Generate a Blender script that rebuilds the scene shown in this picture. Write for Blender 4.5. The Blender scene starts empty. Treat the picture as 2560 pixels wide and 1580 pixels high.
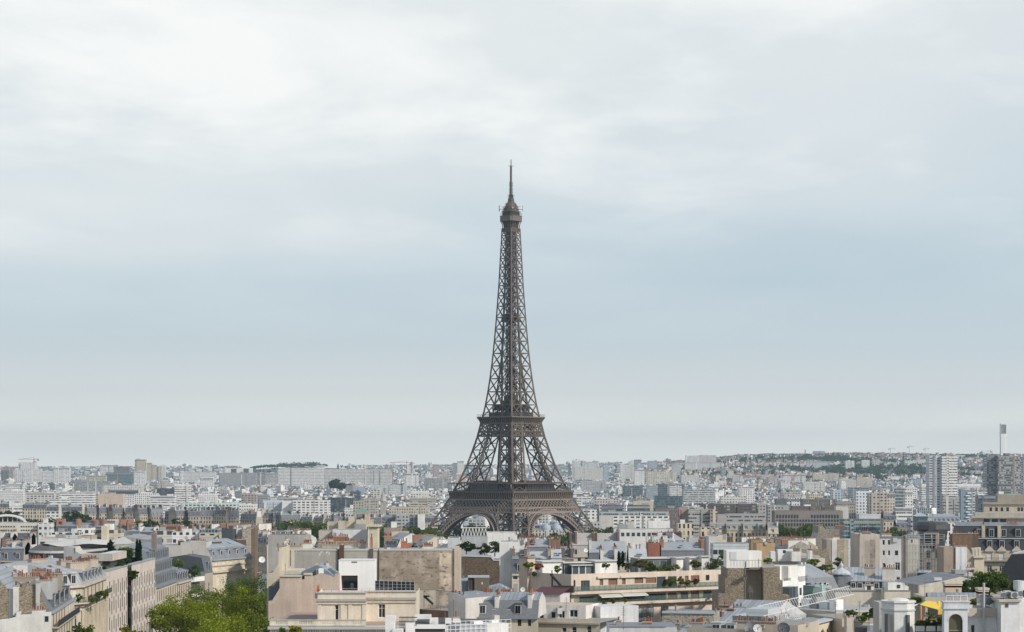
import bpy, math, random
from mathutils import Vector
C = bpy.context.scene.collection
SC = bpy.context.scene
R = math.radians
# ---------------------------------------------------------------- camera, sky, sun, exposure
F, CX, HY, CZ = 5367.0, 1280.0, 1172.0, 75.0        # focal length, axis and horizon of the 2560 px photograph; eye height
cd = bpy.data.cameras.new('camera'); cam = bpy.data.objects.new('camera', cd); C.objects.link(cam)
cam.location = (0, 0, CZ); cam.rotation_euler = (R(90), 0, 0)
cd.sensor_width = 36; cd.lens = 36*F/2560; cd.shift_y = (HY-790)/2560
cd.clip_start = 1; cd.clip_end = 40000
SC.camera = cam
SC.view_settings.view_transform = 'Standard'; SC.view_settings.look = 'None'
SC.view_settings.exposure = 0.2; SC.view_settings.gamma = 1
SC.cycles.max_bounces = 5; SC.cycles.transparent_max_bounces = 8; SC.cycles.volume_bounces = 0
SUN_AZ, SUN_EL = (0.80, -0.60), 33
sd = bpy.data.lights.new('sun', 'SUN'); so = bpy.data.objects.new('sun', sd); C.objects.link(so)
sd.energy = 3.3; sd.angle = R(3); sd.color = (1.0, .94, .85)
sv = Vector((SUN_AZ[0]*math.cos(R(SUN_EL)), SUN_AZ[1]*math.cos(R(SUN_EL)), math.sin(R(SUN_EL))))
so.rotation_euler = sv.to_track_quat('Z', 'Y').to_euler()

def nd(t, typ, **kw):
    n = t.nodes.new(typ)
    for k, v in kw.items():
        if k.startswith('i_'):
            key = k[2:]
            s = n.inputs[int(key)] if key.isdigit() else n.inputs[key.replace('_', ' ')]
            if hasattr(v, 'is_linked') or isinstance(v, bpy.types.NodeSocket): t.links.new(v, s)
            else: s.default_value = v
        else: setattr(n, k, v)
    return n
def mth(t, op, a, b=0.0, c=None, clamp=False):
    n = nd(t, 'ShaderNodeMath', operation=op, use_clamp=clamp, i_0=a, i_1=b)
    if c is not None:
        if isinstance(c, bpy.types.NodeSocket): t.links.new(c, n.inputs[2])
        else: n.inputs[2].default_value = c
    return n.outputs[0]
def mixc(t, f, a, b, bl='MIX'):
    n = nd(t, 'ShaderNodeMix', data_type='RGBA', blend_type=bl)
    for s, v in ((n.inputs[0], f), (n.inputs[6], a), (n.inputs[7], b)):
        if isinstance(v, bpy.types.NodeSocket): t.links.new(v, s)
        else: s.default_value = v if not isinstance(v, tuple) or len(v) == 4 else (*v, 1)
    return n.outputs[2]
def ramp(t, f, pts):
    n = nd(t, 'ShaderNodeValToRGB', i_0=f); e = n.color_ramp.elements
    while len(e) < len(pts): e.new(0.5)
    for q, (p, c) in zip(e, pts): q.position = p; q.color = (*c, 1) if len(c) == 3 else c
    return n.outputs[0]

W = bpy.data.worlds.new('World'); SC.world = W; W.use_nodes = True
t = W.node_tree; t.nodes.clear()
sky = nd(t, 'ShaderNodeTexSky', sky_type='NISHITA', sun_disc=False, sun_elevation=R(SUN_EL),
         sun_rotation=math.atan2(SUN_AZ[0], SUN_AZ[1]), air_density=1.5, dust_density=2.5)
tc = nd(t, 'ShaderNodeTexCoord'); sx = nd(t, 'ShaderNodeSeparateXYZ', i_0=tc.outputs['Generated'])
el = sx.outputs[2]
# clear sky seen through thin high cloud, then two layers of broken cloud spread over a flat cloud deck
deck = mth(t, 'ADD', mth(t, 'MAXIMUM', el, 0.0), 0.055)
cl = nd(t, 'ShaderNodeCombineXYZ', i_0=mth(t, 'DIVIDE', sx.outputs[0], deck), i_1=mth(t, 'DIVIDE', sx.outputs[1], deck), i_2=0.0)
def cloud(sc, off, det, rough, dist, sq=(.8, .5, 1)):
    m = nd(t, 'ShaderNodeMapping', i_Vector=cl.outputs[0], i_Location=off, i_Scale=sq)
    return nd(t, 'ShaderNodeTexNoise', i_Vector=m.outputs[0], i_Scale=sc, i_Detail=det, i_Roughness=rough, i_Distortion=dist).outputs[0]
veil = ramp(t, el, [(0.0, (1.30, 1.28, 1.19)), (.02, (1.06, 1.06, 1.0)), (.035, (.77, .805, .80)), (.055, (.60, .685, .73)), (.085, (.49, .605, .69)), (.125, (.54, .635, .70)), (.19, (.62, .68, .715)), (.28, (.58, .64, .69)), (.42, (.30, .37, .46)), (1, (.20, .28, .40))])  # top stops: unseen sky overhead darkened to weaken ambient light
base = mixc(t, .12, veil, nd(t, 'ShaderNodeVectorMath', operation='SCALE', i_0=sky.outputs[0], i_Scale=.1).outputs[0])
n1 = cloud(.62, (3.1, .7, 0), 8, .5, .12); n2 = cloud(1.7, (7.3, 2.2, 1), 9, .55, .2)
n4 = cloud(.8, (5.2, 3.3, 2), 5, .5, .2, (.6, .3, 1))
hi = mth(t, 'MULTIPLY', mth(t, 'MULTIPLY', mth(t, 'SUBTRACT', mth(t, 'MULTIPLY_ADD', n4, .13, el), .129), 14.0, clamp=True), mth(t, 'MULTIPLY', mth(t, 'SUBTRACT', .44, el), 6.0, clamp=True))            # the deck thins out towards the horizon, and overhead to weaken ambient light
lean = mth(t, 'MULTIPLY_ADD', sx.outputs[0], -.85, .04)                            # more cloud on the eastern side
f1 = mth(t, 'MULTIPLY', mth(t, 'ADD', mth(t, 'MULTIPLY_ADD', n1, 2.7, -.95), lean), hi, clamp=True)
f2 = mth(t, 'MULTIPLY', mth(t, 'MULTIPLY', mth(t, 'ADD', mth(t, 'MULTIPLY_ADD', n2, 5.4, -2.6), lean), hi, clamp=True), mth(t, 'MULTIPLY', mth(t, 'SUBTRACT', el, .085), 14.0, clamp=True))
c1 = mixc(t, mth(t, 'MULTIPLY', f1, .92), base, (.755, .785, .785))
c2 = mixc(t, mth(t, 'MULTIPLY', f2, .85), c1, (.88, .89, .875))
n3 = cloud(.9, (1.3, 9.2, 3), 6, .5, .3, (.55, .2, 1))
c3 = mixc(t, mth(t, 'MULTIPLY', mth(t, 'MULTIPLY_ADD', n3, 3.0, -1.35, clamp=True), .2), c2, (.50, .58, .66))
below = mth(t, 'MULTIPLY', el, -60.0, clamp=True)
c4 = mixc(t, below, c3, (.16, .165, .165))
bg = nd(t, 'ShaderNodeBackground', i_Color=c4, i_Strength=1.0)
t.links.new(bg.outputs[0], nd(t, 'ShaderNodeOutputWorld').inputs[0])

# ---------------------------------------------------------------- pixel <-> place
def PX(px, Y): return ((px-CX)/F*Y, Y)
def ZP(py, Y): return CZ-(py-HY)/F*Y
def lerp(a, b, f): return a+(b-a)*f
def interp(x, pts):
    if x <= pts[0][0]: return pts[0][1]
    for (a, va), (b, vb) in zip(pts, pts[1:]):
        if x <= b: return lerp(va, vb, (x-a)/(b-a))
    return pts[-1][1]
CREST = [(-600, 66), (0, 64), (600, 66), (660, 82), (820, 86), (900, 70), (1400, 74), (1600, 86), (1750, 105), (1850, 124), (2100, 130), (2560, 124), (3200, 120)]
def ground(x, y):
    g = interp(y, [(250, 25), (450, 23), (1500, 0), (2400, 0), (5000, 22)])
    if y > 4800:
        f = min(1, (y-4800)/4300); f = f*f*(3-2*f)
        g = 22+f*(interp(CX+x/y*F, CREST)-22)
        if y > 10000: g -= (y-10000)*.012
    return g

# ---------------------------------------------------------------- materials (colour comes from the mesh's own «tint»)
MATS = {}
def newmat(name):
    m = bpy.data.materials.new(name); m.use_nodes = True; t = m.node_tree
    b = t.nodes['Principled BSDF']; MATS[name] = m
    return m, t, b
def tint(t): return nd(t, 'ShaderNodeAttribute', attribute_name='tint').outputs['Color']
def pos(t): return nd(t, 'ShaderNodeNewGeometry').outputs['Position']
def noise(t, sc, det=4, rough=.55, vec=None, scale=None, dist=0):
    v = vec or pos(t)
    if scale: v = nd(t, 'ShaderNodeMapping', i_Vector=v, i_Scale=scale).outputs[0]
    return nd(t, 'ShaderNodeTexNoise', i_Vector=v, i_Scale=sc, i_Detail=det, i_Roughness=rough, i_Distortion=dist).outputs[0]
def grey(t, f, lo, hi):
    v = mth(t, 'MULTIPLY_ADD', f, (hi-lo)*2.0, lo-(hi-lo)*.5)
    return nd(t, 'ShaderNodeCombineColor', i_0=v, i_1=v, i_2=v).outputs[0]
def mul(t, a, b): return mixc(t, 1.0, a, b, 'MULTIPLY')
def weather(t, c, amt=.2):
    a = grey(t, noise(t, .22, 5, .6), 1-amt, 1+amt*.6)
    s = grey(t, noise(t, 1.0, 4, .6, scale=(1.3, 1.3, .07)), 1-amt*.7, 1+amt*.5)
    g = mth(t, 'MULTIPLY_ADD', noise(t, .9, 8, .7, scale=(1.6, 1.6, .22)), 9, -5.3, clamp=True)       # soot runs and repairs
    return mixc(t, mth(t, 'MULTIPLY', g, min(.5, amt*1.9)), mul(t, mul(t, c, a), s), mul(t, c, (.60, .56, .52)))
def uvs(t):
    s = nd(t, 'ShaderNodeSeparateXYZ', i_0=nd(t, 'ShaderNodeUVMap', uv_map='UVMap').outputs[0])
    return s.outputs[0], s.outputs[1]
def bumpn(t, b, h, st, d=.1): t.links.new(nd(t, 'ShaderNodeBump', i_Height=h, i_Strength=st, i_Distance=d).outputs[0], b.inputs['Normal'])

m, t, b = newmat('plain'); t.links.new(weather(t, tint(t), .07), b.inputs['Base Color']); b.inputs['Roughness'].default_value = .7
m, t, b = newmat('plaster'); t.links.new(mul(t, weather(t, tint(t)), grey(t, noise(t, 2.6, 7, .75), .86, 1.1)), b.inputs['Base Color']); b.inputs['Roughness'].default_value = .92
def facade(name, bay, st, ww, wh, glass=(.035, .045, .055), alt=(.34, .34, .33), altp=.22, mull=False):
    m, t, b = newmat(name)
    u, v = uvs(t)
    bu, bv = mth(t, 'DIVIDE', u, bay), mth(t, 'DIVIDE', v, st)
    fu, fv = mth(t, 'FRACT', bu), mth(t, 'FRACT', bv)
    mu = mth(t, 'LESS_THAN', mth(t, 'ABSOLUTE', mth(t, 'SUBTRACT', fu, .5)), ww/2)
    mv = mth(t, 'LESS_THAN', mth(t, 'ABSOLUTE', mth(t, 'SUBTRACT', fv, .52)), wh/2)
    mask = mth(t, 'MULTIPLY', mu, mv)
    cell = nd(t, 'ShaderNodeCombineXYZ', i_0=mth(t, 'FLOOR', bu), i_1=mth(t, 'FLOOR', bv), i_2=0.0)
    rnd = nd(t, 'ShaderNodeTexWhiteNoise', noise_dimensions='3D', i_Vector=cell.outputs[0]).outputs[0]
    g = mixc(t, mth(t, 'LESS_THAN', rnd, altp), glass, alt)
    line = mth(t, 'LESS_THAN', fv, .07)
    wall = mixc(t, mth(t, 'MULTIPLY', line, .35), weather(t, tint(t), .12), (.16, .15, .14))
    t.links.new(mixc(t, mask, wall, g), b.inputs['Base Color'])
    t.links.new(mth(t, 'MULTIPLY_ADD', mask, -.72, .9), b.inputs['Roughness'])
    return m
facade('facade_tall', 2.4, 3.15, .44, .66, altp=.14)
facade('facade_square', 3.2, 3.0, .50, .46, altp=.16)
facade('facade_ribbon', 1.6, 3.2, .88, .42, altp=.3)
facade('facade_balcony', 4.2, 3.0, .66, .50, glass=(.07, .075, .08), altp=.4)
facade('facade_glass', 1.5, 3.4, .86, .78, glass=(.055, .075, .085), alt=(.12, .15, .16), altp=.4)
facade('facade_band', 2.6, 3.0, .9, .5, glass=(.07, .08, .09), alt=(.40, .43, .45), altp=.38)
facade('facade_slit', 1.15, 3.3, .36, .74, glass=(.05, .055, .065), altp=.12)
FARG = dict(glass=(.15, .175, .20), alt=(.42, .44, .45), altp=.25)  # far panes lightened: reflection put into the glass colour
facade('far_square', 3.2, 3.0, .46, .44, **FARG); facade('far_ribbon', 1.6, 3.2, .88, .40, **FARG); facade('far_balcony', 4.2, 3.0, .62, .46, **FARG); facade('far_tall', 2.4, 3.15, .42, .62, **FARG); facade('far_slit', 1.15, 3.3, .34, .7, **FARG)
m, t, b = newmat('rubble')
vo = nd(t, 'ShaderNodeTexVoronoi', i_Vector=nd(t, 'ShaderNodeMapping', i_Vector=pos(t), i_Scale=(1, 1, 1.5)).outputs[0], i_Scale=4.2)
cell = nd(t, 'ShaderNodeSeparateColor', i_0=vo.outputs['Color']).outputs[0]
ve = nd(t, 'ShaderNodeTexVoronoi', feature='DISTANCE_TO_EDGE', i_Vector=nd(t, 'ShaderNodeMapping', i_Vector=pos(t), i_Scale=(1, 1, 1.5)).outputs[0], i_Scale=4.2).outputs[0]
c = mul(t, weather(t, tint(t), .22), grey(t, cell, .70, 1.25))
c = mixc(t, mth(t, 'LESS_THAN', ve, .07), c, mul(t, tint(t), (.72, .71, .70)))
t.links.new(c, b.inputs['Base Color']); b.inputs['Roughness'].default_value = .95; bumpn(t, b, ve, .6, .08)
m, t, b = newmat('stained')                                           # old party-wall plaster, patched and peeling
big = noise(t, .33, 8, .68, dist=.6); fine = noise(t, 1.1, 6, .65, scale=(.7, .7, 1.2))
c = mixc(t, mth(t, 'MULTIPLY_ADD', big, 7, -3.2, clamp=True), mul(t, tint(t), (.74, .70, .66)), tint(t))
c = mixc(t, mth(t, 'MULTIPLY', mth(t, 'MULTIPLY_ADD', fine, 12, -6.5, clamp=True), .8), c, (.13, .11, .095))
u, v = uvs(t)
pat = nd(t, 'ShaderNodeTexWhiteNoise', noise_dimensions='2D', i_Vector=nd(t, 'ShaderNodeCombineXYZ', i_0=mth(t, 'FLOOR', mth(t, 'DIVIDE', u, 2.6)), i_1=mth(t, 'FLOOR', mth(t, 'DIVIDE', v, 2.3)), i_2=0.0).outputs[0]).outputs[0]
c = mul(t, c, grey(t, pat, .90, 1.08))
t.links.new(mul(t, c, grey(t, noise(t, 1.2, 4, .6, scale=(1.3, 1.3, .07)), .86, 1.1)), b.inputs['Base Color']); b.inputs['Roughness'].default_value = .95
m, t, b = newmat('peeling')                                           # grey render with flakes of white paint left on it
pk = noise(t, .42, 7, .6, dist=1.2)
c = mixc(t, mth(t, 'MULTIPLY_ADD', pk, 22, -12.6, clamp=True), weather(t, tint(t), .18), (.66, .64, .60))
t.links.new(c, b.inputs['Base Color']); b.inputs['Roughness'].default_value = .95
def seamed(name, pitch, wd, rough, metal):
    m, t, b = newmat(name); u, v = uvs(t)
    k = mth(t, 'LESS_THAN', mth(t, 'FRACT', mth(t, 'DIVIDE', u, pitch)), wd)
    sh = nd(t, 'ShaderNodeTexWhiteNoise', noise_dimensions='1D', i_W=mth(t, 'FLOOR', mth(t, 'DIVIDE', u, pitch))).outputs[0]
    c = mul(t, mul(t, weather(t, tint(t), .15), grey(t, sh, .93, 1.06)), mixc(t, k, (1, 1, 1), (.58, .59, .60)))
    t.links.new(c, b.inputs['Base Color']); b.inputs['Roughness'].default_value = rough; b.inputs['Metallic'].default_value = metal
    bumpn(t, b, k, .5, .05)
seamed('zinc', .75, .14, .5, .1)
m, t, b = newmat('slate')
br = nd(t, 'ShaderNodeTexNoise', i_Vector=pos(t), i_Scale=3.0, i_Detail=3).outputs[0]
t.links.new(mul(t, weather(t, tint(t), .14), grey(t, br, .8, 1.2)), b.inputs['Base Color']); b.inputs['Roughness'].default_value = .55
m, t, b = newmat('brick')
u, v = uvs(t)
bk = nd(t, 'ShaderNodeTexBrick', i_Vector=nd(t, 'ShaderNodeCombineXYZ', i_0=u, i_1=v, i_2=0.0).outputs[0], i_Scale=1.6, i_Color1=(1.1, 1.1, 1.1, 1), i_Color2=(.75, .72, .72, 1), i_Mortar=(.9, .95, 1, 1))
t.links.new(mul(t, weather(t, tint(t), .25), bk.outputs[0]), b.inputs['Base Color']); b.inputs['Roughness'].default_value = .9
m, t, b = newmat('glass'); t.links.new(tint(t), b.inputs['Base Color']); b.inputs['Roughness'].default_value = .09; b.inputs['Specular IOR Level'].default_value = .7
m, t, b = newmat('sheer')
tr = nd(t, 'ShaderNodeBsdfTransparent', i_Color=(.80, .86, .84, 1)); b.inputs['Roughness'].default_value = .08; t.links.new(tint(t), b.inputs['Base Color'])
t.links.new(nd(t, 'ShaderNodeMixShader', i_0=.28, i_1=tr.outputs[0], i_2=b.outputs[0]).outputs[0], t.nodes['Material Output'].inputs[0])
m, t, b = newmat('iron'); t.links.new(weather(t, tint(t), .12), b.inputs['Base Color']); b.inputs['Roughness'].default_value = .62
m, t, b = newmat('leaf')
at = nd(t, 'ShaderNodeAttribute', attribute_name='tint').outputs['Color']
c = mul(t, at, grey(t, noise(t, .5, 3), .7, 1.3))
tr = nd(t, 'ShaderNodeBsdfTranslucent', i_Color=mul(t, c, (1.5, 1.35, .6))); df = nd(t, 'ShaderNodeBsdfDiffuse', i_Color=c)
mx = nd(t, 'ShaderNodeMixShader', i_0=.42, i_1=df.outputs[0], i_2=tr.outputs[0])
t.links.new(mx.outputs[0], t.nodes['Material Output'].inputs[0])
m, t, b = newmat('bark'); b.inputs['Base Color'].default_value = (.10, .08, .06, 1); b.inputs['Roughness'].default_value = .95
m, t, b = newmat('earth')
t.links.new(ramp(t, noise(t, .004, 6), [(.35, (.10, .105, .10)), (.6, (.17, .165, .155))]), b.inputs['Base Color']); b.inputs['Roughness'].default_value = .95

CREAM = (.56, .495, .395); WHITE = (.78, .77, .75); STONE = (.45, .40, .325); GREYC = (.33, .33, .33); BEIGE = (.54, .46, .37)
PINK = (.55, .45, .37); ZINC = (.215, .235, .265); ZINCL = (.32, .34, .365); SLATE = (.085, .097, .115); SLATEM = (.13, .145, .17)
DARK = (.035, .038, .043); BROWN = (.20, .145, .105); TAN = (.50, .43, .36); BRICK = (.30, .13, .085); CLAY = (.28, .085, .042); RUB = (.30, .25, .185)
OFFW = (.65, .63, .58); SILVER = (.5, .52, .54); GLASS = (.02, .027, .033); BLUEG = (.34, .40, .45)

# ---------------------------------------------------------------- meshes
class Fr:                                                             # a facade's own frame: u along it, d into the building
    def __init__(s, a, b):
        s.a = a; dx, dy = b[0]-a[0], b[1]-a[1]; s.L = math.hypot(dx, dy)
        s.t = (dx/s.L, dy/s.L); s.n = (-s.t[1], s.t[0])
    def xy(s, u, d=0): return (s.a[0]+u*s.t[0]+d*s.n[0], s.a[1]+u*s.t[1]+d*s.n[1])
    def __call__(s, u, d, z): return (*s.xy(u, d), z)
    def u(s, px, d=0):
        k = (px-CX)/F; ax, ay = s.xy(0, d)
        return (k*ay-ax)/(s.t[0]-k*s.t[1])
    def z(s, u, py, d=0): return ZP(py, s.xy(u, d)[1])
    def op(s, px0, px1, py0, py1, d=0):                               # rectangle seen in the photograph -> u0,u1,z0,z1 on the facade
        u0, u1 = s.u(px0, d), s.u(px1, d); um = (u0+u1)/2
        return (u0, u1, s.z(um, py1, d), s.z(um, py0, d))
    def side(s, u, D): return Fr(s.xy(u, 0), s.xy(u, D)) if u > 0 else Fr(s.xy(0, D), s.xy(0, 0))
    @property
    def yaw(s): return math.atan2(s.t[1], s.t[0])
def FP(px0, Y0, px1, Y1): return Fr(PX(px0, Y0), PX(px1, Y1))

class MB:
    def __init__(s): s.V = []; s.F = []; s.UV = []; s.CO = []; s.MI = []; s.M = []
    def face(s, pts, mat, col, uv=None):
        i = len(s.V); n = len(pts); s.V.extend(pts); s.F.append(tuple(range(i, i+n)))
        if uv is None:
            p, q = pts[0], pts[1]; L = math.hypot(q[0]-p[0], q[1]-p[1]) or 1e-6
            tx, ty = (q[0]-p[0])/L, (q[1]-p[1])/L
            uv = []
            for r in pts:
                u = (r[0]-p[0])*tx+(r[1]-p[1])*ty; w = (r[0]-p[0])*-ty+(r[1]-p[1])*tx
                uv.append((u, math.hypot(w, r[2]-p[2])))
        s.UV.extend(uv); s.CO.extend([(*col, 1.0)]*n)
        if mat not in s.M: s.M.append(mat)
        s.MI.append(s.M.index(mat))
    def wall(s, a, b, z0, z1, mat, col, u0=0.0, z1b=None, us=1.0):
        L = math.hypot(b[0]-a[0], b[1]-a[1])*us; zb = z1 if z1b is None else z1b
        s.face([(*a, z0), (*b, z0), (*b, zb), (*a, z1)], mat, col, [(u0, 0), (u0+L, 0), (u0+L, zb-z0), (u0, z1-z0)])
    def prism(s, poly, z0, z1, mat, col, rmat=None, rcol=None, bottom=False):
        n = len(poly)
        for i in range(n): s.wall(poly[i], poly[(i+1) % n], z0, z1, mat, col, .7*i)
        s.face([(*p, z1) for p in poly], rmat or mat, rcol or col)
        if bottom: s.face([(*p, z0) for p in reversed(poly)], mat, col)
    def fbox(s, f, u0, u1, d0, d1, z0, z1, mat, col, rmat=None, rcol=None, bottom=True):
        s.prism([f.xy(u0, d0), f.xy(u1, d0), f.xy(u1, d1), f.xy(u0, d1)], z0, z1, mat, col, rmat, rcol, bottom)
    def box(s, x0, x1, y0, y1, z0, z1, mat, col, rmat=None, rcol=None): s.prism([(x0, y0), (x1, y0), (x1, y1), (x0, y1)], z0, z1, mat, col, rmat, rcol, True)
    def beam(s, p, q, w, mat, col, h=None):
        p, q = Vector(p), Vector(q); d = q-p
        if d.length < 1e-6: return
        d.normalize(); a = d.cross(Vector((0, 0, 1)))
        if a.length < 1e-3: a = Vector((1, 0, 0))
        a.normalize(); c = a.cross(d); h = h or w; a *= w/2; c *= h/2
        k = [a+c, a-c, -a-c, -a+c]
        A = [tuple(p+e) for e in k]; B = [tuple(q+e) for e in k]
        for i in range(4):
            j = (i+1) % 4; s.face([A[j], A[i], B[i], B[j]], mat, col)
        s.face(A, mat, col); s.face(B[::-1], mat, col)
    def ring(s, prof, c, mat, col, n=12, ph=0, a0=0, a1=2*math.pi):          # lathe: prof [(r,z)...]
        full = abs(a1-a0-2*math.pi) < 1e-6
        an = [a0+(a1-a0)*i/n+ph for i in range(n+1)]
        for (r0, z0), (r1, z1) in zip(prof, prof[1:]):
            for p, q in zip(an, an[1:]):
                P = lambda r, a, z: (c[0]+r*math.cos(a), c[1]+r*math.sin(a), c[2]+z)
                if r0 < 1e-6: s.face([P(r1, p, z1), P(0, p, z0), P(r1, q, z1)], mat, col)
                elif r1 < 1e-6: s.face([P(r0, p, z0), P(r0, q, z0), P(0, p, z1)], mat, col)
                else: s.face([P(r0, p, z0), P(r0, q, z0), P(r1, q, z1), P(r1, p, z1)], mat, col)
    def build(s, name, parent=None, loc=None, smooth=False):
        me = bpy.data.meshes.new(name)
        o = loc if loc is not None else (tuple(parent['_o']) if parent is not None and '_o' in parent else (0, 0, 0))
        V = [(x-o[0], y-o[1], z-o[2]) for x, y, z in s.V]
        me.from_pydata(V, [], s.F)
        uv = me.uv_layers.new(name='UVMap'); uv.data.foreach_set('uv', [c for p in s.UV for c in p])
        ca = me.attributes.new('tint', 'FLOAT_COLOR', 'CORNER'); ca.data.foreach_set('color', [c for p in s.CO for c in p])
        me.polygons.foreach_set('material_index', s.MI)
        for k in s.M: me.materials.append(MATS[k])
        if smooth: me.polygons.foreach_set('use_smooth', [True]*len(s.F))
        me.update()
        return link(name, me, parent, loc)
def link(name, me, parent=None, loc=None):
    ob = bpy.data.objects.new(name, me); C.objects.link(ob)
    if parent is not None: ob.parent = parent
    elif loc is not None: ob.location = loc
    return ob
def tag(o, label=None, cat=None, group=None, kind=None):
    for k, v in (('label', label), ('category', cat), ('group', group), ('kind', kind)):
        if v: o[k] = v
    return o
def thing(name, label, cat, loc, group=None):
    o = bpy.data.objects.new(name, None); C.objects.link(o); o.location = loc; o.empty_display_size = .5
    o['_o'] = [float(v) for v in loc]
    return tag(o, label, cat, group)
def jit(c, r, a=.08):
    k = 1+r.uniform(-a, a); return tuple(min(.85, v*k*(1+r.uniform(-.02, .02))) for v in c)

# windows: one shared mesh per kind and size; a frame with its pane
_wm = {}
def winmesh(kind, w, h):
    key = (kind, round(w*4)/4 or .25, round(h*4)/4 or .25)
    if key in _wm: return _wm[key], key
    _, w_, h_ = key; f = MB(); p = MB(); f0 = Fr((0, 0), (1, 0)); e = min(.11, w_*.12)
    fc = {'white': (.72, .72, .70), 'dark': (.06, .06, .065), 'brown': (.2, .09, .05), 'blind': (.7, .69, .66), 'shut': (.22, .12, .08), 'cur': (.7, .7, .68), 'teal': (.12, .16, .16)}[kind]
    gl = {'blind': (.62, .61, .585), 'shut': (.21, .105, .07), 'cur': (.33, .37, .40), 'teal': (.055, .068, .072)}.get(kind, GLASS)
    gm = 'plain' if kind in ('blind', 'shut') else 'glass'
    for a, b_, c, d in ((0, w_, 0, e), (0, w_, h_-e, h_), (0, e, e, h_-e), (w_-e, w_, e, h_-e)): f.fbox(f0, a, b_, -.03, .07, c, d, 'plain', fc)
    if kind not in ('blind',) and w_ > .7:
        k = max(1, round(w_/.75))
        for i in range(1, k): f.fbox(f0, w_*i/k-.035, w_*i/k+.035, -.02, .06, e, h_-e, 'plain', fc)
        if h_ > 1.6 and kind in ('white', 'brown'): f.fbox(f0, e, w_-e, -.016, .056, h_*.68, h_*.68+.06, 'plain', fc)
    p.fbox(f0, e*.5, w_-e*.5, .0, .04, e*.5, h_-e*.5, gm, gl)
    fo = f.build('window'); po = p.build('pane'); _wm[key] = (fo.data, po.data)
    bpy.data.objects.remove(fo); bpy.data.objects.remove(po)
    return _wm[key], key
def window(B, f, u0, u1, z0, z1, kind='white', d=.2, name='window'):
    (fm, pm), key = winmesh(kind, u1-u0, z1-z0); o = B['_o']
    w = link(name, fm, B); p = f(u0, d, z0); w.location = (p[0]-o[0], p[1]-o[1], p[2]-o[2]); w.rotation_euler = (0, 0, f.yaw)
    w.scale = ((u1-u0)/key[1], 1, (z1-z0)/key[2])
    q = link('pane', pm, w); return w
def openwall(m, B, f, u0, u1, z0, z1, ops, mat, col, d=0.0, rec=.22, rcol=None):
    """A wall with real openings: ops = (u0,u1,z0,z1,kind); reveals, then a window in each."""
    ops = [(max(a, u0+.02), min(b, u1-.02), max(c, z0+.02), min(e, z1-.02), k) for a, b, c, e, k in ops]
    ops = [o for o in ops if o[1]-o[0] > .1 and o[3]-o[2] > .1]
    us = sorted({u0, u1, *[o[0] for o in ops], *[o[1] for o in ops]}); zs = sorted({z0, z1, *[o[2] for o in ops], *[o[3] for o in ops]})
    for za, zb in zip(zs, zs[1:]):
        run = None
        for ua, ub in zip(us, us[1:]):
            um, zm = (ua+ub)/2, (za+zb)/2
            hole = any(o[0] < um < o[1] and o[2] < zm < o[3] for o in ops)
            if not hole: run = (run[0], ub) if run else (ua, ub)
            if (hole or ub == us[-1]) and run:
                m.face([f(run[0], d, za), f(run[1], d, za), f(run[1], d, zb), f(run[0], d, zb)], mat, col, [(run[0], za-z0), (run[1], za-z0), (run[1], zb-z0), (run[0], zb-z0)]); run = None
    rc = rcol or col
    for a, b, c, e, k in ops:
        r = rec if k != 'deep' else 1.6
        m.face([f(a, d, c), f(b, d, c), f(b, d+r, c), f(a, d+r, c)], mat, rc); m.face([f(a, d+r, e), f(b, d+r, e), f(b, d, e), f(a, d, e)], mat, rc)
        m.face([f(a, d+r, c), f(a, d+r, e), f(a, d, e), f(a, d, c)], mat, rc); m.face([f(b, d, c), f(b, d, e), f(b, d+r, e), f(b, d+r, c)], mat, rc)
        if k == 'deep': m.face([f(a, d+r, c), f(b, d+r, c), f(b, d+r, e), f(a, d+r, e)], 'plain', DARK)
        elif k == 'void': m.face([f(a, d+r, c), f(b, d+r, c), f(b, d+r, e), f(a, d+r, e)], 'glass', GLASS)
        else: window(B, f, a, b, c, e, k, d+r-.06)
# chimneys: a stack of brick or render along a party wall, with clay pots
_pot = []
def potmesh(n):
    if not _pot:
        for c in ((.26, .08, .042), (.18, .06, .036), (.32, .13, .06), (.08, .058, .048)):
            p = MB(); p.ring([(.16, 0), (.13, .08), (.11, .5), (.14, .54), (.13, .64), (0, .6)], (0, 0, 0), 'plain', c, 8)
            o = p.build('pot'); _pot.append(o.data); bpy.data.objects.remove(o)
    return _pot[n % len(_pot)]
def chimney(B, f, u0, u1, d0, d1, z0, z1, mat='plaster', col=OFFW, pots=8, rnd=random, single=True, capc=(.36, .33, .29)):
    """Stack from z0 to z1 on the frame f; its pots stand in one row along its longer side."""
    m = MB(); m.fbox(f, u0, u1, d0, d1, z0, z1, mat, col)
    m.fbox(f, u0-.1, u1+.1, d0-.1, d1+.1, z1, z1+.16, 'plaster', capc)
    zt = z1+.16
    if single:
        c = m.build('chimney', B); o = B['_o']
    for i in range(pots):
        k = (i+.5)/pots; u, d = (lerp(u0, u1, k), (d0+d1)/2) if u1-u0 > d1-d0 else ((u0+u1)/2, lerp(d0, d1, k))
        if rnd.random() < .2: continue
        s = rnd.uniform(.6, 1.35); p = f(u, d, zt)
        if single:
            q = link('pot', potmesh(rnd.choice((0, 0, 0, 1, 1, 2, 3))), c); q.location = (p[0]-o[0], p[1]-o[1], p[2]-o[2]); q.scale = (1, 1, s)
        else: m.ring([(.16, 0), (.13, .7*s), (0, .7*s)], p, 'plain', rnd.choice((CLAY, (.25, .07, .035))), 5)
    if not single: c = m.build('chimney', B)
    return c
def label_ok(s): return s
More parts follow.
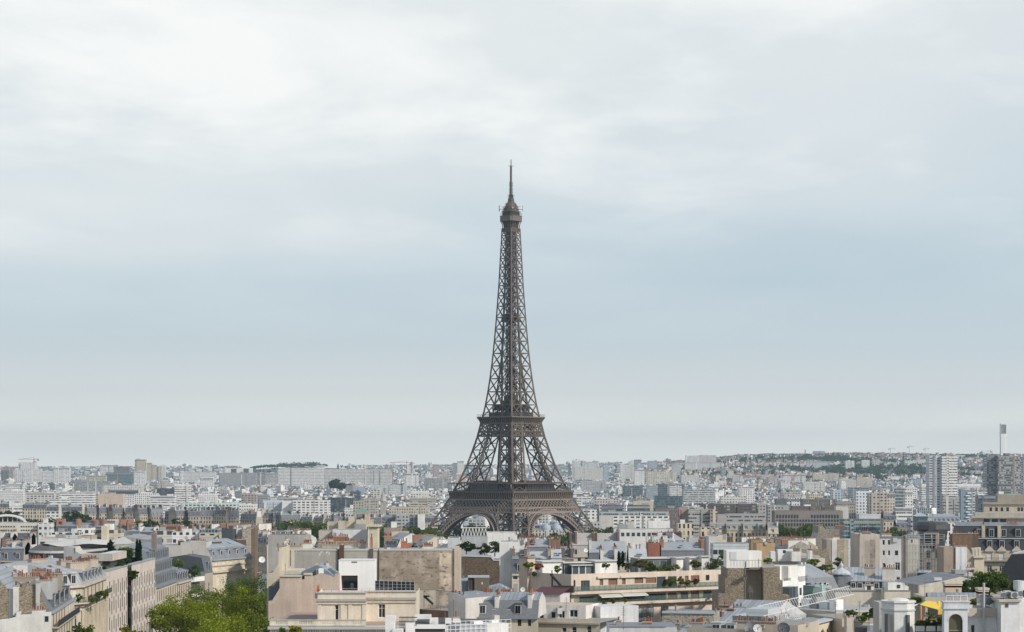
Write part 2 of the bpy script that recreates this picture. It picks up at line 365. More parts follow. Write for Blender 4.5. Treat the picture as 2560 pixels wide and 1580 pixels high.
# ---------------------------------------------------------------- the iron tower
SP = [(0, 124), (10, 113), (20, 102), (30, 91), (40, 80.5), (51, 69.5), (57.6, 64.5), (64, 59), (76, 50.5), (90, 43), (100, 38), (111, 34), (116, 32), (121, 30), (140, 25), (163, 20.6), (190, 17), (220, 13.8), (263, 10.4), (276, 9.8)]
PP = [(0, 21), (30, 17), (57, 15), (64, 14.3), (100, 12), (116, 10.8), (121, 10.2), (150, 10), (170, 9.85)]
def TS(z): return interp(z, SP)
def TP(z): return min(interp(z, PP), TS(z)/2-.25)
TROT = R(-43); TX, TY = PX(1277.5, 1712)
def tw(x, y, z): return (TX+x*math.cos(TROT)-y*math.sin(TROT), TY+x*math.sin(TROT)+y*math.cos(TROT), z)
def tface(k, u, d, z):                                                # face k: u along it, d outwards from the axis
    x, y = u, -d
    for _ in range(k): x, y = -y, x
    return tw(x, y, z)
IRON = (.112, .086, .067); IROND = (.045, .036, .03); IRONL = (.165, .128, .102); IRONSUN = (.25, .20, .165)  # last tint: lower girders and arches, sunlight put into the colour
tower = thing('lattice_tower', 'tall brown wrought-iron lattice tower rising over the city roofs', 'tower', (TX, TY, 0))
def T(m, p, q, w, c=IRON): m.beam(p, q, w, 'iron', c)
LV = [0, 9, 18.5, 29.5, 41, 44.4, 51, 57.6, 64, 77.5, 90, 100.8, 105, 111, 116]
for sx_, sy_ in ((1, 1), (1, -1), (-1, 1), (-1, -1)):                 # four legs, each a square pillar of four chords
    m = MB()
    def cor(i, z):
        h = TS(z)/2; p = TP(z); a, b_ = [(h, h), (h-p, h), (h-p, h-p), (h, h-p)][i % 4]
        return tw(sx_*a, sy_*b_, z)
    for z0, z1 in zip(LV, LV[1:]):
        for i in range(4):
            T(m, cor(i, z0), cor(i, z1), 1.55 if i == 0 else 1.2)
            T(m, cor(i, z1), cor(i+1, z1), .75)
            T(m, cor(i, z0), cor(i+1, z1), .72); T(m, cor(i+1, z0), cor(i, z1), .72)
        if z1-z0 > 8:                                                  # secondary bracing and the lift inside the leg
            zm = (z0+z1)/2
            for i in range(4): T(m, cor(i, zm), cor(i+1, zm), .42, IROND)
            mid = lambda i, z: tuple((Vector(cor(i, z))+Vector(cor(i+2, z)))/2)
            T(m, cor(0, zm), cor(2, zm), .5, IROND); T(m, cor(1, zm), cor(3, zm), .5, IROND)
            for i in range(4):
                c4 = Vector(mid(0, z0)).lerp(Vector(cor(i, z0)), .35); c5 = Vector(mid(0, z1)).lerp(Vector(cor(i, z1)), .35); c6 = Vector(mid(0, z1)).lerp(Vector(cor(i+1, z1)), .35)
                T(m, c4, c5, .5, IROND); T(m, c4, c6, .4, IROND)
    m.build('leg', tower)
    for i in range(4): f = MB(); q = cor(i, 0); f.box(q[0]-4, q[0]+4, q[1]-4, q[1]+4, -3, 1.2, 'plaster', STONE); f.build('footing', tower)
def band(m, k, z0, z1, n, w, fr0=-1.0, fr1=1.0, c=IRON, over=1, off=.2):
    for i in range(-over, n+1):
        for sgn in (1, -1):
            a, b_ = (i, i+over) if sgn > 0 else (i+over, i)
            ta, tb = 0.0, 1.0
            fa, fb = lerp(fr0, fr1, a/n), lerp(fr0, fr1, b_/n)
            lo, hi_ = min(fr0, fr1), max(fr0, fr1)
            if fa != fb:
                for lim in (lo, hi_):
                    tt = (lim-fa)/(fb-fa)
                    if 0 < tt < 1:
                        if (fa < lo or fa > hi_) and ((lim == lo) == (fa < lo)): ta = tt
                        if (fb < lo or fb > hi_) and ((lim == lo) == (fb < lo)): tb = tt
            if ta >= tb or max(fa, fb) <= lo or min(fa, fb) >= hi_: continue
            P = lambda tt: tface(k, lerp(fa, fb, tt)*TS(lerp(z0, z1, tt))/2, TS(lerp(z0, z1, tt))/2+off, lerp(z0, z1, tt))
            T(m, P(ta), P(tb), w, c)
    for z in (z0, z1): T(m, tface(k, fr0*TS(z)/2, TS(z)/2+off, z), tface(k, fr1*TS(z)/2, TS(z)/2+off, z), w*1.6, c)
for k in range(4):
    m = MB(); band(m, k, 44.6, 50.8, 20, .46, over=2, c=IRONSUN); band(m, k, 41.2, 44.4, 26, .4, over=1, c=IRONSUN); m.build('lattice_girder', tower)
    m = MB(); band(m, k, 44.6, 50.8, 26, .8, over=2, c=IROND, off=-9); band(m, k, 41, 44.4, 20, .5, c=IROND, off=-9); m.build('inner_girder', tower)  # dark tint puts the shade inside the tower into these girders
    m = MB(); band(m, k, 105, 110.8, 6, .62, over=1); band(m, k, 101, 105, 16, .42, over=1); m.build('lattice_girder', tower)
    # decorative arch between the legs: two rings with ties, and the ribbed spandrel above
    m = MB(); zc, n = 6.0, 44; prev = None
    for i in range(n+1):
        a = math.pi*(.07+.86*i/n); pts = []
        for rr in (37.2, 33.6):
            z = zc+rr*math.sin(a); u = rr*math.cos(a); pts.append(tface(k, u, TS(z)/2+.25, z))
        z = zc+33.4*math.sin(a); pts.append(tface(k, 33.4*math.cos(a), TS(z)/2-6, z))
        if prev:
            T(m, prev[0], pts[0], .9, IRONSUN); T(m, prev[1], pts[1], 1.0, IRONSUN); m.face([prev[1], pts[1], pts[2], prev[2]], 'iron', IROND)
        T(m, pts[0], pts[1], .45, IRONSUN); prev = pts
        zt = 41.2; z0 = zc+37.2*math.sin(a)
        if zt-z0 > .6 and abs(37.2*math.cos(a)) < TS(zt)/2-TP(zt)+2 and z0 > 22: T(m, tface(k, 37.2*math.cos(a), TS(z0)/2+.2, z0), tface(k, 37.2*math.cos(a)*1.02, TS(zt)/2+.2, zt), .6, IRONSUN)
    T(m, tface(k, -TS(40)/2+TP(40), TS(41)/2+.2, 40.9), tface(k, TS(40)/2-TP(40), TS(41)/2+.2, 40.9), 1.5, IRONSUN)
    m.build('arch', tower)
def sqring(m, h0, z0, h1, z1, c, ch=0.0, mat='iron'):
    def co(h, z):
        o = []
        for x, y in ((-1, -1), (1, -1), (1, 1), (-1, 1)):
            if ch: o += [(x*h, y*(h-ch)) if x*y > 0 else (x*(h-ch), y*h), (x*(h-ch), y*h) if x*y > 0 else (x*h, y*(h-ch))]
            else: o.append((x*h, y*h))
        return [tw(a, b_, z) for a, b_ in o]
    A, B_ = co(h0, z0), co(h1, z1); n = len(A)
    for i in range(n): m.face([A[i], A[(i+1) % n], B_[(i+1) % n], B_[i]], mat, c)
    return A, B_
def slab(m, h, z0, z1, c, ch=0.0, mat='iron'):
    A, B_ = sqring(m, h, z0, h, z1, c, ch, mat); m.face(B_, mat, c); m.face(A[::-1], mat, c)
# first platform: consoled cornice, promenade with its posts and roof, pavilions behind
m = MB(); sqring(m, 34.2, 50.9, 34.3, 56.2, IROND); slab(m, 35.6, 56.3, 57.5, IRON); slab(m, 34.9, 50.6, 51.2, IRON)
for k in range(4):
    for i in range(31):
        u = lerp(-34.6, 34.6, i/30)
        m.face([tface(k, u-.4, 34.3, 51.2), tface(k, u+.4, 34.3, 51.2), tface(k, u+.4, 35.5, 56.2), tface(k, u-.4, 35.5, 56.2)], 'iron', IRONL)
        for e in (-.4, .4): m.face([tface(k, u+e, 34.2, 51.2), tface(k, u+e, 35.5, 56.2), tface(k, u+e, 34.2, 56.2)], 'iron', IRON)
m.build('cornice', tower)
m = MB()
for k in range(4):
    for i in range(25):
        u = lerp(-35, 35, i/24); T(m, tface(k, u, 35.1, 57.5), tface(k, u, 35.1, 63.4), .3, IROND)
    T(m, tface(k, -35.3, 35.2, 63.5), tface(k, 35.3, 35.2, 63.5), .5); T(m, tface(k, -35.3, 35.2, 58.8), tface(k, 35.3, 35.2, 58.8), .22)
    A = [tface(k, -35.2, 35.2, 63.7), tface(k, 35.2, 35.2, 63.7), tface(k, 30, 30, 63.9), tface(k, -30, 30, 63.9)]; m.face(A, 'iron', IROND)
m.build('gallery', tower)
for k in range(4):
    m = MB(); P = lambda u, d, z: tface(k, u, d, z)
    for (a, b_, d0, d1, z0, z1, mt, c) in ((-15, 15, 31.5, 20, 57.5, 62.8, 'glass', (.03, .04, .045)),):
        q = [P(a, d0, 0)[:2], P(b_, d0, 0)[:2], P(b_, d1, 0)[:2], P(a, d1, 0)[:2]]; m.prism(q, z0, z1, mt, c)
    for i in range(13): T(m, P(-15+2.5*i, 31.6, 57.5), P(-15+2.5*i, 31.6, 62.8), .28, IROND)
    r = (.075, .035, .035)
    m.face([P(-16, 32.2, 62.9), P(16, 32.2, 62.9), P(14, 26, 65.6), P(-14, 26, 65.6)], 'iron', r); m.face([P(16, 20, 62.9), P(-16, 20, 62.9), P(-14, 26, 65.6), P(14, 26, 65.6)], 'iron', r)
    for sg in (-1, 1): m.face([P(sg*16, 32.2, 62.9), P(sg*16, 20, 62.9), P(sg*14, 26, 65.6)], 'iron', r)
    m.build('pavilion', tower)
# second platform
m = MB(); prev = (17.0, 110.8)
for h, z in ((17.35, 112.5), (18.0, 114.2), (19.0, 115.6)): sqring(m, prev[0], prev[1], h, z, IROND); prev = (h, z)
slab(m, 19.3, 115.6, 116.5, IRONL)
for k in range(4):
    for i in range(17):
        u = lerp(-1, 1, i/16)
        for (h0, z0), (h1, z1) in zip(((17.1, 110.8), (17.5, 112.5), (18.2, 114.2), (19.1, 115.6)), ((17.5, 112.5), (18.2, 114.2), (19.1, 115.6))): T(m, tface(k, u*h0, h0+.1, z0), tface(k, u*h1, h1+.1, z1), .5, IRONL)
    T(m, tface(k, -19.2, 19.2, 118), tface(k, 19.2, 19.2, 118), .22, IROND); T(m, tface(k, -16, 16, 119.6), tface(k, 16, 16, 119.6), .3, IROND)
    for i in range(21): T(m, tface(k, lerp(-19.2, 19.2, i/20), 19.2, 116.5), tface(k, lerp(-19.2, 19.2, i/20), 19.2, 118), .16, IROND)
m.build('second_platform', tower)
m = MB(); slab(m, 12.5, 116.5, 119.4, (.09, .085, .08)); slab(m, 13.2, 119.4, 119.9, IRON); slab(m, 9.8, 121.6, 125, IROND); slab(m, 10.6, 125, 125.5, IRON); slab(m, 6.8, 125.5, 129, IROND, 2); slab(m, 7.4, 129, 129.4, IRON, 2); slab(m, 4, 129.4, 133, IROND)
rt = random.Random(3)
for k in range(4):
    for i in range(9): T(m, tface(k, lerp(-10, 10, i/8), 10.5, 119.9), tface(k, lerp(-10, 10, i/8)+rt.uniform(-1, 1), 10.2, 124.5), .4, IROND)
m.build('machine_house', tower)
# upper column
ZS = [116.5, 126, 136.4, 146.8, 157, 167, 176.8, 186.4, 195.6, 204.6, 213, 221, 228.6, 235.8, 242.6, 249, 255, 260.8, 266]
m = MB()
for z0, z1 in zip(ZS, ZS[1:]):
    for k in range(4):
        h0, h1, p0, p1 = TS(z0)/2, TS(z1)/2, TP(z0), TP(z1)
        w = interp(z0, [(116, .62), (266, .42)])
        us0, us1 = [-h0, -h0+p0, h0-p0, h0], [-h1, -h1+p1, h1-p1, h1]
        A = [tface(k, u, h0, z0) for u in us0]; B_ = [tface(k, u, h1, z1) for u in us1]
        T(m, A[0], B_[0], w*2.1, IRONL); T(m, A[1], B_[1], w*1.35); T(m, A[2], B_[2], w*1.35)
        T(m, B_[0], B_[3], w*1.1)
        for i, j in ((0, 1), (2, 3)): T(m, A[i], B_[j], w); T(m, A[j], B_[i], w)
        if us0[2]-us0[1] > 2.5: T(m, A[1], B_[2], w*.8); T(m, A[2], B_[1], w*.8)
        if z0 < 160:                                                   # inner corners of the four pillars
            a, b_ = tface(k, h0-p0, h0-p0, z0), tface(k, h1-p1, h1-p1, z1); T(m, a, b_, w*1.2, IROND)
            T(m, tface(k, h0-p0, h0, z0), tface(k, h1-p1, h1-p1, z1), w*.7, IROND); T(m, tface(k, -h0+p0, h0, z0), tface(k, -h1+p1, h1-p1, z1), w*.7, IROND)
m.build('upper_column', tower)
m = MB(); zz = 112.0
while zz < 268:
    h = interp(zz, [(116, 3.2), (200, 2.5), (268, 1.9)]); z1 = zz+5.2
    for k in range(4):
        for u in (-1, -.33, .33): T(m, tface(k, u*h, h, zz), tface(k, u*h, h, z1), .62, IROND)
        T(m, tface(k, -h, h, zz), tface(k, h, h, zz), .5, IROND)
        T(m, tface(k, -h, h, zz), tface(k, h, h, z1), .42, IROND); T(m, tface(k, h, h, zz), tface(k, -h, h, z1), .42, IROND)
    T(m, tface(0, -h, h, zz), tface(2, -h, h, z1), .6, IROND); T(m, tface(1, -h, h, zz), tface(3, -h, h, z1), .6, IROND); zz = z1
m.build('lift_shaft', tower)
m = MB(); slab(m, 5.4, 192, 195.2, IROND); slab(m, 6.4, 195.2, 195.7, IRON); slab(m, 4.4, 195.7, 198.4, IROND)
for k in range(4): T(m, tface(k, -6.3, 6.3, 197), tface(k, 6.3, 6.3, 197), .25, IROND)
m.build('landing_stage', tower)
# summit
m = MB(); prof = [(5.1, 264), (5.15, 267), (5.35, 269.2), (5.8, 270.8), (6.5, 272.2)]
for k in range(4):
    for u in (-.8, -.5, -.18, .18, .5, .8):
        for (h0, z0), (h1, z1) in zip(prof, prof[1:]): T(m, tface(k, u*h0, h0, z0), tface(k, u*h1, h1, z1), .55)
    for z, h in ((264, 5.1), (266.4, 5.15)): T(m, tface(k, -h, h, z), tface(k, h, h, z), .7)
    for i in range(8):
        u0, u1 = lerp(-5.1, 5.1, i/8), lerp(-5.1, 5.1, (i+1)/8); T(m, tface(k, u0, 5.1, 264), tface(k, u1, 5.1, 266.4), .28); T(m, tface(k, u1, 5.1, 264), tface(k, u0, 5.1, 266.4), .28)
sqring(m, 3.2, 264, 4.4, 272.2, IROND)
m.build('top_bracket', tower)
m = MB(); slab(m, 6.9, 272.2, 273.6, IRONL, 1.5); slab(m, 6.75, 273.6, 276, (.17, .16, .15), 1.5); slab(m, 7.0, 276, 276.5, IRONL, 1.5); slab(m, 5.4, 276.5, 279.6, IROND, 1.2); slab(m, 6.1, 279.6, 280.0, IRON, 1.3)
for k in range(4):
    for i in range(11):
        u = lerp(-5.3, 5.3, i/10); T(m, tface(k, u, 6.8, 273.4), tface(k, u, 6.8, 276.2), .26, IRONL); T(m, tface(k, u, 6.6, 276.5), tface(k, u, 6.6, 279), .14, IROND)
m.build('top_platform', tower)
m = MB(); c0 = tw(0, 0, 0)
m.ring([(5.7, 280), (5.8, 282.3), (5.9, 282.4), (5.9, 282.9), (5.2, 283), (4.9, 284.6), (4.0, 286.2), (2.8, 287.4), (2.2, 288.6), (2.4, 288.8), (2.4, 290.6), (1.2, 291.2), (0, 291.2)], (c0[0], c0[1], 0), 'iron', IRON, 16)
rt = random.Random(7)
for i in range(26):
    a = i*math.pi*2/26+.1; r0 = rt.uniform(5.4, 7.2); z0 = rt.choice((279.8, 281.5, 283.4)); p = (c0[0]+r0*math.cos(a), c0[1]+r0*math.sin(a), z0)
    T(m, p, (p[0], p[1], z0+rt.uniform(1.2, 3)), .22, IROND); T(m, p, (c0[0]+3*math.cos(a), c0[1]+3*math.sin(a), z0), .18, IROND)
    if i % 4 == 0: m.box(p[0]-.5, p[0]+.5, p[1]-.5, p[1]+.5, z0+.4, z0+1.5, 'plain', (.5, .5, .48))
for i in range(8):
    a = i*math.pi/4; T(m, (c0[0]+5.6*math.cos(a), c0[1]+5.6*math.sin(a), 283.5), (c0[0]+2.3*math.cos(a), c0[1]+2.3*math.sin(a), 289.2), .2, IROND)
for sg in (-1, 1):
    T(m, (c0[0]+sg*5, c0[1], 281.8), (c0[0]+sg*9.2, c0[1], 281.8), .28, IROND); T(m, (c0[0]+sg*9.3, c0[1], 280.2), (c0[0]+sg*9.3, c0[1], 285), .55 if sg < 0 else .28, IROND)
    T(m, (c0[0]+sg*5, c0[1], 284), (c0[0]+sg*7.6, c0[1], 284), .22, IROND)
m.build('cupola', tower)
m = MB(); a_ = (c0[0], c0[1])
m.ring([(1.25, 290), (1.2, 303.5), (.95, 303.6), (.85, 316.4), (.42, 316.6), (.32, 321.6), (0, 321.8)], (*a_, 0), 'iron', (.11, .10, .095), 8)
m.box(a_[0]-1.7, a_[0]+1.7, a_[1]-1.7, a_[1]+1.7, 291, 293.6, 'iron', IROND)
for x in (-2.3, 2.3): T(m, (a_[0]+x, a_[1], 291), (a_[0]+x, a_[1], 293.9), .25, IROND)
T(m, (a_[0]-2.4, a_[1], 292.4), (a_[0]+2.4, a_[1], 292.4), .25, IROND)
for z in (295.6, 297.6, 301.2, 303): T(m, (a_[0]-1.8, a_[1], z), (a_[0]+1.8, a_[1], z), .32, IROND); T(m, (a_[0], a_[1]-1.8, z), (a_[0], a_[1]+1.8, z), .32, IROND)
for i in range(14): m.ring([(.8, 0), (.8, .3)], (*a_, 304.2+i*.86), 'iron', IROND, 8)
T(m, (a_[0]-2.5, a_[1], 316.5), (a_[0]+2.5, a_[1], 316.5), .3, IROND); T(m, (a_[0], a_[1]-2.5, 316.5), (a_[0], a_[1]+2.5, 316.5), .3, IROND)
m.build('antenna_mast', tower)
# ---------------------------------------------------------------- ground, woods, haze and the far city
xs = [-1.5+3.0*i/40 for i in range(41)]; ys = [-500, 0, 150, 300, 450, 700, 1000, 1500, 2400, 3300, 4200, 4800]+[5000+350*i for i in range(29)]
m = MB()
def gp(i, j):
    y = ys[j]; x = (xs[i]*.33*max(y, 1500)); return (x, y, ground(x, max(y, 1)))
for j in range(len(ys)-1):
    for i in range(40): m.face([gp(i, j), gp(i+1, j), gp(i+1, j+1), gp(i, j+1)], 'earth', (1, 1, 1))
tag(m.build('ground', loc=(0, 0, 0)), kind='structure')
rw = random.Random(11)
def vary(c, a, r): k = 1+r.uniform(-a, a); return (c[0]*k, c[1]*k, c[2]*k)
def clump(m, c, rx, rz, n, s, col, r):
    """n leaf sprays of size s spread through an uneven ball about c."""
    for _ in range(n):
        th = r.uniform(0, 2*math.pi); ph = math.acos(r.uniform(-1, 1)); rr = r.random()**.38
        p = (c[0]+rx*rr*math.sin(ph)*math.cos(th), c[1]+rx*rr*math.sin(ph)*math.sin(th), c[2]+rz*rr*math.cos(ph))
        a = Vector((r.uniform(-1, 1), r.uniform(-1, 1), r.uniform(-.6, .6))).normalized(); b_ = a.cross(Vector((r.uniform(-1, 1), r.uniform(-1, 1), r.uniform(-1, 1)))).normalized()
        k = s*r.uniform(.6, 1.3); a = a*k; b_ = b_*(k*.7); v = Vector(p); cc = vary(col, .28, r)
        m.face([tuple(v-a), tuple(v-b_*.9), tuple(v+a*.9), tuple(v+b_)], 'leaf', cc, ((0, 0), (1, 0), (1, 1), (0, 1)))
LEAF = (.085, .125, .03); LEAFD = (.05, .082, .028); LEAFY = (.20, .215, .022)
m = MB()
from mathutils import noise as mno
def grove(x, y): return mno.noise((x*.0021, y*.0030, 3.3))
def wood(px0, px1, y0, y1, n, sz=7, h=9):
    for _ in range(n):
        Y = rw.uniform(y0, y1); x, y = PX(rw.uniform(px0, px1), Y); z = ground(x, y)
        if px0 > 1700 and Y < 8500 and grove(x, y) < -.16: continue
        clump(m, (x, y, z+h*.6), sz*rw.uniform(.7, 1.6), h*.6, 9, 4.2, vary(LEAFD, .25, rw), rw)
wood(1840, 2600, 8300, 9800, 1500, 9); wood(1500, 1900, 8400, 9600, 260); wood(630, 815, 8500, 9600, 170, 12, 9); wood(700, 800, 8800, 9700, 60, 14, 16); wood(850, 1250, 8600, 9600, 170)
wood(2050, 2600, 6000, 8600, 1800, 9); wood(1760, 2200, 5800, 8600, 1100, 9); wood(1380, 1800, 5200, 8600, 420); wood(0, 700, 5500, 9000, 260); wood(2190, 2330, 5300, 5900, 170, 9, 16); wood(1745, 1850, 5200, 5800, 120, 9, 14)
tag(m.build('hill_woodland', loc=(0, 0, 0)), kind='stuff')
# the far city: too many roofs to count, one mass behind the buildings one can tell apart
m = MB()
def blockmass(r, x, y, w, d, h, yaw, mat, col, roof, rcol, mans):
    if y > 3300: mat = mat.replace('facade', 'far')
    z = ground(x, y)-6; c, s = math.cos(yaw), math.sin(yaw)
    q = [(x+u*c-v*s, y+u*s+v*c) for u, v in ((-w/2, 0), (w/2, 0), (w/2, d), (-w/2, d))]
    zt = z+6+h
    for i in (0, 1, 3): m.wall(q[i], q[(i+1) % 4], z, zt, mat if i == 0 or r.random() < .4 else 'plaster', col, r.uniform(0, 9))
    if mans:
        k = 1.2; p = [(x+u*c-v*s, y+u*s+v*c) for u, v in ((-w/2+.4, k), (w/2-.4, k), (w/2-.4, d-k), (-w/2+.4, d-k))]
        g = [(x+u*c-v*s, y+u*s+v*c) for u, v in ((-w/2+.6, d*.5), (w/2-.6, d*.5))]
        for i in (0, 1, 3): j = (i+1) % 4; m.face([(*q[i], zt), (*q[j], zt), (*p[j], zt+2.8), (*p[i], zt+2.8)], ('facade_tall' if y < 3300 else 'far_tall') if i == 0 and r.random() < .5 else 'slate', rcol)
        m.face([(*p[0], zt+2.8), (*p[1], zt+2.8), (*g[1], zt+4.2), (*g[0], zt+4.2)], 'slate', roof); m.face([(*p[2], zt+2.8), (*p[3], zt+2.8), (*g[0], zt+4.2), (*g[1], zt+4.2)], 'slate', roof)
        if r.random() < .7:
            for u in (-w/2, w/2-1):
                b0 = [(x+a*c-b_*s, y+a*s+b_*c) for a, b_ in ((u, d*.2), (u+1, d*.2), (u+1, d*.8), (u, d*.8))]; m.prism(b0, zt, zt+5.6, 'plaster', r.choice((BROWN, STONE, WHITE, OFFW, OFFW)))
    else:
        m.face([(*p, zt) for p in q], 'plain', roof)
        if r.random() < .75:
            a0 = r.uniform(-w*.4, w*.1); b0 = [(x+a*c-b_*s, y+a*s+b_*c) for a, b_ in ((a0, d*.25), (a0+w*.3, d*.25), (a0+w*.3, d*.8), (a0, d*.8))]
            m.prism(b0, zt, zt+r.uniform(2, 4), 'plaster', col, 'plain', roof)
    if y < 6000:
        for _ in range(r.choice((1, 2, 3))):
            a0, b0_, h0 = r.uniform(-w/2, w/2-2), r.uniform(.5, d*.6), r.uniform(1.2, 3.2); s0 = r.uniform(1, 3.5); q = [(x+a*c-b_*s, y+a*s+b_*c) for a, b_ in ((a0, b0_), (a0+s0, b0_), (a0+s0, b0_+2), (a0, b0_+2))]
            m.prism(q, zt, zt+h0+(2.6 if mans else 0), 'plain', r.choice((WHITE, WHITE, WHITE, SLATE, BROWN, OFFW, ZINC)))
rm = random.Random(5)
def massrow(Y, r, dense=1.0):
    px = -140
    while px < 2700:
        x, y = PX(px, Y+r.uniform(-14, 14)); w = r.uniform(8, 23)
        if r.random() < .06: w *= 2.2
        sub = 1.0 if Y < 5200 else (.36 if px > 1700 else .85)
        if r.random() < dense*(sub*2.1 if Y > 5700 and px > 1700 else sub) and not (Y > 5700 and px > 1700 and grove(x, y) > .10) and not (Y > 6400 and 600 < px < 870):
            yaw = .55*math.sin(x*.0031+Y*.0017)+r.uniform(-.2, .2); k = r.random(); hl = Y > 5600 and px > 1550
            if k < (.66 if Y < 4200 else .5) and not hl:
                blockmass(r, x, y, w, r.uniform(11, 15), r.uniform(13.5, 17.5), yaw, 'facade_tall', jit(r.choice((CREAM, OFFW, OFFW, WHITE, (.60, .61, .62))), r, .14), jit(r.choice((ZINC, ZINCL, SLATEM)), r), jit(r.choice((SLATE, SLATEM, ZINC)), r), True)
            elif hl and k < .72: blockmass(r, x, y, r.uniform(8, 18), 10, r.uniform(6, 11), yaw, 'facade_square', jit(r.choice((OFFW, CREAM, WHITE)), r, .14), jit(r.choice(((.30, .16, .12), SLATEM, (.26, .17, .14))), r), (.28, .15, .11), True)
            else:
                h = r.uniform(14, 20.5) if r.random() < .95 else r.uniform(23, 33)
                blockmass(r, x, y, w, r.uniform(11, 18), h if not hl else h*.7, yaw, r.choice(('facade_square', 'facade_ribbon', 'facade_balcony', 'facade_square', 'facade_tall')), jit(r.choice((WHITE, WHITE, OFFW, WHITE, (.66, .70, .74), CREAM, GREYC, WHITE)), r, .12), jit(r.choice((ZINCL, (.40, .40, .39), (.22, .22, .22), ZINC, SLATEM)), r, .2), None, False)
        px += (w+r.choice((0, 0, 1, 3, 9)))/Y*F
Y = 2150.0
while Y < 9700: massrow(Y, rm); Y += interp(Y, [(2150, 30), (4000, 55), (6000, 105), (9600, 200)])
tag(m.build('far_city_blocks', loc=(0, 0, 0)), kind='stuff')
# air
m = MB(); m.box(-6200, 6200, -620, 15800, -42, 336, 'plain', (1, 1, 1)); hz = m.build('haze', loc=(0, 0, 0)); tag(hz, kind='stuff')
mh = bpy.data.materials.new('haze'); mh.use_nodes = True; t = mh.node_tree; t.nodes.clear()
pv = nd(t, 'ShaderNodeVolumePrincipled', i_Color=(.52, .69, .84, 1), i_Density=5.6e-5, i_Anisotropy=.2)
t.links.new(pv.outputs[0], nd(t, 'ShaderNodeOutputMaterial').inputs['Volume'])
hz.data.materials.clear(); hz.data.materials.append(mh)
# ---------------------------------------------------------------- buildings one can tell apart, from the skyline inwards
TILE = {}
for i, x in enumerate((0, 340, 640, 960, 1280, 1600, 1920, 2220)): TILE['A%d' % (i+1)] = (x, 1300 if i == 1 else 1340, 6.3)
for i, x in enumerate((0, 320, 640, 960, 1280, 1600, 1920, 2220)): TILE['B%d' % (i+1)] = (x, 1240, 7.206)
for i, (x, y) in enumerate(((0, 1120), (640, 1120), (1280, 1100), (1920, 1040))): TILE['C%d' % (i+1)] = (x, y, 3.828)
def tp(t, x, y=0): o = TILE[t]; return o[0]+x/o[2], o[1]+y/o[2]
FAC = {'t': 'facade_tall', 's': 'facade_square', 'r': 'facade_ribbon', 'b': 'facade_balcony', 'g': 'facade_glass', 'l': 'facade_slit', 'p': 'plaster', 'x': 'rubble', 'k': 'brick', 'n': 'facade_band'}
rb = random.Random(21)
def block(px0, px1, py, Y, mat, col, label, name='apartment_block', D=None, Y2=None, rc=None, cab=None, group=None, z0=None, smat=None):
    f = FP(px0, Y, px1, Y2 or Y); z1 = ZP(py, Y); mx, my = f.xy(f.L/2, 0)
    zb = ground(mx, my)-2 if z0 is None else z0; D = D or max(10, min(18, f.L*.7))
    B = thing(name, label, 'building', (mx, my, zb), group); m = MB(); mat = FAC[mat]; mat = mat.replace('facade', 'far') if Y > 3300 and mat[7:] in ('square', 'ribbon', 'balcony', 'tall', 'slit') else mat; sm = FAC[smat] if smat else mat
    q = [f.xy(0, 0), f.xy(f.L, 0), f.xy(f.L, D), f.xy(0, D)]
    us = rb.uniform(.8, 1.3)
    for i in range(4): m.wall(q[i], q[(i+1) % 4], zb, z1+.7, mat if i == 0 else sm, col, .4, us=us)
    if Y > 1500 and mat != 'plaster':                                  # stair bays, blank strips and balcony stacks break the window grid
        u = rb.uniform(0, 6)
        while u < f.L-3:
            w = rb.uniform(.8, 2.6)
            if rb.random() < .55: m.fbox(f, u, u+w, -rb.uniform(.2, .9), -.004, zb, z1+rb.choice((.7, .7, -1.5, -3)), 'plaster' if rb.random() < .6 else 'facade_balcony', jit(rb.choice((col, col, OFFW, GREYC)), rb, .12))
            u += w+rb.uniform(5, 13)
        if rb.random() < .5: m.fbox(f, 0, f.L, -.3, -.003, z1-rb.uniform(1.5, 3), z1-.3, 'plaster', jit(rb.choice((col, GREYC, ZINC)), rb))
    m.build('wall', B); m = MB(); rc = rc or rb.choice(((.38, .38, .37), ZINC, (.26, .26, .26), (.18, .18, .185)))
    m.face([(*f.xy(u, d), z1) for u, d in ((.25, .25), (f.L-.25, .25), (f.L-.25, D-.25), (.25, D-.25))], 'plain', rc)
    e = .25
    for a, b_, c, d in ((0, f.L, 0, e), (0, f.L, D-e, D), (0, e, e, D-e), (f.L-e, f.L, e, D-e)): m.fbox(f, a, b_, c, d, z1+.7, z1+.8, 'plain', col)
    m.build('roof', B)
    n = cab if cab is not None else (1 if f.L < 25 else 2)
    for i in range(n):
        w = min(f.L*.3, rb.uniform(3, 9)); u = rb.uniform(.5, f.L-w-.5); h = rb.uniform(1.8, 3.2)
        m = MB(); dd = D*rb.uniform(.18, .42); m.fbox(f, u, u+w, dd, dd+D*.4, z1, z1+h, 'plaster', jit(rb.choice((col, WHITE, GREYC)), rb), 'plain', rc); m.build('roof_cabin', B)
    return B, f, zb, z1, D
def roofprof(m, f, u0, u1, D, z, hs, ht, ins, mat, col, tmat, tcol, gmat, gcol, back=True):
    P = [(0, z), (ins, z+hs), (D/2, z+hs+ht), (D-ins, z+hs), (D, z)]
    fl = lambda a, b_, mt, c: m.face([f(u0, *a), f(u1, *a), f(u1, *b_), f(u0, *b_)], mt, c)
    fl(P[0], P[1], mat, col); fl(P[1], P[2], tmat, tcol); fl(P[2], P[3], tmat, tcol); fl(P[3], P[4], mat, col)
    m.face([f(u0, d, zz) for d, zz in P], gmat, gcol); m.face([f(u1, d, zz) for d, zz in reversed(P)], gmat, gcol)
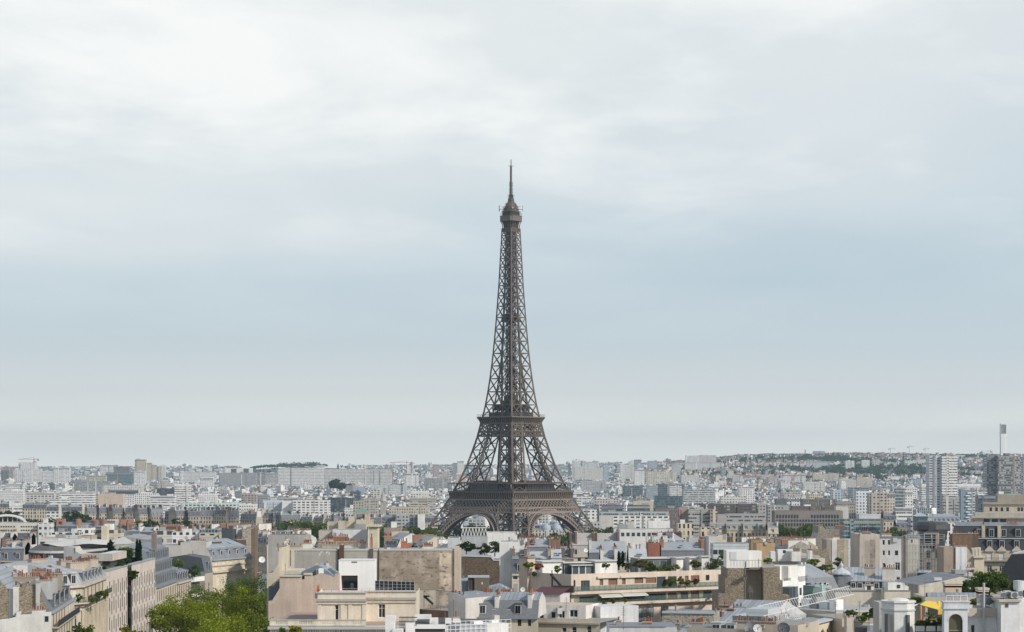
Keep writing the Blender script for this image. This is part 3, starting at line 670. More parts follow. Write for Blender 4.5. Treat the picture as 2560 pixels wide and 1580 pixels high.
def dormer(m, f, u, w, z, h, d0, d1, col, fcol=(.68, .67, .64), arch=False, roof=ZINC):
    a, b_ = u-w/2, u+w/2
    m.fbox(f, a, b_, d0, d1, z, z+h, 'slate', col, 'plain', roof); m.fbox(f, a-.12, b_+.12, d0-.18, d1, z+h, z+h+.14, 'plain', roof)
    m.fbox(f, a+.1, b_-.1, d0-.06, d0, z+.1, z+h-.12, 'plain', fcol); m.fbox(f, a+.22, (a+b_)/2-.04, d0-.1, d0-.06, z+.2, z+h-.25, 'glass', GLASS); m.fbox(f, (a+b_)/2+.04, b_-.22, d0-.1, d0-.06, z+.2, z+h-.25, 'glass', GLASS)
def skylight(B, f, u, d, z, w=.9, h=1.2, sl=.3, col=(.45, .47, .5)):
    m = MB(); m.face([f(u, d, z), f(u+w, d, z), f(u+w, d+h, z+h*sl), f(u, d+h, z+h*sl)], 'glass', (.06, .07, .08)); m.fbox(f, u-.06, u+w+.06, d-.06, d, z-.05, z+.06, 'plain', col); m.build('skylight', B)
def house(px0, px1, py, Y, label, col=CREAM, slate=SLATE, top=ZINC, hs=3.6, ht=2.0, ins=1.3, D=13, Y2=None, chim=2, mat='t', group=None, name='town_house', chc=None, dorm=True, tmat='slate', gable=None):
    """Paris house: windowed walls, a mansard with dormers, a flatter zinc top and chimney stacks on its party walls. py is the ridge."""
    f = FP(px0, Y, px1, Y2 or Y); zr = ZP(py, Y); z1 = zr-hs-ht; mx, my = f.xy(f.L/2, 0); zb = ground(mx, my)-2
    B = thing(name, label, 'building', (mx, my, zb), group); m = MB(); gc = gable or rb.choice((OFFW, STONE, GREYC, CREAM))
    q = [f.xy(0, 0), f.xy(f.L, 0), f.xy(f.L, D), f.xy(0, D)]
    for i in range(4): m.wall(q[i], q[(i+1) % 4], zb, z1, FAC[mat] if i % 2 == 0 else 'plaster', col if i % 2 == 0 else gc, .4)
    m.fbox(f, -.02, f.L+.02, -.4, -.003, z1-.3, z1+.1, 'plaster', col)
    m.build('wall', B); m = MB()
    roofprof(m, f, 0, f.L, D, z1+.11, hs, ht, ins, 'slate', slate, tmat, top, 'plaster', gc)
    m.fbox(f, -.05, f.L+.05, ins-.2, ins-.02, z1+hs+.02, z1+hs+.25, 'plain', ZINCL)
    m.build('roof', B)
    if dorm:
        n = max(1, int(f.L/3.1))
        for i in range(n): m = MB(); dormer(m, f, f.L*(i+.5)/n, 1.25, z1+.5, min(2.1, hs*.65), .25, 1.6, slate, roof=top); m.build('dormer', B)
    for i in range(chim):
        u = 0 if i == 0 else (f.L-.7 if i == 1 else f.L*.5+rb.uniform(-3, 3)); cc = chc or rb.choice((BROWN, OFFW, STONE, (.30, .16, .10), OFFW))
        d0 = rb.uniform(1.5, 3); d1 = D-rb.uniform(1.5, 4)
        if Y < 950: chimney(B, f, u, u+.7, d0, d1, z1+hs*.5, zr+rb.uniform(.1, .7), 'brick' if cc in (BROWN, (.30, .16, .10)) else 'plaster', cc, rb.randint(4, 8), rb)
        else: chimney(B, f, u, u+.8, d0, d1, z1+hs*.5, zr+rb.uniform(.8, 1.8), 'plaster', cc, rb.randint(3, 6) if Y < 1700 else 0, rb, single=False)
    if Y < 1000:
        for i in range(2): skylight(B, f, rb.uniform(.1, .8)*f.L, ins+rb.uniform(.3, 2), z1+hs+.35+ht*.35, .9, 1.1, .3)
    return B, f, zb, z1, D
def K(t, x0, x1, y, Y, mat, col, label, **kw):
    (a, py), (b_, _) = tp(t, x0, y), tp(t, x1, y); return block(a, b_, py, Y, mat, col, label, **kw)
def H(t, x0, x1, y, Y, label, **kw):
    (a, py), (b_, _) = tp(t, x0, y), tp(t, x1, y); return house(a, b_, py, Y, label, **kw)
O = 'office_block'; TB = 'tower_block'
# --- skyline and far middle, eastern part
K('C1', 130, 392, 205, 5200, 'b', WHITE, 'wide white twin apartment tower below a taller white cube', name=TB, cab=0)
K('C1', 175, 340, 138, 5300, 'l', WHITE, 'tall white cube tower with a crane on top', name=TB, cab=1)
K('C1', 507, 663, 190, 5000, 'b', WHITE, 'white tower block with dark balcony strip, right of the twin white towers', name=TB)
K('C1', 27, 138, 180, 5500, 'r', (.44, .36, .32), 'brownish slab with pale bands at the left end of the skyline', name=TB)
K('C1', 10, 82, 215, 5100, 'g', GREYC, 'dark glass block in front of the brownish slab')
K('C1', 395, 505, 220, 5000, 'r', WHITE, 'low white block between the twin towers and the white tower')
K('C1', 1010, 1280, 236, 5000, 'g', (.26, .38, .41), 'long teal glass office on the far skyline', name=O, cab=0)
K('C1', 825, 1010, 268, 4700, 'r', CREAM, 'low cream office with dark bands beside the teal glass office', name=O)
K('C1', 1088, 1235, 180, 5600, 's', (.20, .20, .21), 'dark grey block rising behind the teal glass office', name=O)
K('C1', 958, 1130, 165, 6300, 'b', WHITE, 'pale hazy slab behind the dark grey block', name=TB)
for x0, x1, y, l in ((1290, 1392, 112, 'tallest of the stepped cream towers on the skyline'), (1393, 1450, 145, 'second highest of the stepped cream towers'), (1451, 1500, 165, 'third highest of the stepped cream towers'), (1501, 1550, 182, 'lowest of the stepped cream towers')): K('C1', x0, x1, y, 5400, 's', CREAM, l, name=TB)
K('C1', 1525, 1582, 165, 5900, 'b', WHITE, 'grey and white tower behind the lowest stepped cream tower', name=TB)
K('C1', 1280, 1385, 226, 4800, 'b', WHITE, 'white block with red balconies at the foot of the stepped towers')
K('C1', 1720, 2060, 232, 5000, 'r', WHITE, 'long low white block on the skyline between stepped towers and white shed')
B, f, zb, z1, D = K('C1', 2155, 2412, 194, 5200, 'p', WHITE, 'white windowless shed with two dark doors on the skyline', name='warehouse', cab=1)
for a in (.22, .68): m = MB(); m.fbox(f, f.L*a, f.L*a+13, -.3, -.01, z1-22, z1-1, 'plain', (.12, .12, .13)); m.build('door', B)
K('C1', 2095, 2450, 240, 4700, 'l', (.36, .36, .36), 'long grey ribbed block below the white shed', name=O, cab=1)
K('C1', 1915, 2040, 288, 4300, 'b', WHITE, 'half dark half white block below the long white block')
K('C1', 708, 1040, 322, 3900, 'r', (.34, .34, .33), 'long grey office with dark roof below the cream banded office', name=O)
K('C1', 55, 220, 345, 3800, 'r', WHITE, 'pale grey slab near the left edge under the twin towers')
K('C1', 985, 1360, 362, 3500, 'b', OFFW, 'long off-white block behind the dark mansard terrace')
K('C1', 1500, 1655, 338, 3700, 's', (.50, .47, .46), 'grey white block with square windows behind the stepped white tower')
K('C1', 1670, 1815, 360, 3000, 'r', WHITE, 'white stepped tower standing above the low white blocks', name=TB)
K('C1', 1290, 1500, 440, 2950, 's', WHITE, 'white block with dotted windows left of the stepped white tower')
K('C1', 1440, 1670, 462, 2900, 'r', WHITE, 'low white block at the foot of the stepped white tower')
K('C1', 1500, 1665, 390, 3300, 'g', (.09, .10, .11), 'black glass block beside the stepped white tower', name=O)
K('C1', 1895, 2070, 436, 2990, 's', WHITE, 'white house with a black roof right of the stepped white tower', rc=DARK)
K('C1', 568, 890, 425, 2900, 'r', WHITE, 'long white block with four ribbons of windows')
K('C1', 220, 565, 432, 2950, 'b', OFFW, 'long balcony block left of the white ribbon block')
K('C1', 0, 215, 412, 2900, 'l', WHITE, 'white block with tall narrow windows at the left edge')
K('C1', 935, 1175, 446, 2700, 'p', (.58, .47, .38), 'blank tan and pale party-wall block, windowless')
K('C1', 2310, 2450, 440, 2700, 'b', (.46, .38, .36), 'pinkish grey balcony block with dark roof garden')
K('C1', 1730, 2050, 530, 2320, 'b', (.58, .70, .69), 'white block with pale mint panels, western half of the pair')
K('C1', 2055, 2330, 535, 2320, 'b', (.60, .71, .70), 'white block with pale mint panels, half nearer the dotted office')
K('C1', 2290, 2450, 545, 2250, 's', WHITE, 'bright white block next to the mint panelled pair')
H('C1', 1035, 1325, 405, 3100, 'dark mansard terrace with white gable windows', slate=DARK, col=WHITE, top=SLATE)
H('C1', 0, 88, 515, 2050, 'cream house at the left edge beside a white office', top=ZINCL)
K('C1', 88, 215, 535, 1980, 'r', WHITE, 'small white office between cream houses at far left')
G1 = 'stone houses with dark roofs in rows beyond the river'
L1 = 'stone apartment house with dark mansard in a row beyond the river'
H('C1', 218, 330, 522, 1980, L1, group=G1); H('C1', 331, 444, 526, 1980, L1, group=G1)
H('C1', 445, 560, 545, 1930, 'white house with iron balconies in the row beyond the river', col=WHITE, mat='b')
H('C1', 561, 650, 548, 1960, L1, group=G1); H('C1', 651, 785, 545, 1960, L1, group=G1, top=ZINCL)
for x0, x1, y in ((838, 950, 556), (951, 1085, 552), (1086, 1195, 558), (1196, 1330, 554), (1331, 1450, 560), (1451, 1565, 566), (1575, 1690, 585), (1691, 1800, 580), (1801, 1920, 588), (1921, 2050, 580), (2051, 2160, 575), (2161, 2290, 585), (2300, 2450, 612)):
    H('C1', x0, x1, y, 1900+rb.uniform(-12, 12), L1, group=G1, col=jit((.40, .35, .28), rb, .15), slate=jit(rb.choice((SLATE, SLATEM)), rb, .3), top=jit(ZINC, rb, .3), D=11, chim=5, hs=rb.uniform(3, 5.5), Y2=1900+rb.uniform(-5, 5), gable=STONE)
# --- far middle, behind the tower's left flank
B, f, zb, z1, D = K('C2', 216, 640, 198, 4650, 'r', WHITE, 'left half of the very long white slab on the skyline', cab=0); 
K('C2', 641, 1298, 206, 4690, 'r', (.68, .66, .64), 'right half of the very long white slab on the skyline', cab=0)
K('C2', 0, 90, 240, 4800, 'b', GREYC, 'grey slab with balconies left of the very long white slab')
K('C2', 80, 210, 243, 4900, 'b', (.46, .45, .45), 'second grey slab left of the very long white slab')
K('C2', 575, 655, 168, 6500, 's', WHITE, 'small pale block peeping above the very long white slab')
K('C2', 1445, 1505, 158, 5600, 's', WHITE, 'white tower under red cranes right of the long slab', name=TB)
K('C2', 1690, 1750, 160, 5600, 'b', (.50, .40, .38), 'reddish tower under construction near the iron tower', name=TB)
K('C2', 1880, 1925, 145, 5700, 's', GREYC, 'slim grey tower just left of the iron tower', name=TB)
K('C2', 1925, 1990, 128, 5900, 's', WHITE, 'tallest pale tower just left of the iron tower', name=TB)
K('C2', 1422, 1555, 246, 4600, 's', WHITE, 'white block right of the long slab, below the cranes')
K('C2', 1610, 1865, 290, 4200, 'b', GREYC, 'long grey balcony block beside the left leg of the iron tower')
K('C2', 1770, 1852, 225, 4800, 'r', CREAM, 'cream striped block above the long grey balcony block')
K('C2', 1910, 2010, 255, 4400, 's', (.60, .50, .46), 'pale pink block seen through the left leg')
K('C2', 65, 248, 505, 2500, 'l', (.60, .64, .68), 'white office with slit windows at the left of a white trio', name=O)
K('C2', 249, 352, 512, 2490, 'p', WHITE, 'blank white wall block in the middle of a white trio', cab=0)
K('C2', 353, 700, 508, 2480, 'b', WHITE, 'white apartment block with balconies at the right of a white trio')
K('C2', 695, 935, 482, 2600, 'g', (.06, .08, .09), 'black glass office behind the white trio', name=O)
K('C2', 930, 1035, 515, 2450, 's', STONE, 'stone block with square windows left of the church spire')
K('C2', 1036, 1170, 490, 2500, 's', (.46, .42, .37), 'taller brown stone block left of the church spire')
K('C2', 1275, 1655, 572, 2250, 's', CREAM, 'wide cream institutional block right of the church spire', cab=0)
K('C2', 1480, 1650, 410, 3200, 'b', WHITE, 'white block with wide balconies above the cream institution')
K('C2', 1470, 1715, 480, 2800, 'r', CREAM, 'long cream block with ribbon windows above the cream institution')
K('C2', 900, 1000, 420, 3100, 'r', (.10, .12, .14), 'small black office above the black glass office', name=O)
K('C2', 940, 1035, 372, 3700, 'p', (.36, .42, .48), 'blue grey windowless block in the far roofs')
K('C2', 1100, 1190, 408, 3200, 'b', OFFW, 'off-white block with orange awnings in the far roofs')
K('C2', 1100, 1440, 362, 3700, 's', (.58, .60, .60), 'long pale grey block below the long white slab')
K('C2', 0, 120, 450, 2800, 's', GREYC, 'grey gridded block at the edge of the white trio')
K('C2', 110, 450, 480, 2620, 'r', WHITE, 'long white block just behind the white trio')
L2 = 'stone apartment house with grey dormered mansard facing the riverside trees'; G2 = 'stone houses facing the riverside trees'
for x0, x1, y in ((0, 40, 598), (42, 160, 600), (161, 245, 625), (246, 425, 622), (427, 535, 640), (536, 640, 645), (641, 745, 655), (746, 850, 642), (851, 945, 640), (946, 1045, 645), (1046, 1200, 648)):
    H('C2', x0, x1, y, 1950+rb.uniform(-10, 10), L2, group=G2, col=jit((.40, .35, .28), rb, .15), slate=jit(rb.choice((SLATE, SLATEM, SLATE)), rb, .3), top=jit(ZINC, rb, .3), D=11, chim=5, hs=rb.uniform(3.2, 5.5), Y2=1950+rb.uniform(-5, 5), gable=STONE)
H('C2', 1215, 1330, 642, 1900, 'grey stone house left of a gridded office block', col=STONE, slate=SLATEM)
K('C2', 1335, 1470, 645, 1890, 's', (.46, .46, .47), 'grey office with white window grid beside the tower foot', name=O)
K('C2', 1471, 1548, 650, 1890, 'g', (.30, .34, .37), 'grey glass office next to a blank white slab', name=O)
K('C2', 1548, 1612, 645, 1880, 'p', WHITE, 'blank white end wall beside the left foot of the iron tower', cab=0)
H('C2', 1615, 1735, 650, 1900, 'stone house with dark mansard right behind the left foot', slate=SLATE)
H('C2', 2030, 2150, 640, 2350, 'stone house framed by the left arch, western one', slate=SLATEM); H('C2', 2151, 2270, 655, 2350, 'stone house framed by the left arch, eastern one', slate=SLATE)
# --- far middle, right of the tower
K('C3', 575, 655, 192, 6200, 'b', WHITE, 'white tower on the skyline right of the iron tower', name=TB)
K('C3', 675, 830, 212, 6600, 'r', WHITE, 'pale slab right of the skyline tower')
K('C3', 768, 830, 204, 6800, 's', GREYC, 'small grey block above the pale slab')
K('C3', 575, 870, 265, 5600, 's', OFFW, 'long off-white estate right of the iron tower')
K('C3', 872, 925, 226, 5400, 'b', (.42, .50, .58), 'bluish slim tower with white edges', name=TB)
K('C3', 1035, 1085, 236, 5500, 'b', WHITE, 'slim white tower with grey centre', name=TB)
K('C3', 1086, 1170, 250, 5600, 's', OFFW, 'off-white block joined to the slim white tower')
K('C3', 1115, 1165, 200, 7000, 's', WHITE, 'small white tower on the crest, left one', name=TB)
K('C3', 1170, 1240, 190, 7000, 'b', GREYC, 'grey tower on the crest next to a small white one', name=TB)
K('C3', 1298, 1390, 202, 7400, 's', (.42, .46, .50), 'bluish block on the crest beside trees')
K('C3', 1195, 1245, 236, 5900, 's', (.40, .50, .60), 'pale blue tower behind a white one', name=TB)
K('C3', 1172, 1268, 285, 4700, 's', WHITE, 'bright white tower left of the striped slab', name=TB)
K('C3', 1282, 1570, 305, 4800, 'b', (.62, .58, .48), 'striped slab with yellow and blue panels')
K('C3', 1660, 1790, 152, 7400, 'b', WHITE, 'western half of the large hospital block on the hill', cab=1)
K('C3', 1785, 1955, 148, 7500, 'l', (.66, .60, .58), 'larger half of the hospital block on the hill')
K('C3', 1655, 2020, 215, 7000, 'r', WHITE, 'low white wing at the foot of the hospital block')
K('C3', 1530, 1610, 225, 6400, 's', (.50, .52, .54), 'grey tower left of the hospital block', name=TB)
K('C3', 1620, 1790, 340, 5000, 's', OFFW, 'low cream estate right of the striped slab')
K('C3', 2070, 2120, 285, 5600, 's', OFFW, 'small off-white tower among trees', name=TB)
K('C3', 2110, 2175, 345, 4900, 's', (.55, .52, .49), 'small beige tower near the woods', name=TB)
K('C3', 2070, 2240, 190, 8300, 'r', WHITE, 'terraced white block on the wooded hillside')
K('C3', 2175, 2420, 240, 7600, 'b', WHITE, 'long white estate below the wooded hillside')
K('C3', 655, 900, 395, 4000, 's', (.42, .42, .43), 'long grey office right of the first platform', name=O)
K('C3', 1060, 1250, 440, 3600, 'g', (.20, .24, .26), 'dark low glass hall in the far roofs', name=O)
K('C3', 1285, 1395, 440, 3400, 's', (.34, .38, .42), 'blue grey block with white end wall')
K('C3', 1385, 1645, 425, 3500, 'g', (.16, .21, .24), 'dark glass hall behind a white tower', name=O)
K('C3', 1508, 1625, 418, 3300, 'r', WHITE, 'white block with wide balconies in front of the glass hall')
K('C3', 1640, 1945, 478, 3100, 'r', (.50, .51, .50), 'long grey office with white sheds on its roof', name=O)
K('C3', 1365, 1630, 540, 2600, 'g', (.10, .17, .19), 'teal black glass pavilion with flat white rim', name=O, cab=0)
K('C3', 620, 755, 540, 2700, 'r', WHITE, 'white block beside the right edge of the first platform')
K('C3', 790, 1030, 570, 2500, 's', (.56, .49, .48), 'pinkish white block right of the first platform')
K('C3', 1160, 1350, 590, 2300, 'p', CREAM, 'blank cream block behind the glass roofed office')
K('C3', 605, 780, 640, 2250, 'r', (.30, .33, .35), 'grey roof office behind the right foot', name=O)
K('C3', 785, 1060, 630, 2150, 'g', (.20, .23, .25), 'dark flat office left of the long ribbon office', name=O)
K('C3', 680, 815, 675, 1980, 's', WHITE, 'white cube block beside the right foot of the iron tower', cab=0)
K('C3', 1110, 1320, 632, 2050, 'g', (.13, .16, .18), 'black and silver plant tower above the ribbon office', name=O)
K('C3', 840, 1500, 695, 1900, 'r', (.44, .47, .47), 'long curved grey office with ribbon windows', name=O, cab=2)
K('C3', 970, 1505, 735, 1880, 'b', WHITE, 'lower white gallery front of the long ribbon office', name=O, cab=0)
K('C3', 835, 968, 735, 1875, 'p', (.62, .60, .58), 'blank pale wall at the end of the ribbon office', cab=0)
K('C3', 1370, 1595, 655, 1960, 'l', (.22, .18, .155), 'dark brown striped office right of the ribbon office', name=O)
B, f, zb, z1, D = K('C3', 1600, 1690, 650, 1900, 'p', (.36, .29, .24), 'windowless brown slab with a red vertical sign', cab=0)
m = MB()
for i in range(6): m.fbox(f, .9, 2.3, -.12, -.004, z1-3.2-1.75*i, z1-1.9-1.75*i, 'plain', (.32, .05, .07))
m.build('sign_lettering', B)
K('C3', 1690, 1900, 670, 1890, 'r', (.45, .42, .39), 'taupe office with ribbon windows', name=O)
K('C3', 1900, 1965, 672, 1885, 's', (.58, .48, .40), 'light tan end block of the taupe office', cab=0)
K('C3', 1810, 2340, 620, 2080, 'b', (.115, .095, .09), 'long blackish brown apartment block with many balconies')
K('C3', 2345, 2450, 620, 2085, 's', (.42, .41, .40), 'grey gridded block right of the blackish brown apartments')
K('C3', 1965, 2055, 720, 1800, 'p', (.40, .38, .36), 'blank grey block left of the low car park', cab=0)
K('C3', 2056, 2420, 715, 1800, 'r', (.40, .39, .375), 'low grey car park with open decks', name='car_park', cab=0)
K('C3', 2000, 2240, 545, 2500, 's', OFFW, 'off-white terrace above the blackish brown apartments')
K('C3', 2170, 2320, 450, 3100, 's', WHITE, 'white round ended block under tower cranes')
# --- far right
K('C4', 433, 545, 338, 8800, 's', (.42, .46, .52), 'blue grey block on the hilltop', cab=1)
K('C4', 370, 595, 435, 7000, 'l', (.56, .58, .60), 'large pale estate with stepped top on the slope')
K('C4', 742, 828, 430, 6800, 'b', WHITE, 'white tower on the slope, left of three', name=TB)
K('C4', 898, 972, 424, 6900, 'b', WHITE, 'white tower on the slope, middle of three', name=TB)
K('C4', 1000, 1068, 412, 7100, 'b', (.56, .50, .49), 'pinkish tower on the slope, right of three', name=TB)
K('C4', 1310, 1420, 425, 7200, 'r', WHITE, 'white slab on the slope near the white tower')
K('C4', 1422, 1530, 415, 7300, 'b', WHITE, 'second white slab tucked behind the white tower')
K('C4', 140, 362, 565, 5200, 'r', WHITE, 'long white block among red cranes')
K('C4', 0, 90, 585, 5000, 'l', (.52, .42, .40), 'pinkish block at the edge of the woods')
K('C4', 430, 680, 555, 5400, 's', CREAM, 'long cream school on the lower slope')
K('C4', 850, 1000, 598, 4500, 'l', CREAM, 'cream apartment slab below the slope')
K('C4', 680, 845, 612, 4400, 'l', (.60, .55, .50), 'beige apartment slab below the slope')
K('C4', 330, 545, 635, 4000, 's', OFFW, 'off-white estate left of the beige slabs')
K('C4', 780, 968, 685, 3300, 'g', (.40, .46, .48), 'white framed glass office behind the dotted tower', name=O)
K('C4', 1240, 1430, 690, 3300, 's', WHITE, 'white stepped block left of the tall white tower')
K('C4', 1470, 2098, 655, 3100, 'r', WHITE, 'long white banded block behind the tall towers')
B, f, zb, z1, D = K('C4', 1546, 1662, 382, 2500, 'b', (.60, .63, .66), 'tall white tower block, shaded half with dark windows', name=TB, D=22, cab=0)  # shade of this half put into its greyer tint
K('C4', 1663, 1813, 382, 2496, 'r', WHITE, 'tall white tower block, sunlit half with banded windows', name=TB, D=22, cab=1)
K('C4', 2096, 2200, 385, 2600, 'n', (.25, .24, .23), 'dark brown tower block, left shaft', name=TB, D=24, cab=0)
K('C4', 2201, 2345, 380, 2590, 'n', (.23, .22, .21), 'dark brown tower block, broad middle shaft', name=TB, D=26, cab=1)
K('C4', 2346, 2420, 388, 2600, 'n', (.30, .275, .25), 'dark brown tower block, right shaft', name=TB, D=24, cab=0)
K('C4', 2422, 2450, 395, 2700, 's', (.25, .28, .31), 'grey tower at the right edge behind the brown one', name=TB)
K('C4', 1675, 1830, 772, 2150, 'r', (.40, .39, .38), 'grey glazed office with tan end wall before the white tower', name=O)
K('C4', 1846, 1885, 705, 2300, 'p', (.24, .30, .35), 'left blue half of the zigzag balcony tower', name=TB, cab=0)
B, f, zb, z1, D = K('C4', 1886, 1956, 712, 2300, 'p', (.22, .28, .33), 'blue tower with white zigzag balconies up its front', name=TB, cab=0)
m = MB()
for i in range(17):
    z = z1-2.2-i*2.9; m.fbox(f, f.L*(.05 if i % 2 else .3), f.L*(.6 if i % 2 else .85), -1.5, -.02, z-1.2, z, 'plain', WHITE)
m.build('balcony_front', B)
K('C4', 1957, 2100, 700, 2350, 'b', (.62, .60, .58), 'white and red checked balcony block beside the zigzag tower')
K('C4', 2012, 2210, 765, 2200, 'g', (.12, .16, .18), 'dark teal glass block at the foot of the brown tower', name=O)
K('C4', 2210, 2400, 752, 2150, 'g', (.42, .60, .60), 'pale turquoise glass top before the brown tower', name=O)
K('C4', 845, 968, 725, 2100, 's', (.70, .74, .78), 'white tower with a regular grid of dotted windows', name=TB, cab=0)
K('C4', 968, 1142, 745, 2050, 's', (.50, .43, .37), 'tan apartment tower with small windows, shaded face', name=TB, cab=1)  # darker tint than the end: shade put into the colour
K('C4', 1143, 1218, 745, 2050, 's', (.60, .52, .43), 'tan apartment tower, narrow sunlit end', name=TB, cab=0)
K('C4', 1219, 1312, 700, 2200, 'g', (.50, .56, .60), 'pale glass tower right of the tan tower', name=TB)
K('C4', 1313, 1385, 725, 2180, 's', WHITE, 'white dotted end of the pale glass tower', name=TB, cab=0)
K('C4', 655, 842, 820, 2080, 't', STONE, 'stone apartment block left of the dotted tower')
K('C4', 330, 660, 805, 2150, 'l', (.20, .18, .17), 'brown block with white fins behind the grey concrete office', name=O)
K('C4', 180, 325, 790, 2200, 's', WHITE, 'white block with square windows left of the brown block')
K('C4', 75, 180, 800, 2180, 'p', (.15, .16, .165), 'small dark plant block at the left of the white block', cab=0)
K('C4', 610, 705, 715, 2700, 's', (.46, .52, .58), 'blue grey gridded office beyond the brown block', name=O)
K('C4', 132, 330, 735, 2700, 's', (.50, .46, .44), 'mauve grey office beyond the white block', name=O)
K('C4', 390, 520, 755, 2600, 's', (.60, .52, .36), 'yellowish cream block beyond the brown block')
# --- nearer middle
K('B7', 0, 430, 178, 2000, 's', (.40, .39, .38), 'grey office with square windows behind the concrete office', name=O, cab=0)
K('B7', 432, 1225, 195, 1950, 'l', (.17, .14, .125), 'dark brown finned office behind the concrete office', name=O, cab=1)
K('B7', 1222, 1452, 207, 1880, 'p', (.60, .57, .53), 'pale end block with one column of windows', cab=0)
B, f, zb, z1, D = K('B7', 120, 1350, 283, 1700, 'p', (.245, .22, .20), 'broad grey-brown concrete office with three rows of dark windows', name=O, D=20, cab=0)
for r_, (ya, yb) in enumerate(((338, 400), (425, 465), (490, 545))):
    n = 22
    for i in range(n):
        if r_ == 0 and 7 < i < 12: continue
        (a, y0), (b_, y1) = tp('B7', 150+(1290-150)*i/n, ya), tp('B7', 150+(1290-150)*(i+.68)/n, yb); o = f.op(a, b_, y0, y1)
        m = MB(); m.fbox(f, o[0], o[1], -.05, -.01, o[2], o[3], 'glass', (.035, .045, .055)); m.build('window', B)
B, f, zb, z1, D = K('B7', 1362, 2150, 440, 1600, 'g', (.30, .44, .45), 'turquoise glass hall with a blue end panel', name=O, D=20, cab=0)
m = MB(); o = f.op(*[tp('B7', x)[0] for x in (2055, 2148)], *[tp('B7', 0, y)[1] for y in (445, 640)]); m.fbox(f, o[0], o[1], -.3, -.05, o[2], o[3], 'plain', (.10, .22, .42)); m.build('end_panel', B)
K('B7', 1640, 2070, 345, 1640, 'p', (.60, .62, .62), 'white roof hall behind the turquoise glass hall', cab=0)
H('B7', 2080, 2310, 310, 1580, 'stone house with dark roof at the end of the turquoise hall', slate=SLATE)
K('B8', 130, 430, 225, 1800, 'r', WHITE, 'white stepped office with a dark glazed storey', name=O, cab=0)
H('B8', 150, 415, 440, 1500, 'stone house with grey roof below the white stepped office', col=STONE, slate=SLATEM)
B, f, zb, z1, D = K('B8', 415, 830, 420, 1480, 'r', (.46, .47, .48), 'low glazed office around a glass pyramid tower', name=O, cab=0)
B, f, zb, z1, D = K('B8', 540, 715, 390, 1450, 'g', (.12, .16, .19), 'blue grey tower with a glass pyramid on top', name=TB, cab=0, D=18)
m = MB(); ap = f(f.L/2, D/2, ZP(tp('B8', 0, 300)[1], 1450)); q = [f(u, d, z1+.85) for u, d in ((-.5, -.5), (f.L+.5, -.5), (f.L+.5, D+.5), (-.5, D+.5))]
for i in range(4): m.face([q[i], q[(i+1) % 4], ap], 'glass', (.36, .46, .52))
m.build('glass_pyramid', B)
H('B8', 730, 1300, 330, 1550, 'row house with white dormers before the grey glazed office', col=WHITE, slate=ZINC, top=ZINCL)
# long ornate riverside palace
for i, (x0, x1) in enumerate(((1270, 1560), (1561, 1860), (1861, 2130), (2131, 2440))):
    H('B6', x0, x1, 488, 1250-i*3, ('palace wing with round gables, farthest left wing', 'palace wing with round gables, second wing', 'palace wing with round gables, third wing', 'palace wing with domed gables at its sunlit end')[i], col=(.52, .46, .34), slate=(.30, .29, .26), top=(.34, .33, .30), chim=0, hs=3, ht=1, name='palace_wing')
H('B7', 0, 190, 500, 1230, 'ornate cream corner house with a little dome by the green trees', col=(.58, .50, .38), slate=STONE, name='corner_house')
for x0, x1, y, Y, l in ((690, 960, 525, 980, 'ornate cream apartment house with roof terrace, upper one'), (1100, 1290, 598, 930, 'cream apartment house topped by a dark hedge'), (1291, 1470, 610, 900, 'cream bay-fronted apartment house beside the hedge house'), (1330, 1565, 735, 800, 'stepped cream house with balustrades')): K('B6', x0, x1, y, Y, 't', (.64, .56, .43), l, name='town_house')
K('B5', 1840, 2450, 632, 930, 'p', (.66, .67, .67), 'long pale grey building, blank rear strip', cab=1)
B, f, zb, z1, D = block(tp('B5', 1940)[0], tp('B6', 600)[0], tp('B5', 0, 632)[1], 925, 'p', (.70, .69, .67), 'long white building with one row of dark windows', cab=0)
for i in range(11):
    o = f.op(1553+i*13.2, 1561+i*13.2, 1331.5, 1340.5); m = MB(); m.fbox(f, o[0], o[1], -.06, -.01, o[2], o[3], 'glass', (.05, .07, .07)); m.build('window', B)
K('B5', 2050, 2200, 490, 1000, 'p', (.55, .53, .50), 'grey lift block on a white roof', cab=0)
K('B6', 150, 540, 480, 1000, 'p', WHITE, 'white set-back storey behind the long white building')
H('B5', 300, 540, 480, 2250, 'stone house framed by the right arch', col=STONE); H('B5', 541, 850, 490, 2300, 'grey roofed house framed by the right arch', slate=SLATEM, col=STONE)
B, f, zb, z1, D = K('B5', 300, 860, 635, 1850, 't', (.62, .60, .54), 'low pale building with two silver domes under the right arch', name='pavilion_building', cab=0)
for x in (615, 800):
    m = MB(); u = f.u(tp('B5', x)[0], 6); p = f(u, 6, z1+.7); m.ring([(4.5, 0), (4.3, 2), (3.2, 4.2), (1.5, 5.4), (.4, 5.8), (.3, 7.2), (0, 7.4)], p, 'plain', (.36, .42, .48), 14); m.build('dome', B, smooth=False)
K('B5', 1360, 1610, 480, 1750, 's', (.52, .52, .50), 'grey house with small windows right of the right foot')
B, f, zb, z1, D = K('B1', 0, 685, 512, 1150, 'p', (.66, .63, .56), 'long cream office with two rows of square windows at left', name=O, cab=0)
for y0, y1 in ((540, 566), (606, 632)):
    for x in list(range(10, 190, 44))+[240]+list(range(372, 660, 44)):
        (a, b0), (b_, b1) = tp('B1', x, y0), tp('B1', x+30, y1); o = f.op(a, b_, b0, b1); m = MB(); m.fbox(f, o[0], o[1], -.06, -.01, o[2], o[3], 'glass', (.05, .05, .05)); m.build('window', B)
K('B1', 690, 905, 512, 1140, 's', (.68, .68, .66), 'white lift-topped end of the long cream office', cab=1)
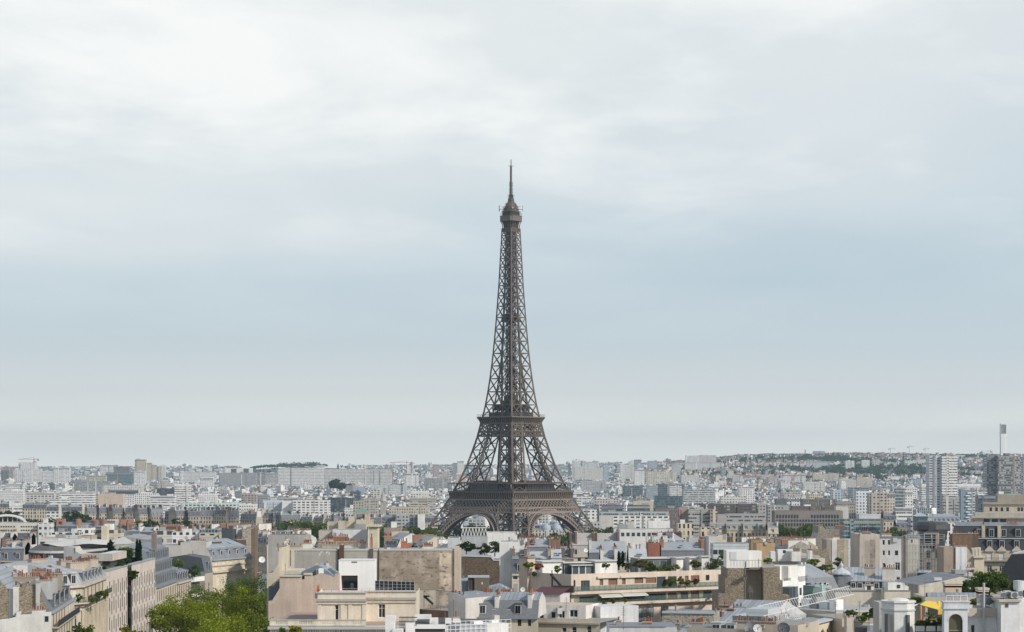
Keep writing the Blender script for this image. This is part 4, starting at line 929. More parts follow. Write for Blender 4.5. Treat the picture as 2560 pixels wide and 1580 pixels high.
H('B1', 1000, 1380, 475, 1100, 'stone house with orange brick chimney walls', chc=(.42, .20, .12), chim=3, col=STONE)
H('B1', 1381, 1840, 490, 1130, 'stone house with brown chimney walls right of the orange ones', chc=(.30, .14, .09), chim=3, col=STONE)
K('B1', 1660, 2160, 640, 900, 'b', CREAM, 'cream balcony block around a square cream tower'); K('B1', 1825, 1925, 575, 895, 'p', (.64, .58, .45), 'square cream stair tower with one slit window', cab=0)
K('B1', 1390, 1640, 615, 890, 's', WHITE, 'stepped white house left of the cream balcony block')
K('B1', 915, 1165, 692, 830, 's', WHITE, 'plain white house with two small windows')
K('B1', 1165, 1400, 700, 820, 'b', (.55, .58, .60), 'white house with glazed dormers beside the plain white one')
K('B1', 1400, 1640, 760, 700, 'p', (.46, .38, .31), 'blank taupe party wall above a small dark dome', cab=0)
K('B1', 700, 1170, 800, 740, 's', OFFW, 'low white terrace block with roof clutter')
K('B1', 1040, 1420, 820, 690, 's', WHITE, 'low white block with dark square windows left of the taupe wall', cab=0)
H('B1', 0, 200, 680, 850, 'black slate house with one white dormer at the left edge', slate=DARK, top=SLATE, col=STONE, hs=5); H('B1', 210, 540, 680, 860, 'black slate house with wide white dormer', slate=DARK, top=SLATE, col=STONE, hs=5)
H('B1', 0, 420, 835, 640, 'stone house with grey dormers at the left edge, below the slate pair', slate=SLATEM, top=ZINCL, col=STONE, chim=3)
K('B2', 500, 790, 660, 830, 'b', (.60, .57, .53), 'pale house with a rounded balcony front')
K('B2', 795, 1280, 688, 815, 's', WHITE, 'white house with scattered small windows')
K('B2', 1285, 1620, 712, 800, 's', CREAM, 'cream house with a long glazed attic', cab=0)
m_ = K('B2', 1290, 1612, 640, 806, 'g', (.45, .50, .54), 'glazed attic behind the cream house', cab=0)
K('B2', 1690, 1890, 640, 790, 'p', (.07, .08, .09), 'dark slate wall house between brown chimney stacks', cab=1)
K('B2', 1890, 2060, 620, 800, 'p', WHITE, 'narrow white house left of a rough stone gable')
K('B2', 2061, 2205, 625, 795, 'x', (.46, .40, .33), 'house with a rough stone side wall', cab=0); K('B2', 2206, 2290, 628, 797, 'k', BROWN, 'brown brick end beside the rough stone wall', cab=0)
H('B2', 0, 205, 560, 960, 'zinc roofed house with balcony dormers', slate=SLATEM, top=ZINCL); H('B2', 206, 480, 570, 930, 'zinc roofed house with white chimney pair', slate=SLATE, top=ZINCL, chc=WHITE)
GZ = 'zinc roofed houses in the dense quarter before the river'; LZ = 'zinc roofed house packed among others before the river'
for t_, x0, x1, y, Y in (('B2', 480, 720, 590, 980), ('B2', 721, 930, 575, 1000), ('B2', 931, 1180, 600, 960), ('B2', 1181, 1420, 560, 1050), ('B2', 1421, 1700, 545, 1080), ('B2', 1701, 1960, 555, 1040), ('B2', 1961, 2300, 560, 1000), ('B2', 2291, 2450, 650, 900), ('B3', 0, 200, 645, 900), ('B3', 201, 420, 650, 910), ('B3', 421, 640, 640, 930), ('B3', 641, 840, 645, 920), ('B3', 841, 1060, 620, 940), ('B3', 1061, 1290, 660, 900),
    ('B4', 0, 240, 660, 860), ('B4', 440, 650, 730, 820), ('B4', 651, 890, 740, 830), ('B4', 891, 1120, 800, 760), ('B5', 420, 650, 765, 900), ('B5', 651, 900, 775, 880), ('B5', 0, 270, 790, 800), ('B6', 0, 230, 700, 980), ('B6', 560, 860, 690, 860), ('B6', 1560, 1760, 770, 860), ('B6', 1761, 1990, 760, 870), ('B6', 1991, 2200, 770, 850), ('B6', 2201, 2450, 755, 880), ('B7', 0, 300, 800, 780), ('B7', 301, 480, 800, 800), ('B7', 481, 680, 785, 820), ('B7', 681, 880, 790, 810), ('B8', 430, 660, 660, 900), ('B1', 2160, 2450, 545, 1000), ('B1', 1840, 2160, 500, 1150), ('B1', 1860, 2130, 470, 1300), ('B1', 2131, 2450, 465, 1320)):
    H(t_, x0, x1, y, Y, LZ, group=GZ, col=jit(rb.choice((STONE, CREAM, OFFW)), rb), slate=jit(rb.choice((SLATEM, ZINC, SLATE)), rb, .2), top=jit(rb.choice((ZINC, ZINCL)), rb), ht=2.6, hs=2.8, chim=1 if t_ == 'B4' else 3, Y2=Y*rb.uniform(.985, 1.015))
# ---------------------------------------------------------------- the nearest roofs, each built by hand
rn = random.Random(33)
def NB(label, name, f, cat='building', group=None):
    mx, my = f.xy(f.L/2, 0); return thing(name, label, cat, (mx, my, ground(mx, my)-1), group)
def YF(t, x0, x1, Y, Y2=None): return FP(tp(t, x0)[0], Y, tp(t, x1)[0], Y2 or Y)
def OP(f, t, x0, x1, y0, y1, d=0): (a, p), (b_, q) = tp(t, x0, y0), tp(t, x1, y1); return f.op(a, b_, p, q, d)
def ZT(f, t, x, y, d=0): a, p = tp(t, x, y); return f.z(f.u(a, d), p, d)
def UT(f, t, x, d=0): return f.u(tp(t, x)[0], d)
def extr(m, f, t, pts, D, mat, col, tmat=None, tcol=None, d=0.0, down=None):
    """A wall outline (tile coordinates) standing on the plane d of the frame f, D metres thick; its upper edges carry tmat."""
    q = []
    for x, y in pts:
        u = UT(f, t, x, d); q.append((u, f.z(u, tp(t, x, y)[1], d)))
    if down is not None: q = [(u, max(z, down)) for u, z in q]
    A = [f(u, d, z) for u, z in q]; B_ = [f(u, d+D, z) for u, z in q]; n = len(q)
    uv = [(u, z) for u, z in q]
    m.face(A, mat, col, uv); m.face(B_[::-1], mat, col, uv[::-1])
    for i in range(n):
        j = (i+1) % n; flat = abs(q[i][0]-q[j][0]) > .25
        m.face([A[j], A[i], B_[i], B_[j]], (tmat or mat) if flat else mat, (tcol or col) if flat else col)
def fb(m, f, t, x0, x1, y0, y1, d0, d1, mat, col, **kw): o = OP(f, t, x0, x1, y0, y1, d0); m.fbox(f, o[0], o[1], d0, d1, o[2], o[3], mat, col, **kw)
def part(B, name, fn, *a, **k): m = MB(); fn(m, *a, **k); return m.build(name, B)
def stack(B, f, t, x0, x1, y0, y1, d0, d1, mat, col, pots): o = OP(f, t, x0, x1, y0, y1, d0); return chimney(B, f, o[0], o[1], d0, d1, o[2], o[3], mat, col, pots, rn)
def rail(m, f, u0, u1, d, z, h=1.0, step=.14, col=DARK, w=.03):
    n = max(2, int((u1-u0)/step))
    for i in range(n+1): u = lerp(u0, u1, i/n); m.fbox(f, u-w/2, u+w/2, d-w/2, d+w/2, z, z+h, 'plain', col)
    m.fbox(f, u0, u1, d-.03, d+.03, z+h, z+h+.06, 'plain', col)
UP = {'o': 0}
# 1 rubble gabled house at the lower left corner
f = YF('A1', 30, 810, 371.1, 372); B = NB('white rendered house with a rubble stone gable in the lower left corner', 'gabled_house', f); zb = B['_o'][2]
m = MB(); extr(m, f, 'A1', [(-60, 2600), (-60, 1330), (30, 1310), (145, 1300), (250, 1270), (262, 1190), (305, 1190), (305, 1240), (500, 1225), (500, 1180), (695, 1175), (695, 1200), (810, 1190), (810, 2600)], 3, 'plaster', (.66, .64, .60), 'zinc', ZINC, down=zb); m.build('wall', B)
window(B, f, *OP(f, 'A1', 705, 765, 1262, 1350), 'dark', -.02)
fs = FP(*[v for a in ((tp('A1', 810)[0], 372), (tp('A1', 1172)[0], 413)) for v in a]); ze = ZT(f, 'A1', 810, 1190)
m = MB(); ops = [(3.0+i*4.7, 4.25+i*4.7, ze-2.6, ze-.5, 'blind' if i > 4 else 'brown') for i in range(8)]+[(3.0+i*4.7, 4.25+i*4.7, ze-6.6, ze-3.6, 'brown') for i in range(8)]
openwall(m, B, fs, 0, fs.L, zb, ze, ops, 'plaster', CREAM, rec=.1); m.fbox(fs, 0, fs.L, -.5, -.003, ze-.35, ze+.05, 'plain', ZINCL); m.build('facade', B)
m = MB(); m.fbox(fs, 1, fs.L-.5, -1.1, -.01, ze-3.0, ze-2.75, 'plaster', STONE); rail(m, fs, 1, fs.L-.5, -1.05, ze-2.75, 1.0, .3, w=.07); m.fbox(fs, 1.2, fs.L-.7, -1.0, -.98, ze-2.6, ze-1.9, 'plain', DARK); m.build('balcony', B)
m = MB(); extr(m, f, 'A1', [(290, 1300), (290, 830), (425, 752), (570, 765), (620, 880), (790, 1185), (790, 1300)], 40, 'rubble', RUB, 'slate', SLATEM, d=3.2); m.build('gable', B)
m = MB(); extr(m, f, 'A1', [(-200, 2200), (-200, 560), (0, 705), (140, 848), (140, 2200)], 30, 'rubble', RUB, 'zinc', ZINCL, d=3.4, down=zb); fb(m, f, 'A1', 141, 204, 840, 1400, 3.3, 8, 'plaster', (.60, .60, .59)); m.build('gable', B)
stack(B, f, 'A1', 205, 290, 790, 1262, 2.6, 4.2, 'plaster', OFFW, 2); stack(B, f, 'A1', 563, 622, 735, 1160, 2.6, 4.4, 'plaster', (.5, .49, .46), 0); stack(B, f, 'A1', 500, 690, 1176, 1225, 0.1, .9, 'plaster', (.66, .64, .60), 5)
for i, (x0, x1, y0, y1, d, n) in enumerate(((620, 822, 702, 1000, 8, 9), (560, 900, 655, 900, 14, 14), (730, 975, 600, 880, 21, 9), (175, 560, 655, 720, 19, 12), (160, 360, 605, 700, 28, 8), (500, 720, 575, 660, 30, 9), (20, 130, 540, 700, 26, 6))): stack(B, f, 'A1', x0, x1, y0, y1, d, d+.7, 'plaster', (.44, .44, .43) if i < 2 else (.34, .28, .22), n)
m = MB()
for k in range(3): u = 13+k*9; rail(m, fs, u, u+5, .6, ze+1.2, .9, .3, w=.06)
m.build('roof_railing', B)
for k in range(4): m = MB(); dormer(m, fs, 10+k*8.5, 1.4, ze+.3, 2.2, .4, 2.4, SLATEM); m.build('dormer', B)
# 2 cream stone corner house with curved front
f1 = YF('A1', 970, 1290, 425, 430); f2 = YF('A1', 1290, 1676, 430, 466); B = NB('cream stone corner house with planted balcony and pale zinc mansard', 'corner_house', f1); zb = B['_o'][2]; ze = ZT(f1, 'A1', 980, 792)
m = MB(); ops1 = [OP(f1, 'A1', 1178, 1240, 840, 1010)+('white',)]; ops1 = []
openwall(m, B, f1, 0, f1.L, zb, ze, [(f1.L-2.6, f1.L-1.4, ze-3.2, ze-.9, 'blind'), (f1.L-2.6, f1.L-1.4, ze-8.6, ze-5.6, 'white'), (2, 3.2, ze-8.6, ze-5.6, 'white')], 'plaster', CREAM)
openwall(m, B, f2, 0, f2.L, zb, ze, [(2.5+i*5.4, 3.7+i*5.4, ze-3.2, ze-.9, 'brown') for i in range(6)]+[(2.5+i*5.4, 3.7+i*5.4, ze-8.6, ze-5.6, 'brown') for i in range(6)], 'plaster', CREAM, rec=.1)
for ff in (f1, f2):
    for zz, h, o in ((ze-.45, .45, .6), (ze-3.75, .3, 1.3), (ze-4.35, .55, .5), (ze-5.1, .3, .25)): m.fbox(ff, -.2, ff.L+.2, -o, -.003, zz, zz+h, 'plaster', CREAM)
    n = int(ff.L/2.7)
    for i in range(n+1): u = ff.L*i/n; m.fbox(ff, u-.28, u+.28, -.3, -.004, zb, ze-5.1, 'plaster', CREAM)
m.build('facade', B)
m = MB(); rail(m, f1, 0, f1.L, -1.2, ze-3.44, .95, .16); rail(m, f2, 0, f2.L, -1.2, ze-3.44, .95, .3); m.build('balcony_railing', B)
m = MB(); roofprof(m, f1, -.2, f1.L, 16, ze, 2.7, 1.4, 1.4, 'zinc', (.36, .37, .385), 'zinc', (.42, .43, .44), 'plaster', OFFW); roofprof(m, f2, 0, f2.L, 24, ze-.02, 2.7, 1.4, 1.4, 'zinc', (.34, .35, .365), 'zinc', (.42, .43, .44), 'plaster', OFFW)
m.fbox(f1, -14, -.25, 6, 22, zb, ze+2.4, 'plaster', STONE, 'zinc', (.42, .43, .44)); m.build('roof', B)
for ff, us in ((f1, (1.2, f1.L-2.2)), (f2, (4, 10, 15, 20, 25, 30))):
    for u in us: m = MB(); dormer(m, ff, u, 1.5, ze+.25, 2.0, .25, 2.2, (.10, .12, .15), roof=ZINCL); m.build('dormer', B)
for (x0, x1, y0, y1, d, n) in ((1110, 1340, 425, 560, 7, 8), (1330, 1415, 405, 520, 10, 4), (1420, 1550, 372, 490, 14, 6), (960, 1170, 400, 470, 12, 10), (500, 760, 372, 440, 16, 10)): stack(B, f1, 'A1', x0, x1, y0, y1, d, d+1.2, 'plaster', (.42, .36, .29), n)
for u, d in ((-9, 9), (-5, 10), (2.5, 5)): skylight(B, f1, u, d, ze+3.6)
# 3 ribbed office with roof garden
fa = YF('A1', 1676, 2006, 478, 505); fbw = YF('A2', -70, 300, 510, 546); fr_ = YF('A1', 2003, 2062, 511, 509); B = NB('pale ribbed office with narrow slit windows and a garden on its roof', 'office_block', fa); zb = B['_o'][2]; zt = ZT(fa, 'A1', 1680, 560); LIM = (.62, .54, .475)
m = MB()
for ff in (fa, fbw):
    n = int(ff.L/2.5); ops = []
    for i in range(n):
        for r_ in range(4):
            u = ff.L*(i+.5)/n; z = zt-4.2-r_*4.3+(.9 if i % 2 else 0)-(0 if r_ else .6); ops.append((u-.42, u+.42, z-1.5, z+1.5, 'dark'))
    openwall(m, B, ff, 0, ff.L, zb, zt, ops, 'plaster', LIM, rec=.12, rcol=(.10, .095, .09))  # dark reveals: shade of the jambs put into the colour
    m.fbox(ff, 0, ff.L, 1, 18, zb, zt-.9, 'plaster', LIM, 'plain', (.07, .10, .035)); m.fbox(ff, 0, ff.L, -.15, 1, zt, zt+.3, 'plain', ZINCL)
m.wall(fa.xy(0, 18), fa.xy(0, 0), zb, zt, 'plaster', LIM); m.build('facade', B)
m = MB(); openwall(m, B, fr_, -.6, fr_.L+.6, zb, zt-4.8, [(.4, fr_.L-.3, zt-10-6*i, zt-6.5-6*i, 'dark') for i in range(4)], 'plain', (.19, .18, .17)); m.build('link_bay', B)
fp = FP(247, 490, 281, 490); m = MB(); zz = ZT(fp, 'A1', 1600, 395); m.fbox(fp, 0, fp.L, 0, 18, zz, zz+1.7, 'plaster', (.42, .40, .37), 'plain', (.62, .62, .60))
fq = Fr(fp.xy(fp.L+.01, 0), fp.xy(fp.L+.01, 18)); [m.fbox(fq, .3+1.1*k, .75+1.1*k, -.12, 0, zz+.1, zz+1.55, 'plaster', LIM) for k in range(16)]; m.fbox(fp, .6, fp.L-.6, 1, 17, zz-1.3, zz, 'plain', (.05, .045, .04)); m.build('roof_pavilion', B)  # near-black box under the slab: the void's shade put into colour
f = YF('A1', 1000, 1400, 560); B = NB('bare grey concrete wall with a concave swooping top edge', 'curved_wall_building', f)
m = MB(); extr(m, f, 'A1', [(1003, 700), (1003, 178), (1150, 175), (1170, 212), (1200, 245), (1260, 280), (1390, 300), (1390, 700)], 9, 'plaster', (.38, .38, .38), 'plain', (.50, .47, .42)); m.build('wall', B); m = MB(); fb(m, f, 'A1', 1280, 1560, 290, 345, -2, 6, 'plaster', STONE); m.build('annexe', B)
f = YF('A1', 1425, 2300, 640); B = NB('large hall with a broad pale gable and grey corrugated roof', 'market_hall', f)
m = MB(); extr(m, f, 'A1', [(1425, 500), (1425, 165), (1950, 8), (2130, 110), (2300, 130), (2300, 500)], 1, 'plaster', (.50, .47, .40), 'zinc', GREYC); extr(m, f, 'A1', [(1530, 150), (1950, 12), (2128, 112), (2060, 122)], .1, 'plain', (.66, .66, .66), d=-.15); m.build('gable', B)
m = MB(); extr(m, f, 'A1', [(1950, 2), (2330, 62), (2330, 190), (2135, 110)], 26, 'zinc', (.33, .33, .33), 'zinc', (.33, .33, .33), d=1.1); m.build('roof', B)
m = MB(); fb(m, f, 'A1', 2135, 2330, 70, 230, 1.5, 20, 'facade_ribbon', (.46, .46, .45)); m.build('side_wing', B)
f = YF('A1', 100, 1430, 570); B = NB('round dark theatre with a white membrane roof', 'theatre', f); zc = ZT(f, 'A1', 700, 200)
c = f.xy(f.L*.50, 30); rx = f.L*.46
def ell(r, a): return (c[0]+rx*r*math.cos(a), c[1]+28*r*math.sin(a))
m = MB(); n = 36
def ering(m, r0, z0, r1, z1, mat, col):
    for i in range(n):
        a, b_ = 2*math.pi*i/n, 2*math.pi*(i+1)/n; m.face([(*ell(r0, a), z0), (*ell(r0, b_), z0), (*ell(r1, b_), z1), (*ell(r1, a), z1)], mat, col)
zr0 = ZT(f, 'A1', 700, 265, 6); ering(m, .93, ground(*c)-1, 1, zr0, 'facade_slit', (.035, .036, .04)); ering(m, 1, zr0, .97, zr0+.6, 'plain', (.4, .4, .39)); ering(m, .97, zr0+.5, .8, zr0+1.6, 'plain', (.11, .095, .085)); ering(m, .8, zr0+1.6, 0, zr0+1.8, 'plain', (.11, .095, .085)); m.build('drum', B)
m = MB()
for i in range(n):
    a, b_ = 2*math.pi*i/n, 2*math.pi*(i+1)/n; w = lambda q: .30*math.sin(5*q); q0 = lambda r, q, z: (c[0]+2.1+rx*.93*r*math.cos(q), c[1]+22*r*math.sin(q), z)
    m.face([q0(.98, a, zr0+1.9+w(a)), q0(.98, b_, zr0+1.9+w(b_)), q0(.5, b_, zr0+2.7), q0(.5, a, zr0+2.7)], 'plain', (.60, .575, .53)); m.face([q0(.5, a, zr0+2.7), q0(.5, b_, zr0+2.7), q0(0, 0, zr0+2.9)], 'plain', (.60, .575, .54)); m.face([q0(.98, a, zr0+1.9+w(a)), q0(.98, b_, zr0+1.9+w(b_)), q0(.9, b_, zr0+1), q0(.9, a, zr0+1)], 'plain', (.05, .05, .055))
m.build('roof', B)
# 4-7 row along the avenue
f = YF('A2', 322, 640, 547, 582); B = NB('blue-grey mansard house with two tiers of tall dormers along the avenue', 'mansard_house', f); zb = B['_o'][2]; ze = ZT(f, 'A2', 330, 1050)
m = MB(); openwall(m, B, f, 0, f.L, zb, ze, [(1.5+i*3.1, 2.6+i*3.1, ze-4-4*r_, ze-1.2-4*r_, 'brown') for i in range(int(f.L/3.1)) for r_ in range(2)], 'plaster', CREAM, rec=.1); m.fbox(f, 0, f.L, -.5, -.003, ze-.4, ze, 'plain', ZINC); m.wall(f.xy(0, 14), f.xy(0, 0), zb, ze, 'plaster', OFFW); m.build('facade', B)
m = MB(); roofprof(m, f, 0, f.L, 15, ze, 9.2, 1.2, 3.0, 'zinc', (.20, .225, .26), 'zinc', ZINC, 'plain', (.24, .26, .29)); m.build('roof', B)
for r_ in range(3):
    for i in range(int(f.L/3.1)): m = MB(); dormer(m, f, 2+i*3.1, 1.3, ze+.3+3*r_, 2.5, .05+.98*r_, 1.9+.98*r_, (.16, .18, .21), (.40, .42, .43), roof=ZINC); m.build('dormer', B)
f0 = FP(395, 548, 420, 548); stack(B, f0, 'A2', 243, 310, 215, 470, 6, 8, 'brick', (.22, .19, .16), 3)
f = YF('A2', 640, 868, 583, 604); B = NB('small cream house with scrolled window heads next to the blue-grey mansard', 'town_house', f); zb = B['_o'][2]; ze = ZT(f, 'A2', 660, 985)
m = MB(); openwall(m, B, f, 0, f.L, zb, ze, [(1+i*2.6, 2+i*2.6, ze-4.4, ze-1, 'brown') for i in range(int(f.L/2.6))], 'plaster', CREAM, rec=.1); m.fbox(f, 0, f.L, -.6, -.003, ze-.4, ze, 'plaster', CREAM); m.build('facade', B)
m = MB(); roofprof(m, f, 0, f.L, 12, ze, 2.6, 1.2, 1.2, 'zinc', ZINC, 'zinc', ZINC, 'plaster', OFFW); m.build('roof', B)
for i in range(5): m = MB(); dormer(m, f, 2+i*3.6, 1.3, ze+.4, 2.2, .1, 1.8, SLATEM, roof=ZINCL); m.build('dormer', B)
f = YF('A2', 868, 1080, 602, 611); B = NB('modern white house with glazed balconies and a hanging green roof garden', 'apartment_block', f); zb = B['_o'][2]; zt = ZT(f, 'A2', 880, 905)
m = MB(); m.fbox(f, 0, f.L, 1.5, 14, zb, zt, 'facade_glass', (.2, .2, .2), 'plain', (.1, .13, .05)); m.wall(f.xy(0, 14), f.xy(0, 0), zb, zt, 'plaster', WHITE); m.build('wall', B)
for i in range(4): m = MB(); m.fbox(f, 0, f.L, 0, 1.5, zt-1.3-4.4*i, zt-4.4*i, 'plain', WHITE); m.fbox(f, .1, f.L-.1, 0, .05, zt-4.4*i, zt-4.4*i+1.3, 'glass', (.12, .16, .13)); m.build('balcony', B)
f = YF('A2', 1085, 1212, 616, 626); B = NB('narrow stone corner with a steep black slate roof and round dormer', 'corner_house', f); zb = B['_o'][2]; ze = ZT(f, 'A2', 1090, 848)
m = MB(); openwall(m, B, f, 0, f.L, zb, ze, [(f.L*.4, f.L*.65, ze-6.5, ze-2.8, 'white')], 'plaster', STONE); m.wall(f.xy(0, 12), f.xy(0, 0), zb, ze, 'plaster', STONE); m.build('facade', B)
m = MB(); roofprof(m, f, 0, f.L, 12, ze, 4.6, .8, 1.0, 'slate', SLATEM, 'zinc', SLATE, 'slate', (.07, .08, .095)); dormer(m, f, f.L*.5, 1.5, ze+.6, 2.6, .1, 1.6, SLATE); m.build('roof', B)
# 8 five-window cream house with a blank side wall
f = YF('A2', 1192, 1822, 641, 666); B = NB('cream house with five blind-covered windows and a huge blank side wall', 'town_house', f); zb = B['_o'][2]; ze = ZT(f, 'A2', 1200, 626)
ops = [OP(f, 'A2', x, x+44, y, y+108)+('blind',) for x, y in ((1238, 668), (1360, 655), (1478, 648), (1592, 640), (1708, 630))]+[OP(f, 'A2', x, x+44, y, y+130)+('blind',) for x, y in ((1275, 895), (1400, 885), (1515, 872), (1630, 860), (1745, 850))]
m = MB(); openwall(m, B, f, 0, f.L, zb, ze, ops, 'plaster', (.64, .55, .40)); m.fbox(f, 0, f.L, -.5, -.003, ze-.4, ze+.05, 'plain', ZINCL)
o = OP(f, 'A2', 1200, 1300, 800, 835); m.fbox(f, 0, f.L, -.7, -.004, o[2], o[2]+.5, 'plaster', CREAM); m.fbox(f, 0, f.L, -.3, -.005, o[2]+2.0, o[2]+2.3, 'plaster', CREAM); m.wall(f.xy(f.L, 0), f.xy(f.L, 16), zb, ze, 'plaster', CREAM); m.build('facade', B)
m = MB(); roofprof(m, f, 0, f.L, 17, ze, 3.3, 2.3, 2.0, 'zinc', (.23, .245, .27), 'zinc', (.34, .38, .41), 'plaster', OFFW); m.fbox(f, -.25, .15, 0, 17, ze, ze+.9, 'plaster', OFFW); m.fbox(f, f.L-.15, f.L+.3, 0, 17, ze, ze+.9, 'plaster', OFFW); m.build('roof', B)
for i in range(5): m = MB(); dormer(m, f, f.L*(i+.35)/5, 1.2, ze+1.0, 1.7, .55, 2.4, (.34, .36, .39), WHITE, roof=ZINC); m.build('dormer', B)
for i, u in enumerate((3, 11, 20)): skylight(B, f, u, 4+i % 2*2, ze+4.2+i % 2*.7, 1.2, 1.3)
stack(B, f, 'A2', 1215, 1350, 342, 450, 5, 6.2, 'brick', (.10, .075, .06), 0); stack(B, f, 'A2', 1590, 1735, 312, 430, 6, 7.2, 'brick', (.10, .075, .06), 7); stack(B, f, 'A2', 1385, 1425, 325, 370, 8, 9, 'plaster', OFFW, 1)
f = YF('A2', 455, 1195, 640.5); m = MB(); extr(m, f, 'A2', [(455, 1300), (455, 398), (640, 396), (700, 396), (700, 350), (1100, 348), (1108, 440), (1150, 520), (1194, 612), (1194, 1300)], 13, 'plaster', (.54, .515, .475), 'plain', ZINC); m.build('party_wall', B)
stack(B, f, 'A2', 660, 745, 330, 395, 1, 2, 'brick', (.13, .08, .06), 0); stack(B, f, 'A2', 860, 1100, 330, 352, 2, 2.6, 'plaster', OFFW, 9)
# centre: long weathered party wall
f = YF('A3', 350, 3216, 470); f = FP(695, 470, 1148.5, 470); B = NB('long weathered party wall building with patched grey and brown plaster', 'party_wall_building', f); zb = B['_o'][2]; zt = ZT(f, 'A3', 800, 205)
m = MB(); m.fbox(f, 0, f.L, 0, 18, zb, zt-.35, 'plaster', (.50, .44, .36), 'zinc', (.40, .40, .395)); m.fbox(f, -.2, f.L-1, -.18, .4, zt-.35, zt, 'plain', (.52, .50, .46)); m.build('wall', B)
m = MB(); fb(m, f, 'A3', 605, 1283, 215, 700, -.04, -.003, 'peeling', (.38, .36, .325)); fb(m, f, 'A3', 1385, 1785, 215, 700, -.04, -.003, 'peeling', (.40, .38, .34)); m.build('grey_plaster_panel', B)
m = MB(); fb(m, f, 'A3', 372, 604, 215, 535, -.25, -.003, 'plaster', (.62, .57, .47)); fb(m, f, 'A3', 412, 552, 222, 470, -.28, -.252, 'rubble', (.27, .22, .15)); m.build('quoined_panel', B)
m = MB(); fb(m, f, 'A3', 1312, 1385, 145, 700, -.7, -.003, 'brick', (.12, .065, .045)); fb(m, f, 'A3', 1283, 1310, 215, 700, -.3, -.003, 'plain', (.10, .09, .085)); m.build('brick_flue', B)
m = MB(); fb(m, f, 'A3', 1790, 1845, 200, 700, -.4, -.003, 'plain', (.10, .085, .075)); fb(m, f, 'A3', 1925, 1938, 205, 700, -.2, -.003, 'plain', (.05, .045, .04)); fb(m, f, 'A3', 1850, 1924, 380, 700, -.1, -.003, 'rubble', (.22, .17, .13)); m.build('drain_pipe', B)
m = MB(); o0 = UT(f, 'A3', 1940); o1 = UT(f, 'A4', 873); m.fbox(f, o0, o1, -.06, -.003, ZT(f, 'A4', 500, 850), zt-.4, 'stained', (.40, .345, .285)); m.build('stained_panel', B)
m = MB(); fb(m, f, 'A4', 873, 1108, 200, 1100, -.06, -.003, 'stained', (.68, .58, .47)); fb(m, f, 'A4', 1108, 1184, 160, 1000, -.5, 2, 'plaster', (.60, .49, .38)); m.build('cream_pier', B)
for x0, x1, y0, y1, d, n, mt, c in ((310, 720, 160, 205, 1.5, 9, 'plaster', (.5, .44, .34)), (735, 870, 120, 200, 6, 9, 'plaster', OFFW), (1045, 1270, 142, 200, 3, 5, 'plaster', STONE), (1215, 1450, 15, 120, 14, 9, 'brick', (.36, .15, .08)), (1060, 1215, 55, 130, 13, 9, 'plaster', CREAM), (1375, 1570, 90, 180, 12, 8, 'rubble', RUB), (1610, 1730, 130, 200, 4, 5, 'plaster', STONE), (1800, 1836, 30, 190, 2, 1, 'brick', (.42, .17, .09)), (970, 1350, 95, 180, 9, 8, 'rubble', (.34, .29, .22))): stack(B, f, 'A3', x0, x1, y0, y1, d, d+.9, mt, c, n)
for x0, x1, y0, y1, d, n, c in ((265, 365, 90, 190, 8, 4, (.40, .17, .09)), (620, 770, 165, 200, 3, 8, OFFW), (0, 120, 10, 80, 16, 7, (.3, .2, .14))): stack(B, f, 'A4', x0, x1, y0, y1, d, d+.9, 'plaster', c, n)
m = MB(); extr(m, f, 'A4', [(250, 195), (380, 110), (450, 120), (400, 195)], 3, 'brick', (.38, .16, .09), 'zinc', ZINC, d=5); extr(m, f, 'A3', [(1270, 195), (1300, 160), (1480, 150), (1530, 195)], 4, 'plain', (.5, .52, .54), 'glass', (.4, .45, .5), d=2); m.build('roof_lantern', B)
# pinkish gable in front of it
f = YF('A3', 190, 1300, 428); B = NB('pinkish beige gable end with a stepped outline and small slate roof', 'gabled_house', f); zb = B['_o'][2]
m = MB(); extr(m, f, 'A3', [(192, 2600), (195, 1025), (255, 1018), (372, 822), (372, 640), (720, 635), (720, 688), (765, 680), (765, 600), (875, 598), (875, 640), (1010, 588), (1130, 615), (1235, 645), (1240, 600), (1300, 600), (1300, 2600)], 9, 'plaster', (.52, .42, .35), 'zinc', ZINC, down=zb); m.build('wall', B)
m = MB(); fb(m, f, 'A3', 360, 722, 618, 642, -.3, .6, 'plaster', (.58, .52, .43)); fb(m, f, 'A3', 750, 880, 585, 612, -.25, .6, 'plaster', (.58, .52, .43)); m.build('coping', B)
m = MB(); extr(m, f, 'A3', [(680, 640), (720, 560), (960, 458), (1045, 490), (1240, 640)], 14, 'slate', (.14, .17, .20), 'zinc', (.30, .34, .38), d=3); m.build('roof', B)
m = MB(); fb(m, f, 'A3', 985, 1055, 512, 610, 1.5, 5, 'plain', WHITE); m.build('roof_lantern', B)
f = YF('A3', 175, 372, 436); B = NB('cream stepped wall with slate flank between the plane trees and pink gable', 'stepped_house', f); zb = B['_o'][2]
m = MB(); extr(m, f, 'A3', [(172, 2600), (172, 590), (262, 575), (352, 440), (352, 200), (372, 195), (372, 2600)], 20, 'plaster', (.56, .49, .38), 'slate', SLATEM, down=zb); fb(m, f, 'A3', 372, 690, 545, 640, 3, 14, 'plaster', (.62, .57, .48)); m.build('wall', B)
m = MB(); extr(m, f, 'A3', [(205, 1015), (205, 795), (280, 788), (330, 720), (372, 712), (372, 800), (262, 1015)], 8, 'slate', (.12, .14, .17), 'zinc', ZINC, d=-3.0); m.build('side_roof', B)
